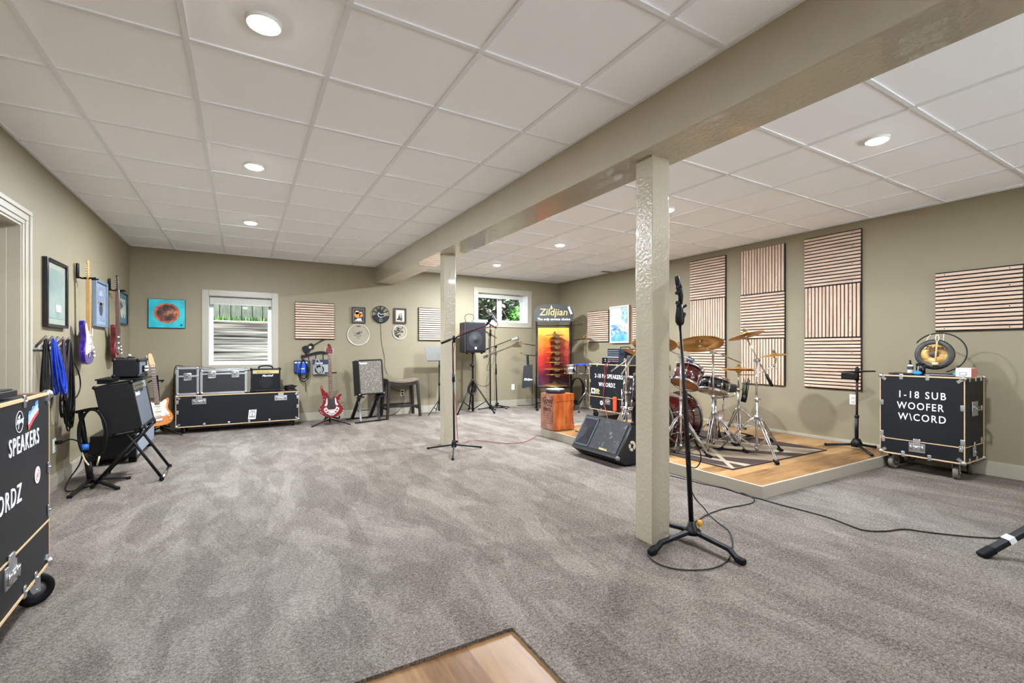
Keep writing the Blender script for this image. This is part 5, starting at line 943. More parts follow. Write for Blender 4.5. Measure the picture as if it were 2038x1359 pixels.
cymbal('bronze cymbal seen left of the near post in front of the mixer', at(1262, 700, 5.2), 0.13, (0.45, -0.15, 1))
b = B(); b.cyl(at(1237, 745, 5.15), at(1265, 702, 5.15), 0.008, mat('pale_wood_stick', (214, 196, 164), .5), r2=0.005); tag(b.build('drum_stick'), 'pale drum stick leaning across the boom stand left of the near post', 'drum stick')
# hi-hat
HB = (4.98, 3.33); t = thing('hi_hat_stand', 'chrome hi-hat stand with pedal and side arm', 'hi-hat stand', (*HB, PZ)); P = lambda z: Vector((*HB, z))
b = B(); b.cyl(P(PZ + 0.12), P(0.70), 0.0135, CHROME); b.cyl(P(0.69), P(0.905), 0.0105, CHROME); b.cyl(P(0.88), P(1.01), 0.003, CHROME, seg=8); collar(b, P(0.67)); b.cyl(P(0.895), P(0.912), 0.026, BLACK); b.cyl(P(0.33), P(0.39), 0.024, BLACK); b.build('pole', t, world=True)
tri_legs(t, HB, [(4.68, 3.12), (5.18, 3.05), (5.16, 3.62)], 0.47, 0.24)
b = B(); b.bar(P(PZ + 0.02), P(PZ + 0.02) + Vector((0.27, 0.02, 0.0)), 0.08, 0.012, STEEL); b.bar(P(PZ + 0.09), P(PZ + 0.03) + Vector((0.26, 0.02, 0)), 0.075, 0.01, BLACK); b.cyl(P(PZ + 0.10), P(PZ + 0.25), 0.004, CHROME, seg=8); b.build('pedal', t, world=True)
b = B(); b.tube([P(0.86) + Vector((.01, 0, 0)), at(1500, 746, 5.33), at(1535, 731, 5.3), at(1544, 722, 5.3), at(1545, 712, 5.3)], 0.006, CHROME, 8); b.sph(at(1541, 728, 5.3), 0.016, CHROME); b.cyl(at(1541, 712, 5.3), at(1540, 698, 5.3), 0.011, BLACK); b.build('side_arm', t, world=True)
cymbal('upper hi-hat cymbal on the chrome hi-hat stand', (*HB, 0.932), 0.185, (0, 0, 1)); cymbal('lower hi-hat cymbal on the chrome hi-hat stand', (*HB, 0.914), 0.185, (0, 0, 1), flip=True)
cymbal('small splash cymbal on the side arm, in front of the slatted panels', at(1541, 705, 5.3), 0.145, (-0.13, 0.07, 1))
t = thing('stick_holder', 'black holder of brushes clipped to the hi-hat stand', 'stick holder', at(1482, 770, 5.3)); b = B()
b.cyl(at(1479, 800, 5.3), at(1483, 785, 5.3), 0.03, BLACK); b.build('cup', t, world=True)
for k in range(5): b = B(); b.cyl(at(1477 + k * 2, 796, 5.28 + 0.01 * k), at(1480 + k * 3, 752 + (k % 3) * 4, 5.28 + 0.01 * k), 0.007, BLACK, r2=0.004, seg=8); b.build('brush', t, world=True)
# drum builder: axis n, centre c
LACQ = ramp_mat('wine_lacquer', ((0.3, (40, 6, 10)), (0.6, (80, 12, 20))), 3, 0.14, (1, 1, 6), coat=1.0); BLKSH = mat('black_lacquer', (18, 18, 20), 0.15, coat=1.0)
AMBER = mat('amber_drum_head', (206, 142, 84), 0.4, var=0.08); COATED = mat('coated_head', (206, 186, 150), 0.5, var=0.04); BLKHEAD = mat('black_head', (24, 24, 26), 0.35)
def drum(name, label, c, n, r, dep, shell, top, bot, lugs=6, hoop=CHROME, hw=0.014, cat='drum'):
    t = thing(name, label, cat, c); q = Vector((0, 0, 1)).rotation_difference(Vector(n).normalized()); t.rotation_euler = q.to_euler(); h = dep / 2
    b = B(); b.lathe([(r - 0.006, -h), (r, -h + 0.003), (r, h - 0.003), (r - 0.006, h)], shell, 56); b.build('shell', t)
    b = B(); b.lathe([(r - 0.003, h), (0, h + 0.001)], top, 48); b.build('batter_head', t); b = B(); b.lathe([(0, -h - 0.001), (r - 0.003, -h)], bot, 48); b.build('resonant_head', t)
    for s in (-1, 1): b = B(); z = s * h; b.lathe([(r + 0.002, z - 0.016), (r + hw, z - 0.014), (r + hw, z + 0.014), (r + 0.002, z + 0.016)], hoop, 56, closed=True); b.build('hoop', t)
    for k in range(lugs):
        a = 2 * math.pi * (k + 0.5) / lugs; u = Vector((math.cos(a), math.sin(a), 0)); b = B()
        for s in ((-1, 1) if dep > 0.2 else (0,)): p = u * (r + 0.008) + Vector((0, 0, s * h * 0.55)); b.sph(p, 0.015, CHROME, (1, 1, 1.5), 8)
        b.cyl(u * (r + 0.012) + Vector((0, 0, -h)), u * (r + 0.012) + Vector((0, 0, h)), 0.0032, CHROME, seg=6)
        for s in (-1, 1): b.cbox(u * (r + hw + 0.003) + Vector((0, 0, s * h)), (0.016, 0.016, 0.02), CHROME, 0.003)
        b.build('lug', t)
    return t
BDC = Vector((4.04, 3.56, RZ + 0.288)); bd = drum('bass_drum', 'wine red lacquered bass drum facing the room', BDC, (1, 0, 0.0), 0.27, 0.46, LACQ, COATED, BLKHEAD, 8, BLKSH, 0.016)
b = B(); [b.lathe([(0.288, s * 0.23 - 0.004), (0.291, s * 0.23 - 0.004), (0.291, s * 0.23 + 0.004), (0.288, s * 0.23 + 0.004)], CHROME, 56, closed=True) for s in (-1, 1)]; b.build('hoop_inlay', bd)
for s in (-1, 1): b = B(); b.tube([(3.92, 3.56 + s * 0.25, 0.30), (3.86, 3.56 + s * 0.30, 0.25), (3.78, 3.56 + s * 0.33, RZ + 0.012)], 0.008, CHROME, 8); b.sph((3.78, 3.56 + s * 0.33, RZ + 0.012), 0.012, RUBBER); b.build('spur', bd, world=True)
b = B(); b.cyl((4.04, 3.56, 0.65), (4.04, 3.54, 0.90), 0.014, CHROME); b.sph((4.04, 3.54, 0.86), 0.026, CHROME); b.cyl((4.04, 3.54, 0.86), (4.10, 3.42, 0.87), 0.010, CHROME); b.cyl((4.04, 3.54, 0.86), (4.02, 3.66, 0.87), 0.010, CHROME); b.sph((4.08, 3.45, 0.87), 0.022, CHROME); b.build('tom_mount', bd, world=True)
tom = drum('rack_tom', 'wine red rack tom with amber lower head tilted beside the near post', (4.15, 3.37, 0.865), (0.52, 0.06, 0.85), 0.135, 0.19, LACQ, COATED, AMBER, 6)
b = B(); b.cbox((0.02, -0.145, 0.085), (0.012, 0.01, 0.03), LETTER, 0.002); b.build('badge', tom)
b = B(); b.bar(at(1368, 712, 4.92), at(1379, 719, 4.92), 0.05, 0.045, mat('slate_blue_box', (58, 72, 104), .5), bev=0.005); tag(b.build('tom_trigger'), 'small slate blue box clamped on the rim of the rack tom', 'equipment')
drum('rack_tom', 'dark wine red rack tom half hidden behind the near post', (3.99, 3.72, 0.90), (0.52, -0.05, 0.85), 0.155, 0.24, LACQ, COATED, BLKHEAD, 6)
drum('floor_tom', 'large black floor tom behind the near post', (4.30, 4.22, 0.60), (0.12, 0, 1), 0.20, 0.38, BLKSH, COATED, COATED, 8)
for k, a in enumerate((40, 160, 280)):
    b = B(); x, y = 4.30 + 0.225 * math.cos(math.radians(a)), 4.22 + 0.225 * math.sin(math.radians(a)); b.cyl((x, y, RZ + 0.003), (x - 0.01, y, 0.66), 0.006, CHROME, seg=8); b.sph((x, y, RZ + 0.014), 0.013, RUBBER); b.build('leg', bpy.data.objects['floor_tom'], world=True)
sn = drum('snare_drum', 'black snare drum tilted on its chrome stand', (4.62, 3.40, 0.745), (0.30, 0.02, 0.95), 0.158, 0.14, BLKSH, COATED, COATED, 8)
t = thing('snare_stand', 'chrome snare stand holding the black snare drum', 'snare stand', (4.66, 3.40, PZ)); b = B(); b.cyl((4.66, 3.40, PZ + 0.08), (4.66, 3.40, 0.60), 0.012, CHROME); b.sph((4.66, 3.40, 0.60), 0.022, CHROME); collar(b, Vector((4.66, 3.40, 0.42))); b.build('pole', t, world=True)
tri_legs(t, (4.66, 3.40), [(4.44, 3.56), (4.62, 3.14), (4.90, 3.52)], 0.36, PZ + 0.1)
for a in (60, 180, 300): b = B(); dx, dy = 0.185 * math.cos(math.radians(a)), 0.185 * math.sin(math.radians(a)); b.tube([(4.66, 3.40, 0.60), (4.66 + dx * .6, 3.40 + dy * .6, 0.63 - dx * .18), (4.655 + dx, 3.385 + dy, 0.665 - dx * 0.32), (4.655 + dx * 1.03, 3.385 + dy * 1.03, 0.70 - dx * .32)], 0.007, CHROME, 8); b.build('basket_arm', t, world=True)
t = thing('drum_throne', 'round black drum throne behind the snare', 'drum throne', (5.48, 3.88, PZ)); b = B(); b.lathe([(0, 0.50), (0.155, 0.50), (0.17, 0.52), (0.17, 0.575), (0.15, 0.60), (0, 0.605)], mat('black_vinyl_seat', (30, 30, 33), .45), 40); b.build('seat', t)
b = B(); b.cyl((0, 0, 0.05), (0, 0, 0.5), 0.014, CHROME); b.build('pole', t); tri_legs(t, (5.48, 3.88), ring_feet((5.48, 3.88), 0.25, (200, 320, 80)), 0.36, PZ + 0.12)
t = thing('bass_drum_pedal', 'black and chrome bass drum pedal at the drummer side', 'pedal', (4.36, 3.56, RZ)); b = B(); b.box(0.0, 0.30, -0.045, 0.045, 0.001, 0.012, STEEL); b.bar((0.04, 0, 0.10), (0.30, 0, 0.02), 0.075, 0.010, BLACK); b.build('footboard', t)
b = B(); [b.bar((0.0, s * 0.06, 0.005), (0.0, s * 0.06, 0.21), 0.016, 0.016, CHROME, (1, 0, 0)) for s in (-1, 1)]; b.cyl((0, -0.07, 0.205), (0, 0.07, 0.205), 0.008, CHROME, seg=8); b.build('frame', t); b = B(); b.cyl((0, 0, 0.2), (-0.03, 0, 0.36), 0.005, CHROME, seg=8); b.sph((-0.04, 0, 0.37), 0.022, DIRTYWHITE); b.build('beater', t)
# ================================================================== microphone stands
def mic_stand(label, hub, hubz, feet, segs, grip=None, r=0.009, legw=None):
    t = thing('microphone_stand', label, 'microphone stand', hub); H = Vector(hub); zc = H.z + hubz
    b = B(); b.lathe([(0, -0.035), (0.028, -0.03), (0.032, 0.0), (0.02, 0.045), (0.012, 0.055), (0, 0.055)], BLACK, 20, (H.x, H.y, zc)); b.sph((H.x + 0.035, H.y, zc + 0.03), 0.014, BLACK); b.build('hub', t, world=True)
    for fx, fy in feet: b = B(); b.tube([(H.x, H.y, zc), (fx, fy, H.z + 0.013)], 0.0095, MATT, 8); b.sph((fx, fy, H.z + 0.013), 0.0135, RUBBER, (1.2, 1.2, 0.9)); b.build('leg', t, world=True)
    b = B(); 
    for p, q, rr_ in segs: b.cyl(p, q, rr_, MATT, seg=12)
    b.build('pole', t, world=True)
    if grip: b = B(); b.cyl(grip[0], grip[1], grip[2], BLACK, seg=14); b.build('clutch', t, world=True)
    return t
D1_ = 5.24; p1 = lambda u, v: at(u, v, D1_)
m1 = mic_stand('black boom microphone stand in front of the far post', (2.07, 4.86, 0), 0.08, [(1.858, 5.122), (1.894, 4.481), (2.41, 4.865)], [(p1(904, 884), p1(902, 745), 0.0105), (p1(902, 745), p1(901, 680), 0.0075)], (p1(902.6, 760), p1(902.4, 744), 0.017))
b = B(); b.cyl(p1(878, 683), p1(968, 647), 0.0075, MATT, seg=10); b.cyl(p1(878, 683), p1(897, 675.5), 0.014, BLACK); b.sph(p1(904, 673), 0.024, BLACK); b.cyl(p1(903, 682), p1(904, 668), 0.015, BLACK); b.build('boom_arm', m1, world=True)
MICB = mat('mic_grey_body', (104, 104, 100), .4); MESH = mat('mic_mesh', (150, 150, 146), .45, .6, scale=200, var=.3)
def mic(label, tail, head, r=0.026, m=MICB):
    t = thing('microphone', label, 'microphone', tail); T_, H_ = Vector(tail), Vector(head); d = (H_ - T_); b = B(); b.tube([T_, T_ + d * 0.08, T_ + d * 0.72], [r * 0.42, r * 0.5, r * 0.85], m, 16); b.build('body', t, world=True)
    b = B(); ax = d.normalized(); c = T_ + d * 0.86; b.lathe([(r * .8, -r * .9), (r, -r * .4), (r * 1.02, 0), (r * .95, r * .5), (r * .6, r * .95), (0, r * 1.1)], MESH, 20, c, ax); b.build('grille', t, world=True); return t
mic('grey handheld microphone on the boom stand in front of the far post', p1(989, 641), p1(970, 616))
b = B(); b.cyl(p1(968, 647), p1(976, 637), 0.012, BLACK); b.cyl(p1(973, 640), p1(979, 628), 0.020, BLACK); b.build('mic_clip', m1, world=True)
b = B(); b.tube([p1(989, 641), p1(991, 646), p1(986, 650), p1(975, 651), p1(955, 654), p1(938, 655), p1(920, 660), p1(910, 670), p1(904, 690), p1(902, 715), p1(903, 735), p1(901, 760), p1(907, 800), p1(909, 840), p1(911, 870), p1(914, 882), Zp(930, 878, 0.006), Zp(960, 877, 0.006), Zp(1000, 882, 0.006), Zp(1040, 880, 0.006), Zp(1062, 871, 0.006), Zp(1070, 863, 0.02)], 0.0036, REDCORD, 6, sub=5); tag(b.build('microphone_cable'), 'red microphone cable from the boom stand across the carpet to the stage', 'cable')
p2 = lambda u, v: Yp(u, v, 7.98)
m2 = mic_stand('tall straight black microphone stand right of the loudspeaker tripod', tuple(p2(976, 812.5).xy) + (0,), 0.035, [(3.92, 8.0), (4.43, 7.98), (4.14, 7.74)], [(p2(976, 810), p2(976, 665), 0.012), (p2(976, 668), p2(975.5, 650), 0.008)], (p2(976, 668), p2(976, 656), 0.02))
b = B(); b.cyl(p2(968, 641), p2(988, 653), 0.012, BLACK); b.sph(p2(975.5, 649), 0.02, BLACK); b.build('mic_clip', m2, world=True)
b = B(); b.tube([p2(985, 652), p2(984, 690), p2(978, 705), p2(969, 735), p2(975, 737), p2(975, 760), p2(968, 768), p2(955, 767), p2(946, 755), p2(946, 710), p2(944, 702)], 0.0045, CORD, 6, sub=4); tag(b.build('microphone_cable'), 'thin black cable hanging from the straight microphone stand to the tripod', 'cable')
p3 = lambda u, v: Yp(u, v, 8.06)
m3 = mic_stand('slim black boom microphone stand below the small window', tuple(p3(989, 808).xy) + (0,), 0.06, [(4.57, 7.99), (4.22, 8.09), (4.42, 7.80)], [(p3(989, 805), p3(987, 741), 0.0115), (p3(987, 741), p3(986.5, 692), 0.008)], (p3(987.4, 745), p3(987, 725), 0.017))
b = B(); b.cyl(p3(964, 696.5), p3(1022, 674), 0.008, MATT, seg=10); b.cyl(p3(964, 696.5), p3(972, 693.5), 0.016, BLACK); b.sph(p3(987, 690), 0.026, BLACK); b.build('boom_arm', m3, world=True)
mic('silver and black microphone at the tip of the slim boom stand', p3(1018, 676), p3(1031, 673), 0.038, mat('silver_body', (220, 220, 218), .3, .5))
# foreground stand
DF = 2.79; pf = lambda u, v, d=DF: at(u, v, d)
hub = Vector((2.338, 1.867, 0)); t = thing('microphone_stand', 'black microphone stand with a thick grip in the foreground beside the near post', 'microphone stand', hub)
for k, (fx, fy) in enumerate(((1.985, 1.853), (2.312, 1.53), (2.27, 2.20))):
    f = Vector((fx, fy, 0.016)); d = f - hub; d.z = 0; e = d.normalized(); b = B(); q = hub + d * 0.80 + Vector((0, 0, 0.052)); b.bar(hub + Vector((0, 0, 0.062)), q, 0.030, 0.022, MATT, bev=0.004); b.bar(q - e * 0.008, f - e * 0.02, 0.030, 0.022, MATT, bev=0.004); o = b.build('leg', t, world=True)
    b = B(); b.bar(f - e * 0.03 + Vector((0, 0, 0.004)), f + e * 0.02, 0.038, 0.030, RUBBER, bev=0.007); b.build('rubber_foot', o, world=True)
b = B(); b.lathe([(0, 0.045), (0.045, 0.045), (0.05, 0.07), (0.03, 0.082), (0.02, 0.12), (0, 0.12)], BLACK, 24, hub); b.build('hub', t, world=True); b = B(); b.sph(hub + Vector((0.045, -0.02, 0.105)), 0.020, mat('yellow_knob', (232, 162, 24), .4), (0.8, 0.8, 1.1)); b.build('lock_knob', t, world=True)
b = B(); b.tube([pf(1377, 1060), pf(1363, 780), pf(1362, 776), pf(1353.5, 643)], [0.0145, 0.0145, 0.0095, 0.0095], MATT, 14); b.build('pole', t, world=True)
b = B(); b.tube([pf(1354, 647), pf(1353, 640), pf(1353, 630), pf(1352.5, 618), pf(1352, 606)], [0.017, 0.026, 0.027, 0.021, 0.021], BLACK, 16); b.bar(pf(1358, 612), pf(1366, 607), 0.02, 0.016, BLACK, bev=0.004); b.bar(pf(1357, 636), pf(1363, 622), 0.016, 0.02, BLACK, bev=0.005); b.build('grip', t, world=True)
b = B(); b.tube([pf(1354, 606), pf(1355, 590), pf(1352, 575), pf(1348, 566)], [0.012, 0.015, 0.017, 0.015], BLACK, 12); b.bar(pf(1344, 602), pf(1356, 603), 0.022, 0.02, BLACK, bev=0.004); b.bar(pf(1345, 585), pf(1352, 578), 0.03, 0.02, BLACK, bev=0.006); b.bar(pf(1345, 572), pf(1357, 571), 0.02, 0.014, BLACK, bev=0.003); b.build('clip', t, world=True)
b = B(); b.tube([pf(1352, 574), pf(1350, 566), pf(1347, 552), pf(1346.6, 550)], [0.0165, 0.0165, 0.0155, 0.012], BLACK, 18); o = b.build('clip_cap', t, world=True)
FR = pf
b = B(); b.tube([pf(1374, 945), pf(1376, 972), pf(1384, 992, 2.78), Zp(1400, 1010, 0.06), Zp(1414, 1027, 0.008), Zp(1434, 1043, 0.006), Zp(1451, 1057, 0.006), Zp(1458, 1081, 0.006), Zp(1455, 1100, 0.006), Zp(1449, 1114, 0.006), Zp(1432, 1126, 0.006), Zp(1405, 1133, 0.006), Zp(1364, 1134, 0.006), Zp(1330, 1129, 0.006), Zp(1304, 1118, 0.006), Zp(1290, 1103, 0.006), Zp(1294, 1089, 0.006), Zp(1312, 1083, 0.006), Zp(1336, 1075, 0.01), Zp(1352, 1060, 0.01), Zp(1378, 1043, 0.006), Zp(1405, 1025, 0.006), Zp(1425, 1017, 0.006), Zp(1445, 1011, 0.006), Zp(1480, 1005, 0.006), Zp(1498, 1000, 0.006), Zp(1501, 993, 0.006), Zp(1490, 986, 0.006), Zp(1462, 976, 0.006)], 0.0038, CORD, 6, sub=5); tag(b.build('microphone_cable'), 'black cable looping over the carpet round the foreground microphone stand', 'cable')
b = B(); cR = lambda a: pf(1381 + 14 * math.cos(a), 910 + 21 * math.sin(a), 2.76); b.tube([cR(2 * math.pi * k / 20) for k in range(20)], 0.0036, CORD, 6, closed=True, sub=3); tag(b.build('cable_loop'), 'small loop of black cable on the pole of the foreground stand', 'cable')
b = B(); b.tube([Zp(1333, 946, 0.006), Zp(1370, 955, 0.006), Zp(1400, 963, 0.006), Zp(1440, 971, 0.006), Zp(1480, 984, 0.006), Zp(1520, 994.5, 0.006), Zp(1560, 1006, 0.006), Zp(1600, 1016, 0.006), Zp(1650, 1030, 0.006), Zp(1690, 1045, 0.006), Zp(1720, 1055, 0.006), Zp(1760, 1057, 0.006), Zp(1800, 1053, 0.006), Zp(1840, 1058, 0.006), Zp(1900, 1065, 0.006), Zp(1960, 1070, 0.006), Zp(1990, 1070, 0.006), Zp(2012, 1064, 0.006), Zp(2060, 1060, 0.006), Zp(2130, 1075, 0.006)], 0.0042, CORD, 6, sub=5); tag(b.build('floor_cable'), 'long black cable along the stage edge and over the carpet to the right', 'cable')
# low black stand by the right wall
hub = Vector((5.60, 2.40, PZ)); t = thing('tablet_stand', 'low black tripod stand with a flat holder on the stage by the right wall', 'stand', hub)
b = B(); b.lathe([(0, 0.02), (0.05, 0.03), (0.052, 0.07), (0.03, 0.115), (0, 0.12)], BLACK, 24, hub); b.build('hub', t, world=True)
for fx, fy in ((5.53, 2.665), (5.36, 2.165), (5.84, 2.33)): b = B(); b.tube([hub + Vector((0, 0, 0.055)), (fx, fy, PZ + 0.013)], 0.0125, MATT, 8); b.sph((fx, fy, PZ + 0.014), 0.016, RUBBER); b.build('leg', t, world=True)
top = at(1706, 735, 4.86); b = B(); b.cyl(hub + Vector((0, 0, 0.06)), hub.lerp(top, 0.42), 0.0165, MATT); b.cyl(hub.lerp(top, 0.40), top + Vector((0, 0, 0.03)), 0.0115, mat('plum_metal', (62, 34, 40), .4)); b.cyl(hub.lerp(top, 0.40), hub.lerp(top, 0.43), 0.021, MATT); b.build('pole', t, world=True)
b = B(); b.bar(at(1671, 740, 4.88), at(1737, 738.5, 4.84), 0.10, 0.012, BLACK, bev=0.003); b.build('tray', t, world=True); b = B(); b.cbox(at(1690, 748, 4.84), (0.08, 0.12, 0.06), BLACK, 0.006); b.cyl(at(1705, 757, 4.85), at(1706, 732, 4.85), 0.02, BLACK); b.build('clamp', t, world=True)
# stand whose one leg reaches into the frame at the right edge
foot = Vector((3.565, 0.905, 0.02)); hubR = Vector((3.99, 0.62, 0.34)); t = thing('tripod_stand', 'black tripod stand at the right edge with only one labelled leg in view', 'stand', (3.99, 0.62, 0))
for f in (foot, Vector((4.45, 0.85, 0.02)), Vector((4.0, 0.10, 0.02))):
    b = B(); b.bar(hubR, f, 0.045, 0.03, MATT, bev=0.006); o = b.build('leg', t, world=True); b = B(); d = (hubR - f).normalized(); b.bar(f - d * 0.03 + Vector((0, 0, 0.0)), f + d * 0.05, 0.05, 0.036, RUBBER, bev=0.008); b.build('rubber_foot', o, world=True)
    if f is foot: b = B(); b.bar(f + d * 0.13 + Vector((0, 0, 0.003)), f + d * 0.165 + Vector((0, 0, 0.003)), 0.047, 0.032, LETTER); b.build('white_label', o, world=True)
b = B(); b.cyl((3.99, 0.62, 0.16), (3.99, 0.62, 1.25), 0.017, MATT); b.cyl((3.99, 0.62, 0.28), (3.99, 0.62, 0.40), 0.03, MATT); b.build('pole', t, world=True)
# ================================================================== floor wedge
t = thing('floor_monitor', 'black wedge floor monitor leaning against the stage edge', 'speaker', (3.25, 3.75, 0)); SCUFF = ramp_mat('scuffed_black', ((0.42, (24, 24, 26)), (0.58, (34, 34, 37)), (0.7, (92, 92, 94))), 14, 0.45, (1, 1, 1), 7, 1.5)
Y0, Y1 = 3.345, 4.11; prof = [(3.135, 0.09), (3.245, 0.012), (3.44, 0.012), (3.445, 0.33), (3.345, 0.425)]
b = B(); b.prism(prof, Y0 + 0.02, Y1 - 0.02, mat('monitor_black', (24, 24, 26), .5, var=.15), 0.012, plane='xy' if False else 'xz'); b.build('cabinet', t, world=True)
fd = Vector((0.21, 0, 0.335)).normalized(); fn_ = Vector((-fd.z, 0, fd.x)); F = lambda a, y, o=0.0: Vector((3.135, y, 0.09)) + fd * (a * 0.395) + fn_ * o     # a up the sloping face
def fbox(b, a0, a1, y0, y1, o0, o1, m):
    vs = [F(a, y, o) for a in (a0, a1) for y in (y0, y1) for o in (o0, o1)]; bv = [b.bm.verts.new(v) for v in vs]; fs = [b.bm.faces.new([bv[k] for k in f]) for f in ((0, 1, 3, 2), (4, 6, 7, 5), (0, 4, 5, 1), (2, 3, 7, 6), (0, 2, 6, 4), (1, 5, 7, 3))]; bmesh.ops.recalc_face_normals(b.bm, faces=fs); b._fin(bv, fs, m, False)
b = B(); fbox(b, 0.10, 0.93, Y0 + 0.06, 3.82, -0.004, 0.008, SCUFF); b.build('grille', t, world=True)
b = B(); HORN = mat('horn_grey', (70, 76, 84), .35)
for a0, a1, y0, y1 in ((0.10, 0.93, 3.835, 3.85), (0.10, 0.93, 4.05, 4.065), (0.10, 0.14, 3.835, 4.065), (0.89, 0.93, 3.835, 4.065)): fbox(b, a0, a1, y0, y1, -0.004, 0.010, HORN)
hm = [F(0.14, 3.85, .008), F(0.14, 4.05, .008), F(0.89, 4.05, .008), F(0.89, 3.85, .008)]; hi = [F(0.42, 3.93, .001), F(0.42, 3.97, .001), F(0.6, 3.97, .001), F(0.6, 3.93, .001)]
for k in range(4): b.quad([hm[k], hm[(k + 1) % 4], hi[(k + 1) % 4], hi[k]], mat('horn_flare', (34, 36, 42), .25))
b.quad(hi, BLACK); b.build('horn', t, world=True)
b = B(); b.text('YAMAHA', 0.03, mat('gold_badge', (216, 190, 130), .4), F(0.14, 3.60, 0.0105), (0, -1, 0), fd, 0.001, 0.0006); b.build('badge', t, world=True)
b = B(); M_ = Matrix.Translation((3.33, Y0 + 0.019, 0.20)); 
for a0, a1 in ((-0.9, 2.2), (2.6, 3.6), (3.9, 5.0)): n = 14; b.prism([(3.33 + 0.044 * math.cos(a0 + (a1 - a0) * k / n), 0.20 + 0.05 * math.sin(a0 + (a1 - a0) * k / n)) for k in range(n + 1)] + [(3.33 + 0.020 * math.cos(a0 + (a1 - a0) * k / n), 0.20 + 0.023 * math.sin(a0 + (a1 - a0) * k / n)) for k in range(n, -1, -1)], Y0 + 0.016, Y0 + 0.0205, mat('cream_logo', (206, 194, 172), .5))
b.build('side_emblem', t, world=True); b = B(); b.sph((3.15, Y0 + 0.03, 0.092), 0.024, mat('scuffed_corner', (96, 96, 92), .6)); b.sph((3.345, Y0 + 0.03, 0.42), 0.02, BLACK); b.build('corner_cap', t, world=True)
# ================================================================== mixer and small gear on the middle road case
ZC = 0.913; t = thing('powered_mixer', 'black powered mixer with rows of knobs on the case lettered 2-18', 'mixer', (5.2, 5.61, ZC), -HALF)
b = B(); b.box(-0.205, 0.205, 0.0, 0.32, 0.012, 0.255, VINYL, 0.008); b.build('cabinet', t); b = B(); b.box(-0.19, 0.19, -0.004, 0.002, 0.025, 0.245, mat('mixer_panel', (20, 26, 36), .45)); b.box(0.09, 0.18, -0.006, 0.0, 0.15, 0.19, mat('screen_dark', (20, 26, 34), .2)); b.build('control_panel', t)
kc = [mat('knob_light', (196, 198, 200), .5), mat('knob_red', (170, 60, 60), .5), mat('knob_mid', (110, 118, 128), .5)]
for r_ in range(6): b = B(); [b.cyl((-0.175 + c * 0.026, -0.004, 0.05 + r_ * 0.034), (-0.175 + c * 0.026, -0.015, 0.05 + r_ * 0.034), 0.0075, kc[0 if r_ == 2 else (1 if (r_ == 1 and c > 5) else 2)], seg=8) for c in range(10)]; b.build('knob_row', t)
b = B(); b.tube([(-0.05, 0.15, 0.255), (-0.04, 0.15, 0.28), (0.14, 0.15, 0.28), (0.15, 0.15, 0.255)], 0.01, BLACK, 8, sub=3); b.build('handle', t)
b = B(); b.box(5.22, 5.40, 5.84, 5.97, ZC, 1.02, BLACK, 0.004); [b.cyl((5.222, y, 0.96 + 0.03 * k), (5.208, y, 0.96 + 0.03 * k), 0.008, kc[0], seg=8) for k, y in enumerate((5.88, 5.88))]; tag(b.build('power_supply'), 'small black box left of the mixer on the case', 'equipment')
b = B(); b.box(5.22, 5.5, 5.31, 5.395, ZC, 1.06, mat('dark_grey_box', (58, 56, 60), .6), 0.005); tag(b.build('equipment_box'), 'dark grey box right of the mixer at the edge of the near post', 'equipment')
b = B(); b.tube([(5.19, 5.72, 0.97), (5.15, 5.76, 0.935), (5.135, 5.80, 0.86), (5.135, 5.81, 0.62), (5.135, 5.84, 0.40), (5.135, 5.82, 0.25), (5.10, 5.72, 0.13), (5.02, 5.60, 0.02)], 0.0055, REDCORD, 6, sub=5); b.tube([(5.19, 5.70, 0.97), (5.145, 5.71, 0.93), (5.13, 5.76, 0.8), (5.135, 5.80, 0.55)], 0.005, mat('dark_red_cable', (104, 28, 34), .5), 6, sub=5); tag(b.build('mixer_cable'), 'red cables hanging from the mixer down the case front', 'cable')
b = B(); b.tube([(5.19, 5.62, 0.95), (5.13, 5.60, 0.88), (5.13, 5.60, 0.6), (5.12, 5.52, 0.45), (5.11, 5.44, 0.38)], 0.003, CORD, 6, sub=5); tag(b.build('mixer_lead'), 'thin dark lead from the mixer to the orange holder', 'cable')
t = thing('wall_wart_holder', 'orange red cable holder hanging in front of the middle road case', 'cable holder', (5.125, 5.56, 0.30)); b = B(); b.box(5.11, 5.14, 5.52, 5.585, 0.18, 0.40, mat('orange_red', (226, 74, 34), .5), 0.006); b.box(5.108, 5.142, 5.535, 5.57, 0.34, 0.37, mat('orange_dark', (180, 52, 24), .5)); b.build('body', t, world=True)
# ================================================================== cymbal display rack, angled in the corner
ZR = -YAW; t = thing('cymbal_display', 'tall black cymbal display rack with a flame coloured panel in the corner', 'display rack', (5.225, 7.37, 0), ZR)
SIGN = mat('sign_black', (44, 42, 40), .4); GOLD = mat('gold_lettering', (222, 186, 112), .4)
so = smooth2([(-.33, 1.69), (0, 1.688), (.33, 1.69), (.375, 1.77), (.382, 1.86), (.345, 1.95), (.26, 2.01), (.12, 2.035), (-.12, 2.035), (-.26, 2.01), (-.345, 1.95), (-.382, 1.86), (-.375, 1.77)], 4)
b = B(); b.prism(so, -0.012, 0.012, SIGN); sg = b.build('sign_board', t); b = B(); b.text('Zildjian', 0.185, GOLD, (-0.005, -0.013, 1.875), (1, 0, 0), (0, 0, 1), 0.002, 0.0008, shear=0.12)
b.prism(smooth2([(-.045, 1.93), (-.02, 1.96), (-.035, 1.985), (-.045, 2.015), (-.06, 1.98), (-.062, 1.95)], 3), -0.015, -0.012, GOLD); b.build('gold_lettering', sg)
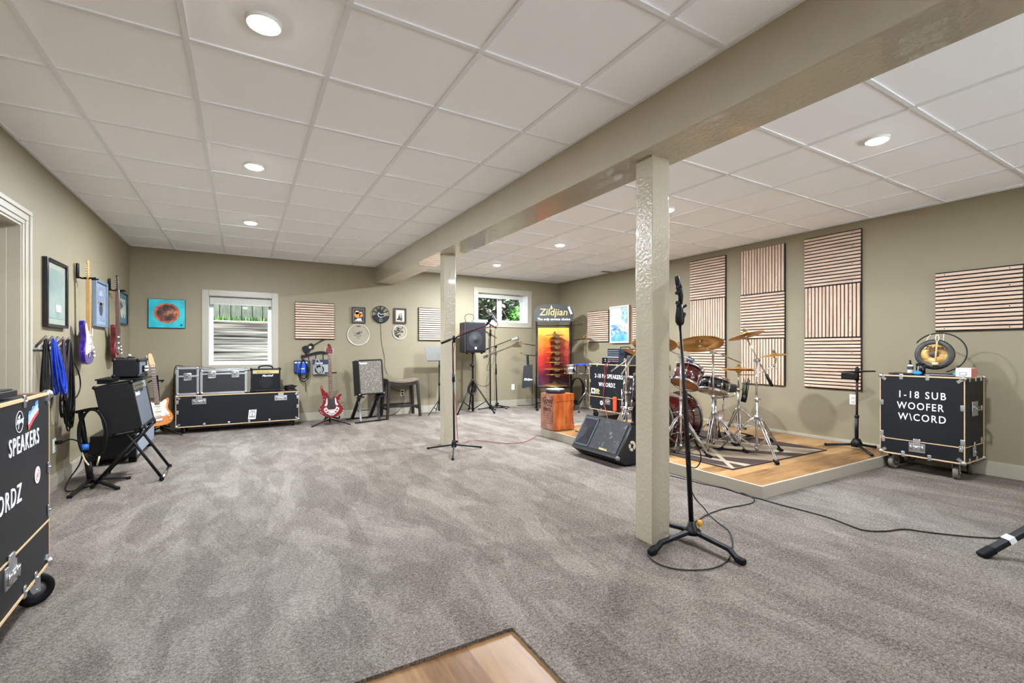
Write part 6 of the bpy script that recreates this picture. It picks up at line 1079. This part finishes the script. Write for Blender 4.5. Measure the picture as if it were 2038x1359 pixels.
b = B(); b.text('The only serious choice', 0.066, LETTER, (0, -0.013, 1.742), (1, 0, 0), (0, 0, 1), 0.002, 0.0009); b.build('white_lettering', sg); b = B(); b.bar((0.285, -0.016, 1.985), (0.345, -0.016, 1.84), 0.04, 0.004, LETTER, (0, 1, 0)); b.build('white_tag', sg)
for s in (-1, 1): b = B(); b.cyl((s * 0.335, 0.0, 0.02), (s * 0.335, 0.0, 1.70), 0.0145, MATT); [b.cyl((s * 0.335, 0, z), (s * 0.335, 0, z + 0.03), 0.02, MATT) for z in (0.6, 1.05, 1.5)]; b.build('post', t)
for z in (1.62, 0.42, 0.12): b = B(); b.cyl((-0.335, 0, z), (0.335, 0, z), 0.01, MATT, seg=10); b.build('cross_bar', t)
for s in (-1, 1): b = B(); b.bar((s * 0.335, 0.15, 0.02), (s * 0.335, -0.30, 0.02), 0.05, 0.03, MATT, bev=0.006); b.build('foot', t)
FL = bpy.data.materials.new('flame_panel'); FL.use_nodes = True; N_ = FL.node_tree.nodes; L_ = FL.node_tree.links; p_ = N_['Principled BSDF']; tc_ = N_.new('ShaderNodeTexCoord'); sx_ = N_.new('ShaderNodeSeparateXYZ'); L_.new(tc_.outputs['Object'], sx_.inputs[0]); nz_ = N_.new('ShaderNodeTexNoise'); nz_.inputs['Scale'].default_value = 4; nz_.inputs['Detail'].default_value = 5; L_.new(tc_.outputs['Object'], nz_.inputs[0])
ma_ = N_.new('ShaderNodeMath'); ma_.operation = 'MULTIPLY_ADD'; ma_.inputs[1].default_value = 0.55; L_.new(nz_.outputs['Fac'], ma_.inputs[0]); L_.new(sx_.outputs['Z'], ma_.inputs[2]); mr_ = N_.new('ShaderNodeMapRange'); mr_.inputs[1].default_value = 0.75; mr_.inputs[2].default_value = 1.85; L_.new(ma_.outputs[0], mr_.inputs[0]); cr_ = N_.new('ShaderNodeValToRGB'); e_ = cr_.color_ramp.elements
for _ in range(4): e_.new(.5)
for el, (po, co) in zip(e_, ((0.0, (48, 20, 52)), (0.18, (96, 20, 36)), (0.4, (168, 32, 22)), (0.6, (216, 66, 20)), (0.8, (236, 118, 26)), (1.0, (246, 176, 48)))): el.position = po; el.color = lin(co) + (1,)
L_.new(mr_.outputs[0], cr_.inputs[0]); L_.new(cr_.outputs[0], p_.inputs['Base Color']); p_.inputs['Roughness'].default_value = 0.35
b = B(); b.box(-.30, .30, 0.02, 0.03, 0.46, 1.575, FL); pn = b.build('flame_panel', t); b = B(); rg = random.Random(21)
def branch(p, a, L, r, dpt):
    q = (p[0] + L * math.cos(a), p[1] + L * math.sin(a) * 0.8)
    if abs(q[0]) > .295 or not 0.47 < q[1] < 1.56: return
    m_ = ((p[0] + q[0]) / 2 + rg.uniform(-.02, .02), (p[1] + q[1]) / 2 + rg.uniform(-.02, .02)); b.tube([(p[0], 0.0195, p[1]), (m_[0], 0.0195, m_[1]), (q[0], 0.0195, q[1])], [r, r * .8, r * .6], mat('branch_dark', (70, 18, 16), .5), 4)
    if dpt: [branch(q, a + rg.uniform(-.8, .8), L * .8, r * .7, dpt - 1) for _ in range(2)]
for s in (-1, 1):
    for z in (0.62, 0.8, 0.98, 1.15, 1.3): branch((s * .29, z), HALF + s * 1.1, 0.09, 0.0035, 3)
b.build('branch_print', pn)
hooks = ((1.445, .20), (1.34, .19), (1.235, .17), (1.12, .20), (1.015, .16), (0.93, .18), (0.805, .21), (0.70, .17), (0.50, .25))
for k, (z, r) in enumerate(hooks): b = B(); b.cyl((0.0, 0.02, z - 0.02), (0.0, -0.20, z - 0.012), 0.006, MATT, seg=8); b.cyl((0, -0.20, z - 0.014), (0, -0.20, z + 0.03), 0.005, MATT, seg=8); b.build('peg', t)
RM = root_matrix(t); nm_ = ('topmost', 'second', 'third', 'fourth', 'fifth', 'sixth', 'seventh', 'eighth', 'lowest, widest')
TAG = mat('hang_tag', (232, 226, 214), .5)
for k, (z, r) in enumerate(hooks):
    o = cymbal('%s cymbal on the flame coloured display rack' % nm_[k], RM @ Vector((0, -0.20, z)), r, group='cymbals on the display rack')
    b = B(); c = RM @ Vector((0.045, -0.235, z - 0.035)); Mt = Matrix.Translation(c) @ Matrix.Rotation(ZR, 4, 'Z'); b.M = Mt; b.prism([(a * 1.15, z_ * 0.75) for a, z_ in circ(0.042, 20)], -0.001, 0.001, TAG); b.prism(circ(0.014, 12), -0.002, -0.001, BRASS); b.build('price_tag', o, world=True)
for (hx, hy, hz_, ln) in ((-.36, -.02, 1.03, .27), (-.36, -.02, 1.235, .27), (.36, 0, 1.33, .26), (.36, 0, 1.62, .2)): b = B(); s = 1 if hx > 0 else -1; b.cyl((hx, hy, hz_), (hx + s * ln, hy - .05, hz_ + .035), 0.007, MATT, seg=8); b.cyl((hx + s * ln, hy - .05, hz_ + .02), (hx + s * ln, hy - .05, hz_ + .065), 0.006, CHROME, seg=8); b.build('side_peg', t)
cymbal('small pale cymbal on the right side peg of the display rack', RM @ Vector((0.60, -0.05, 1.375)), 0.16, (0.05, 0, 1), group='cymbals on the display rack')
for z, nm2 in ((1.06, 'lower'), (1.268, 'upper')): cymbal('small cymbal on the %s left side peg of the display rack' % nm2, RM @ Vector((-0.63, -0.07, z)), 0.085, group='cymbals on the display rack')
t = thing('stick_bag', 'black stick bag hanging from the left of the cymbal display', 'bag', RM @ Vector((-0.50, -0.06, 1.04)), ZR); b = B(); b.prism([(-.085, -.20), (.085, -.17), (.095, -.58), (.02, -.60), (-.085, -.63), (-.12, -.62)], -0.02, 0.02, mat('black_nylon', (24, 24, 26), .7), 0.008); b.build('pouch', t); b = B(); b.bar((0.0, 0, -.2), (-.01, 0, 0.0), 0.05, 0.006, BLACK, (0, 1, 0)); b.build('strap', t); b = B(); b.text('Zildjian', 0.055, LETTER, (0, -0.0215, -0.46), (1, 0, 0), (0, 0, 1), 0.001, 0.001, shear=.15); b.build('lettering', t)
rg = random.Random(31); b = B(); c0 = RM @ Vector((0.44, -0.12, 0.40))
for k in range(12): rx, rz_ = 0.125 * rg.uniform(.8, 1.05), 0.25 * rg.uniform(.85, 1.03); o_ = rg.uniform(-.03, .03); b.tube([c0 + Vector((CYW, -SY, 0)) * rx * math.cos(2 * math.pi * j / 14) + Vector((SY, CYW, 0)) * o_ + Vector((0, 0, .25 - rz_ + rz_ * math.sin(2 * math.pi * j / 14) - 0.04)) for j in range(14)], 0.008, CORD, 6, closed=True, sub=3)
tag(b.build('cable_coil'), 'thick black cable coil hanging at the right foot of the cymbal display', 'cable')
b = B(); b.tube([Zp(1000, 809, .006), Zp(1030, 807, .006), Zp(1060, 806, .006), Zp(1075, 803, .006)], 0.005, CORD, 6, sub=4); tag(b.build('floor_lead'), 'black lead lying along the end wall skirting', 'cable')
b = B(); b.tube([Zp(1137, 848, PZ + .004), Zp(1150, 843, PZ + .004), Zp(1163, 841, PZ + .004), Zp(1180, 842, PZ + .004)], .004, DIRTYWHITE, 6, sub=4); tag(b.build('pale_lead'), 'pale lead curving over the stage planks beside the cajon', 'cable')
# timbales
t = thing('timbale_stand', 'chrome stand carrying two small chrome drums beside the display', 'stand', (5.60, 6.85, 0)); b = B(); b.cyl((5.60, 6.85, 0.05), (5.60, 6.85, 0.70), 0.011, CHROME); collar(b, Vector((5.60, 6.85, 0.40))); b.cyl((5.40, 6.95, 0.70), (5.66, 6.80, 0.70), 0.01, CHROME); b.build('pole', t, world=True)
for a in (110, 205, 330): b = B(); x, y = 5.60 + .30 * math.cos(math.radians(a)), 6.85 + .30 * math.sin(math.radians(a)); b.tube([(5.60, 6.85, 0.36), (x, y, 0.02)], 0.0075, CHROME, 8); b.tube([(5.60, 6.85, .08), (5.60 * .5 + x * .5, 6.85 * .5 + y * .5, .19)], 0.006, CHROME, 6); b.cyl((x, y, 0), (x, y, 0.03), 0.015, RUBBER, seg=8); b.build('leg', t, world=True)
drum('timbale', 'left chrome timbale beside the cymbal display', (5.36, 6.99, 0.785), (0, 0, 1), 0.115, 0.15, CHROME, COATED, COATED, 6, CHROME, 0.012); drum('timbale', 'right chrome timbale next to the road case lettered 2-18', (5.64, 6.76, 0.785), (0, 0, 1), 0.12, 0.15, CHROME, COATED, COATED, 6, CHROME, 0.012)
b = B(); b.grid(lambda u, v: (5.33 + 0.36 * u, 6.82 + 0.16 * v - 0.12 * u, 0.868 + 0.03 * math.sin(3.1 * u) * math.sin(3.1 * v) + 0.006 * math.sin(17 * u + 9 * v)), 14, 8, mat('royal_blue_cloth', (34, 62, 168), .7)); tag(b.build('blue_cloth'), 'royal blue cloth lying over the two chrome timbales', 'cloth')
# cajon with its pad
t = thing('cajon', 'orange brown wooden cajon box drum on the corner of the stage', 'box drum', (3.47, 4.885, PZ)); CAJ = ramp_mat('cajon_wood', ((0.3, (140, 62, 26)), (0.5, (182, 88, 36)), (0.7, (206, 120, 56))), 4, .35, (5, 5, 1), 5, .3, coat=.3); CAJF = ramp_mat('cajon_face', ((0.3, (136, 92, 74)), (0.6, (178, 128, 106))), 12, .5)
b = B(); b.box(0, 0.32, 0.005, 0.30, 0.008, 0.475, CAJ, 0.006); b.box(0.0, 0.322, -0.001, 0.006, 0.008, 0.09, CAJ); b.box(0.0, 0.322, -0.001, 0.006, 0.38, 0.475, CAJ); b.build('body', t); b = B(); b.box(-0.006, 0.002, 0.005, 0.30, 0.008, 0.475, CAJF); b.build('tapa', t)
b = B(); DKI = mat('dark_ink', (48, 28, 26), .6)
for s_, z, y, sz, sh in (('Good', .385, .15, .105, .3), ('SPIRITS', .262, .15, .062, 0)): b.text(s_, sz, DKI, (-0.0065, y, z), (0, -1, 0), (0, 0, 1), 0.001, .0015, shear=sh, wide=.92)
b.tube([(-0.0066, .22, .33), (-0.0066, .17, .345), (-0.0066, .12, .325), (-0.0066, .07, .335), (-0.0066, .05, .315), (-.0066, .1, .305)], .004, DKI, 5, sub=4)
for k in range(5): b.box(-.0075, -.006, .06 + .01 * (k % 2), .24 - .015 * (k % 3), .215 - .032 * k, .222 - .032 * k, mat('faded_ink', (112, 70, 58), .6))
b.build('lettering', t)
b = B()
for y in (0.02, .285):
    for k in range(9): b.sph((-.0065, y, .03 + k * .053), .004, DKI, seg=6)
b.build('nails', t); b = B(); [b.cyl((x, y, 0), (x, y, .01), .015, RUBBER) for x in (.03, .29) for y in (.03, .27)]; b.build('foot', t)
t = thing('practice_pad', 'round dark practice pad lying on the cajon', 'drum pad', (3.60, 5.04, PZ + 0.476)); b = B(); b.lathe([(0, 0), (.125, 0), (.135, .012), (.135, .045), (.122, .055)], mat('navy_rim', (26, 28, 38), .35), 40); b.build('rim', t); b = B(); b.lathe([(.124, .053), (.10, .060), (0, .060)], mat('pale_pad', (176, 184, 186), .45), 40); b.build('playing_surface', t)
# ================================================================== things on the right hand case
ZD = 0.911
t = thing('gong', 'small bronze gong with a dark rim on the case lettered 1-18', 'gong', (5.60, 1.765, 1.108)); GT = Matrix.Translation((5.60, 1.765, 1.108)) @ Matrix.Rotation(math.radians(10), 4, 'Z') @ Matrix.Rotation(math.radians(8), 4, 'Y'); ax = (-1, 0, 0)
GR = mat('gong_dark', (62, 60, 56), .45, .5, var=.2, scale=40); GB = ramp_mat('gong_bronze', ((0.3, (112, 78, 34)), (0.5, (196, 152, 82)), (0.7, (232, 204, 142))), 9, .3, dist=1.5); GB.node_tree.nodes['Principled BSDF'].inputs['Metallic'].default_value = 0.15
b = B(GT); b.lathe([(0.092, .008), (.132, .004), (.142, -.004), (.142, -.03), (.138, -.03), (.138, -.006), (.09, .004)], GR, 48, (0, 0, 0), ax, closed=True); b.build('rim', t, world=True); b = B(GT); b.lathe([(.034, .012), (.093, .008), (.093, .004), (.034, .008)], GB, 48, (0, 0, 0), ax, closed=True); b.build('bronze_zone', t, world=True); b = B(GT); b.lathe([(0, .02), (.02, .019), (.035, .012)], GR, 32, (0, 0, 0), ax); b.build('boss', t, world=True)
b = B(GT); b.text('Zildjian', .045, BLACK, (-.0125, .0, .058), (0, -1, 0), (0, 0, 1), .001, .001, shear=.15); b.build('lettering', t, world=True)
t = thing('gong_stand', 'thin black ring stand round the small gong', 'stand', (5.66, 1.74, ZD)); b = B(GT); b.tube([(0.03, -.1875 * math.cos(a) - .03, .02 + .185 * math.sin(a)) for a in [math.radians(150 - 8 * k) for k in range(29)]], .0055, BLACK, 8); b.build('ring', t, world=True)
b = B(GT); b.tube([(0.03, .03, .2), (0.01, .045, .165), (0, .06, .13)], .0022, LETTER, 5); b.tube([(0.03, -.06, .2), (0.01, -.06, .165), (0, -.06, .13)], .0022, LETTER, 5); b.build('cord', t, world=True); b = B(); b.tube([(5.55, 1.62, ZD + .006), (5.62, 1.74, ZD + .006), (5.68, 1.86, ZD + .006), (5.80, 1.84, ZD + .006), (5.80, 1.64, ZD + .006)], .006, BLACK, 8, sub=3); b.tube([GT @ Vector((0.03, -.16, -.1)), (5.68, 1.63, ZD + .006)], .0055, BLACK, 8); b.build('foot', t, world=True)
t = thing('gong_mallet', 'wooden mallet hung in front of the small gong', 'mallet', (5.58, 1.735, 1.1)); b = B(GT); WOODM = mat('mallet_wood', (206, 164, 108), .5); b.cyl((-.03, -.022, .125), (-.035, -.012, -.09), .0075, WOODM, seg=10); b.build('handle', t, world=True); b = B(GT); b.cyl((-.035, .008, -.093), (-.035, -.034, -.093), .014, mat('mallet_head', (222, 196, 156), .7)); b.build('head', t, world=True); b = B(GT); b.tube([(-.03 + .0 * k, -.022 + .012 * math.cos(2 * math.pi * k / 10), .15 + .03 * math.sin(2 * math.pi * k / 10)) for k in range(10)], .003, DIRTYWHITE, 5, closed=True, sub=2); b.build('cord_loop', t, world=True)
t = thing('spray_bottle', 'small white and dark bottle with a black pump on the right hand case', 'bottle', (5.50, 1.91, ZD)); b = B(); b.lathe([(0, .018), (.021, .018), (.023, .022), (.023, .08), (.02, .092), (.010, .098), (0, .098)], mat('bottle_white', (220, 210, 206), .4), 24); b.build('bottle', t); b = B(); b.lathe([(.0235, .05), (.0235, .082)], mat('bottle_label', (48, 62, 58), .5), 24); b.build('label_band', t); b = B(); b.cyl((0, 0, .096), (0, 0, .115), .011, BLACK); b.cyl((0, 0, .115), (0, 0, .14), .006, BLACK); b.bar((0.004, 0, .135), (-.022, 0, .135), .01, .008, BLACK); b.build('pump', t); b = B(); b.box(5.44, 5.60, 1.87, 2.06, ZD, ZD + .0175, mat('olive_board', (50, 46, 34), .6), .003); tag(b.build('flat_box'), 'flat dark box under the pump bottle', 'box')
t = thing('cup', 'black cup with white print beside the pump bottle', 'cup', (5.52, 1.838, ZD + .001)); b = B(); b.lathe([(0, 0), (.032, 0), (.037, .11), (.034, .11), (.03, .004), (0, .004)], mat('black_gloss_cup', (20, 14, 20), .2), 28); b.build('body', t); b = B(); [b.box(-.0375, -.034, .004, .012, .028 + .013 * k, .037 + .013 * k, mat('lilac_print', (196, 190, 220), .5)) for k in range(4)]; b.build('print', t)
t = thing('shaker', 'bright blue egg shaped shaker at the front of the right hand case', 'shaker', (5.45, 1.84, ZD + .022)); b = B(); b.sph((0, 0, 0), .028, mat('shaker_blue', (28, 130, 206), .25), (.8, 1.25, .78), 20); b.build('egg', t)
for k, (y0, y1, x, m, lab) in enumerate(((1.80, 1.58, 5.47, mat('violet_grey_flute', (112, 108, 128), .4), 'thin violet grey stick lying at the front of the right hand case'), (1.79, 1.60, 5.51, mat('striped_cloth', (150, 112, 92), .7), 'brown wooden stick lying behind the violet grey one'), (2.02, 1.86, 5.43, BLACK, 'black pen lying at the left front of the right hand case'))): b = B(); b.cyl((x, y0, ZD + .008), (x + .01, y1, ZD + .008), .0075, m, seg=10); tag(b.build('stick'), lab, 'stick')
b = B(); b.sph((5.52, 1.585, ZD + .02), .024, mat('teal_ball', (40, 160, 160), .4), (1, 1, .8), 16); tag(b.build('shaker'), 'small teal shaker against the pale box', 'shaker')
t = thing('gift_box', 'pale pink box with a small black framed label on the right hand case', 'box', (5.50, 1.525, ZD)); b = B(); b.box(-.03, .11, -.05, .052, 0, .078, mat('pale_pink_card', (226, 212, 200), .6), .002); b.box(-.03, .11, -.051, -.049, .001, .077, mat('rose_side', (196, 120, 110), .6)); b.build('carton', t)
b = B(); b.box(-.0315, -.03, -.02, .028, .015, .04, BLACK); b.box(-.0322, -.0312, -.017, .025, .018, .037, mat('pale_label', (220, 214, 206), .6)); b.build('label_frame', t)
b = B(); rg = random.Random(41)
for k in range(5): b.sph((5.74 + rg.uniform(-.03, .03), 1.545 + rg.uniform(-.02, .02), ZD + .03 + .004 * k), .036, mat('black_glove', (22, 20, 20), .8), (1.2, .8, .7), 12)
tag(b.build('black_glove'), 'crumpled black glove at the far right of the right hand case', 'glove')
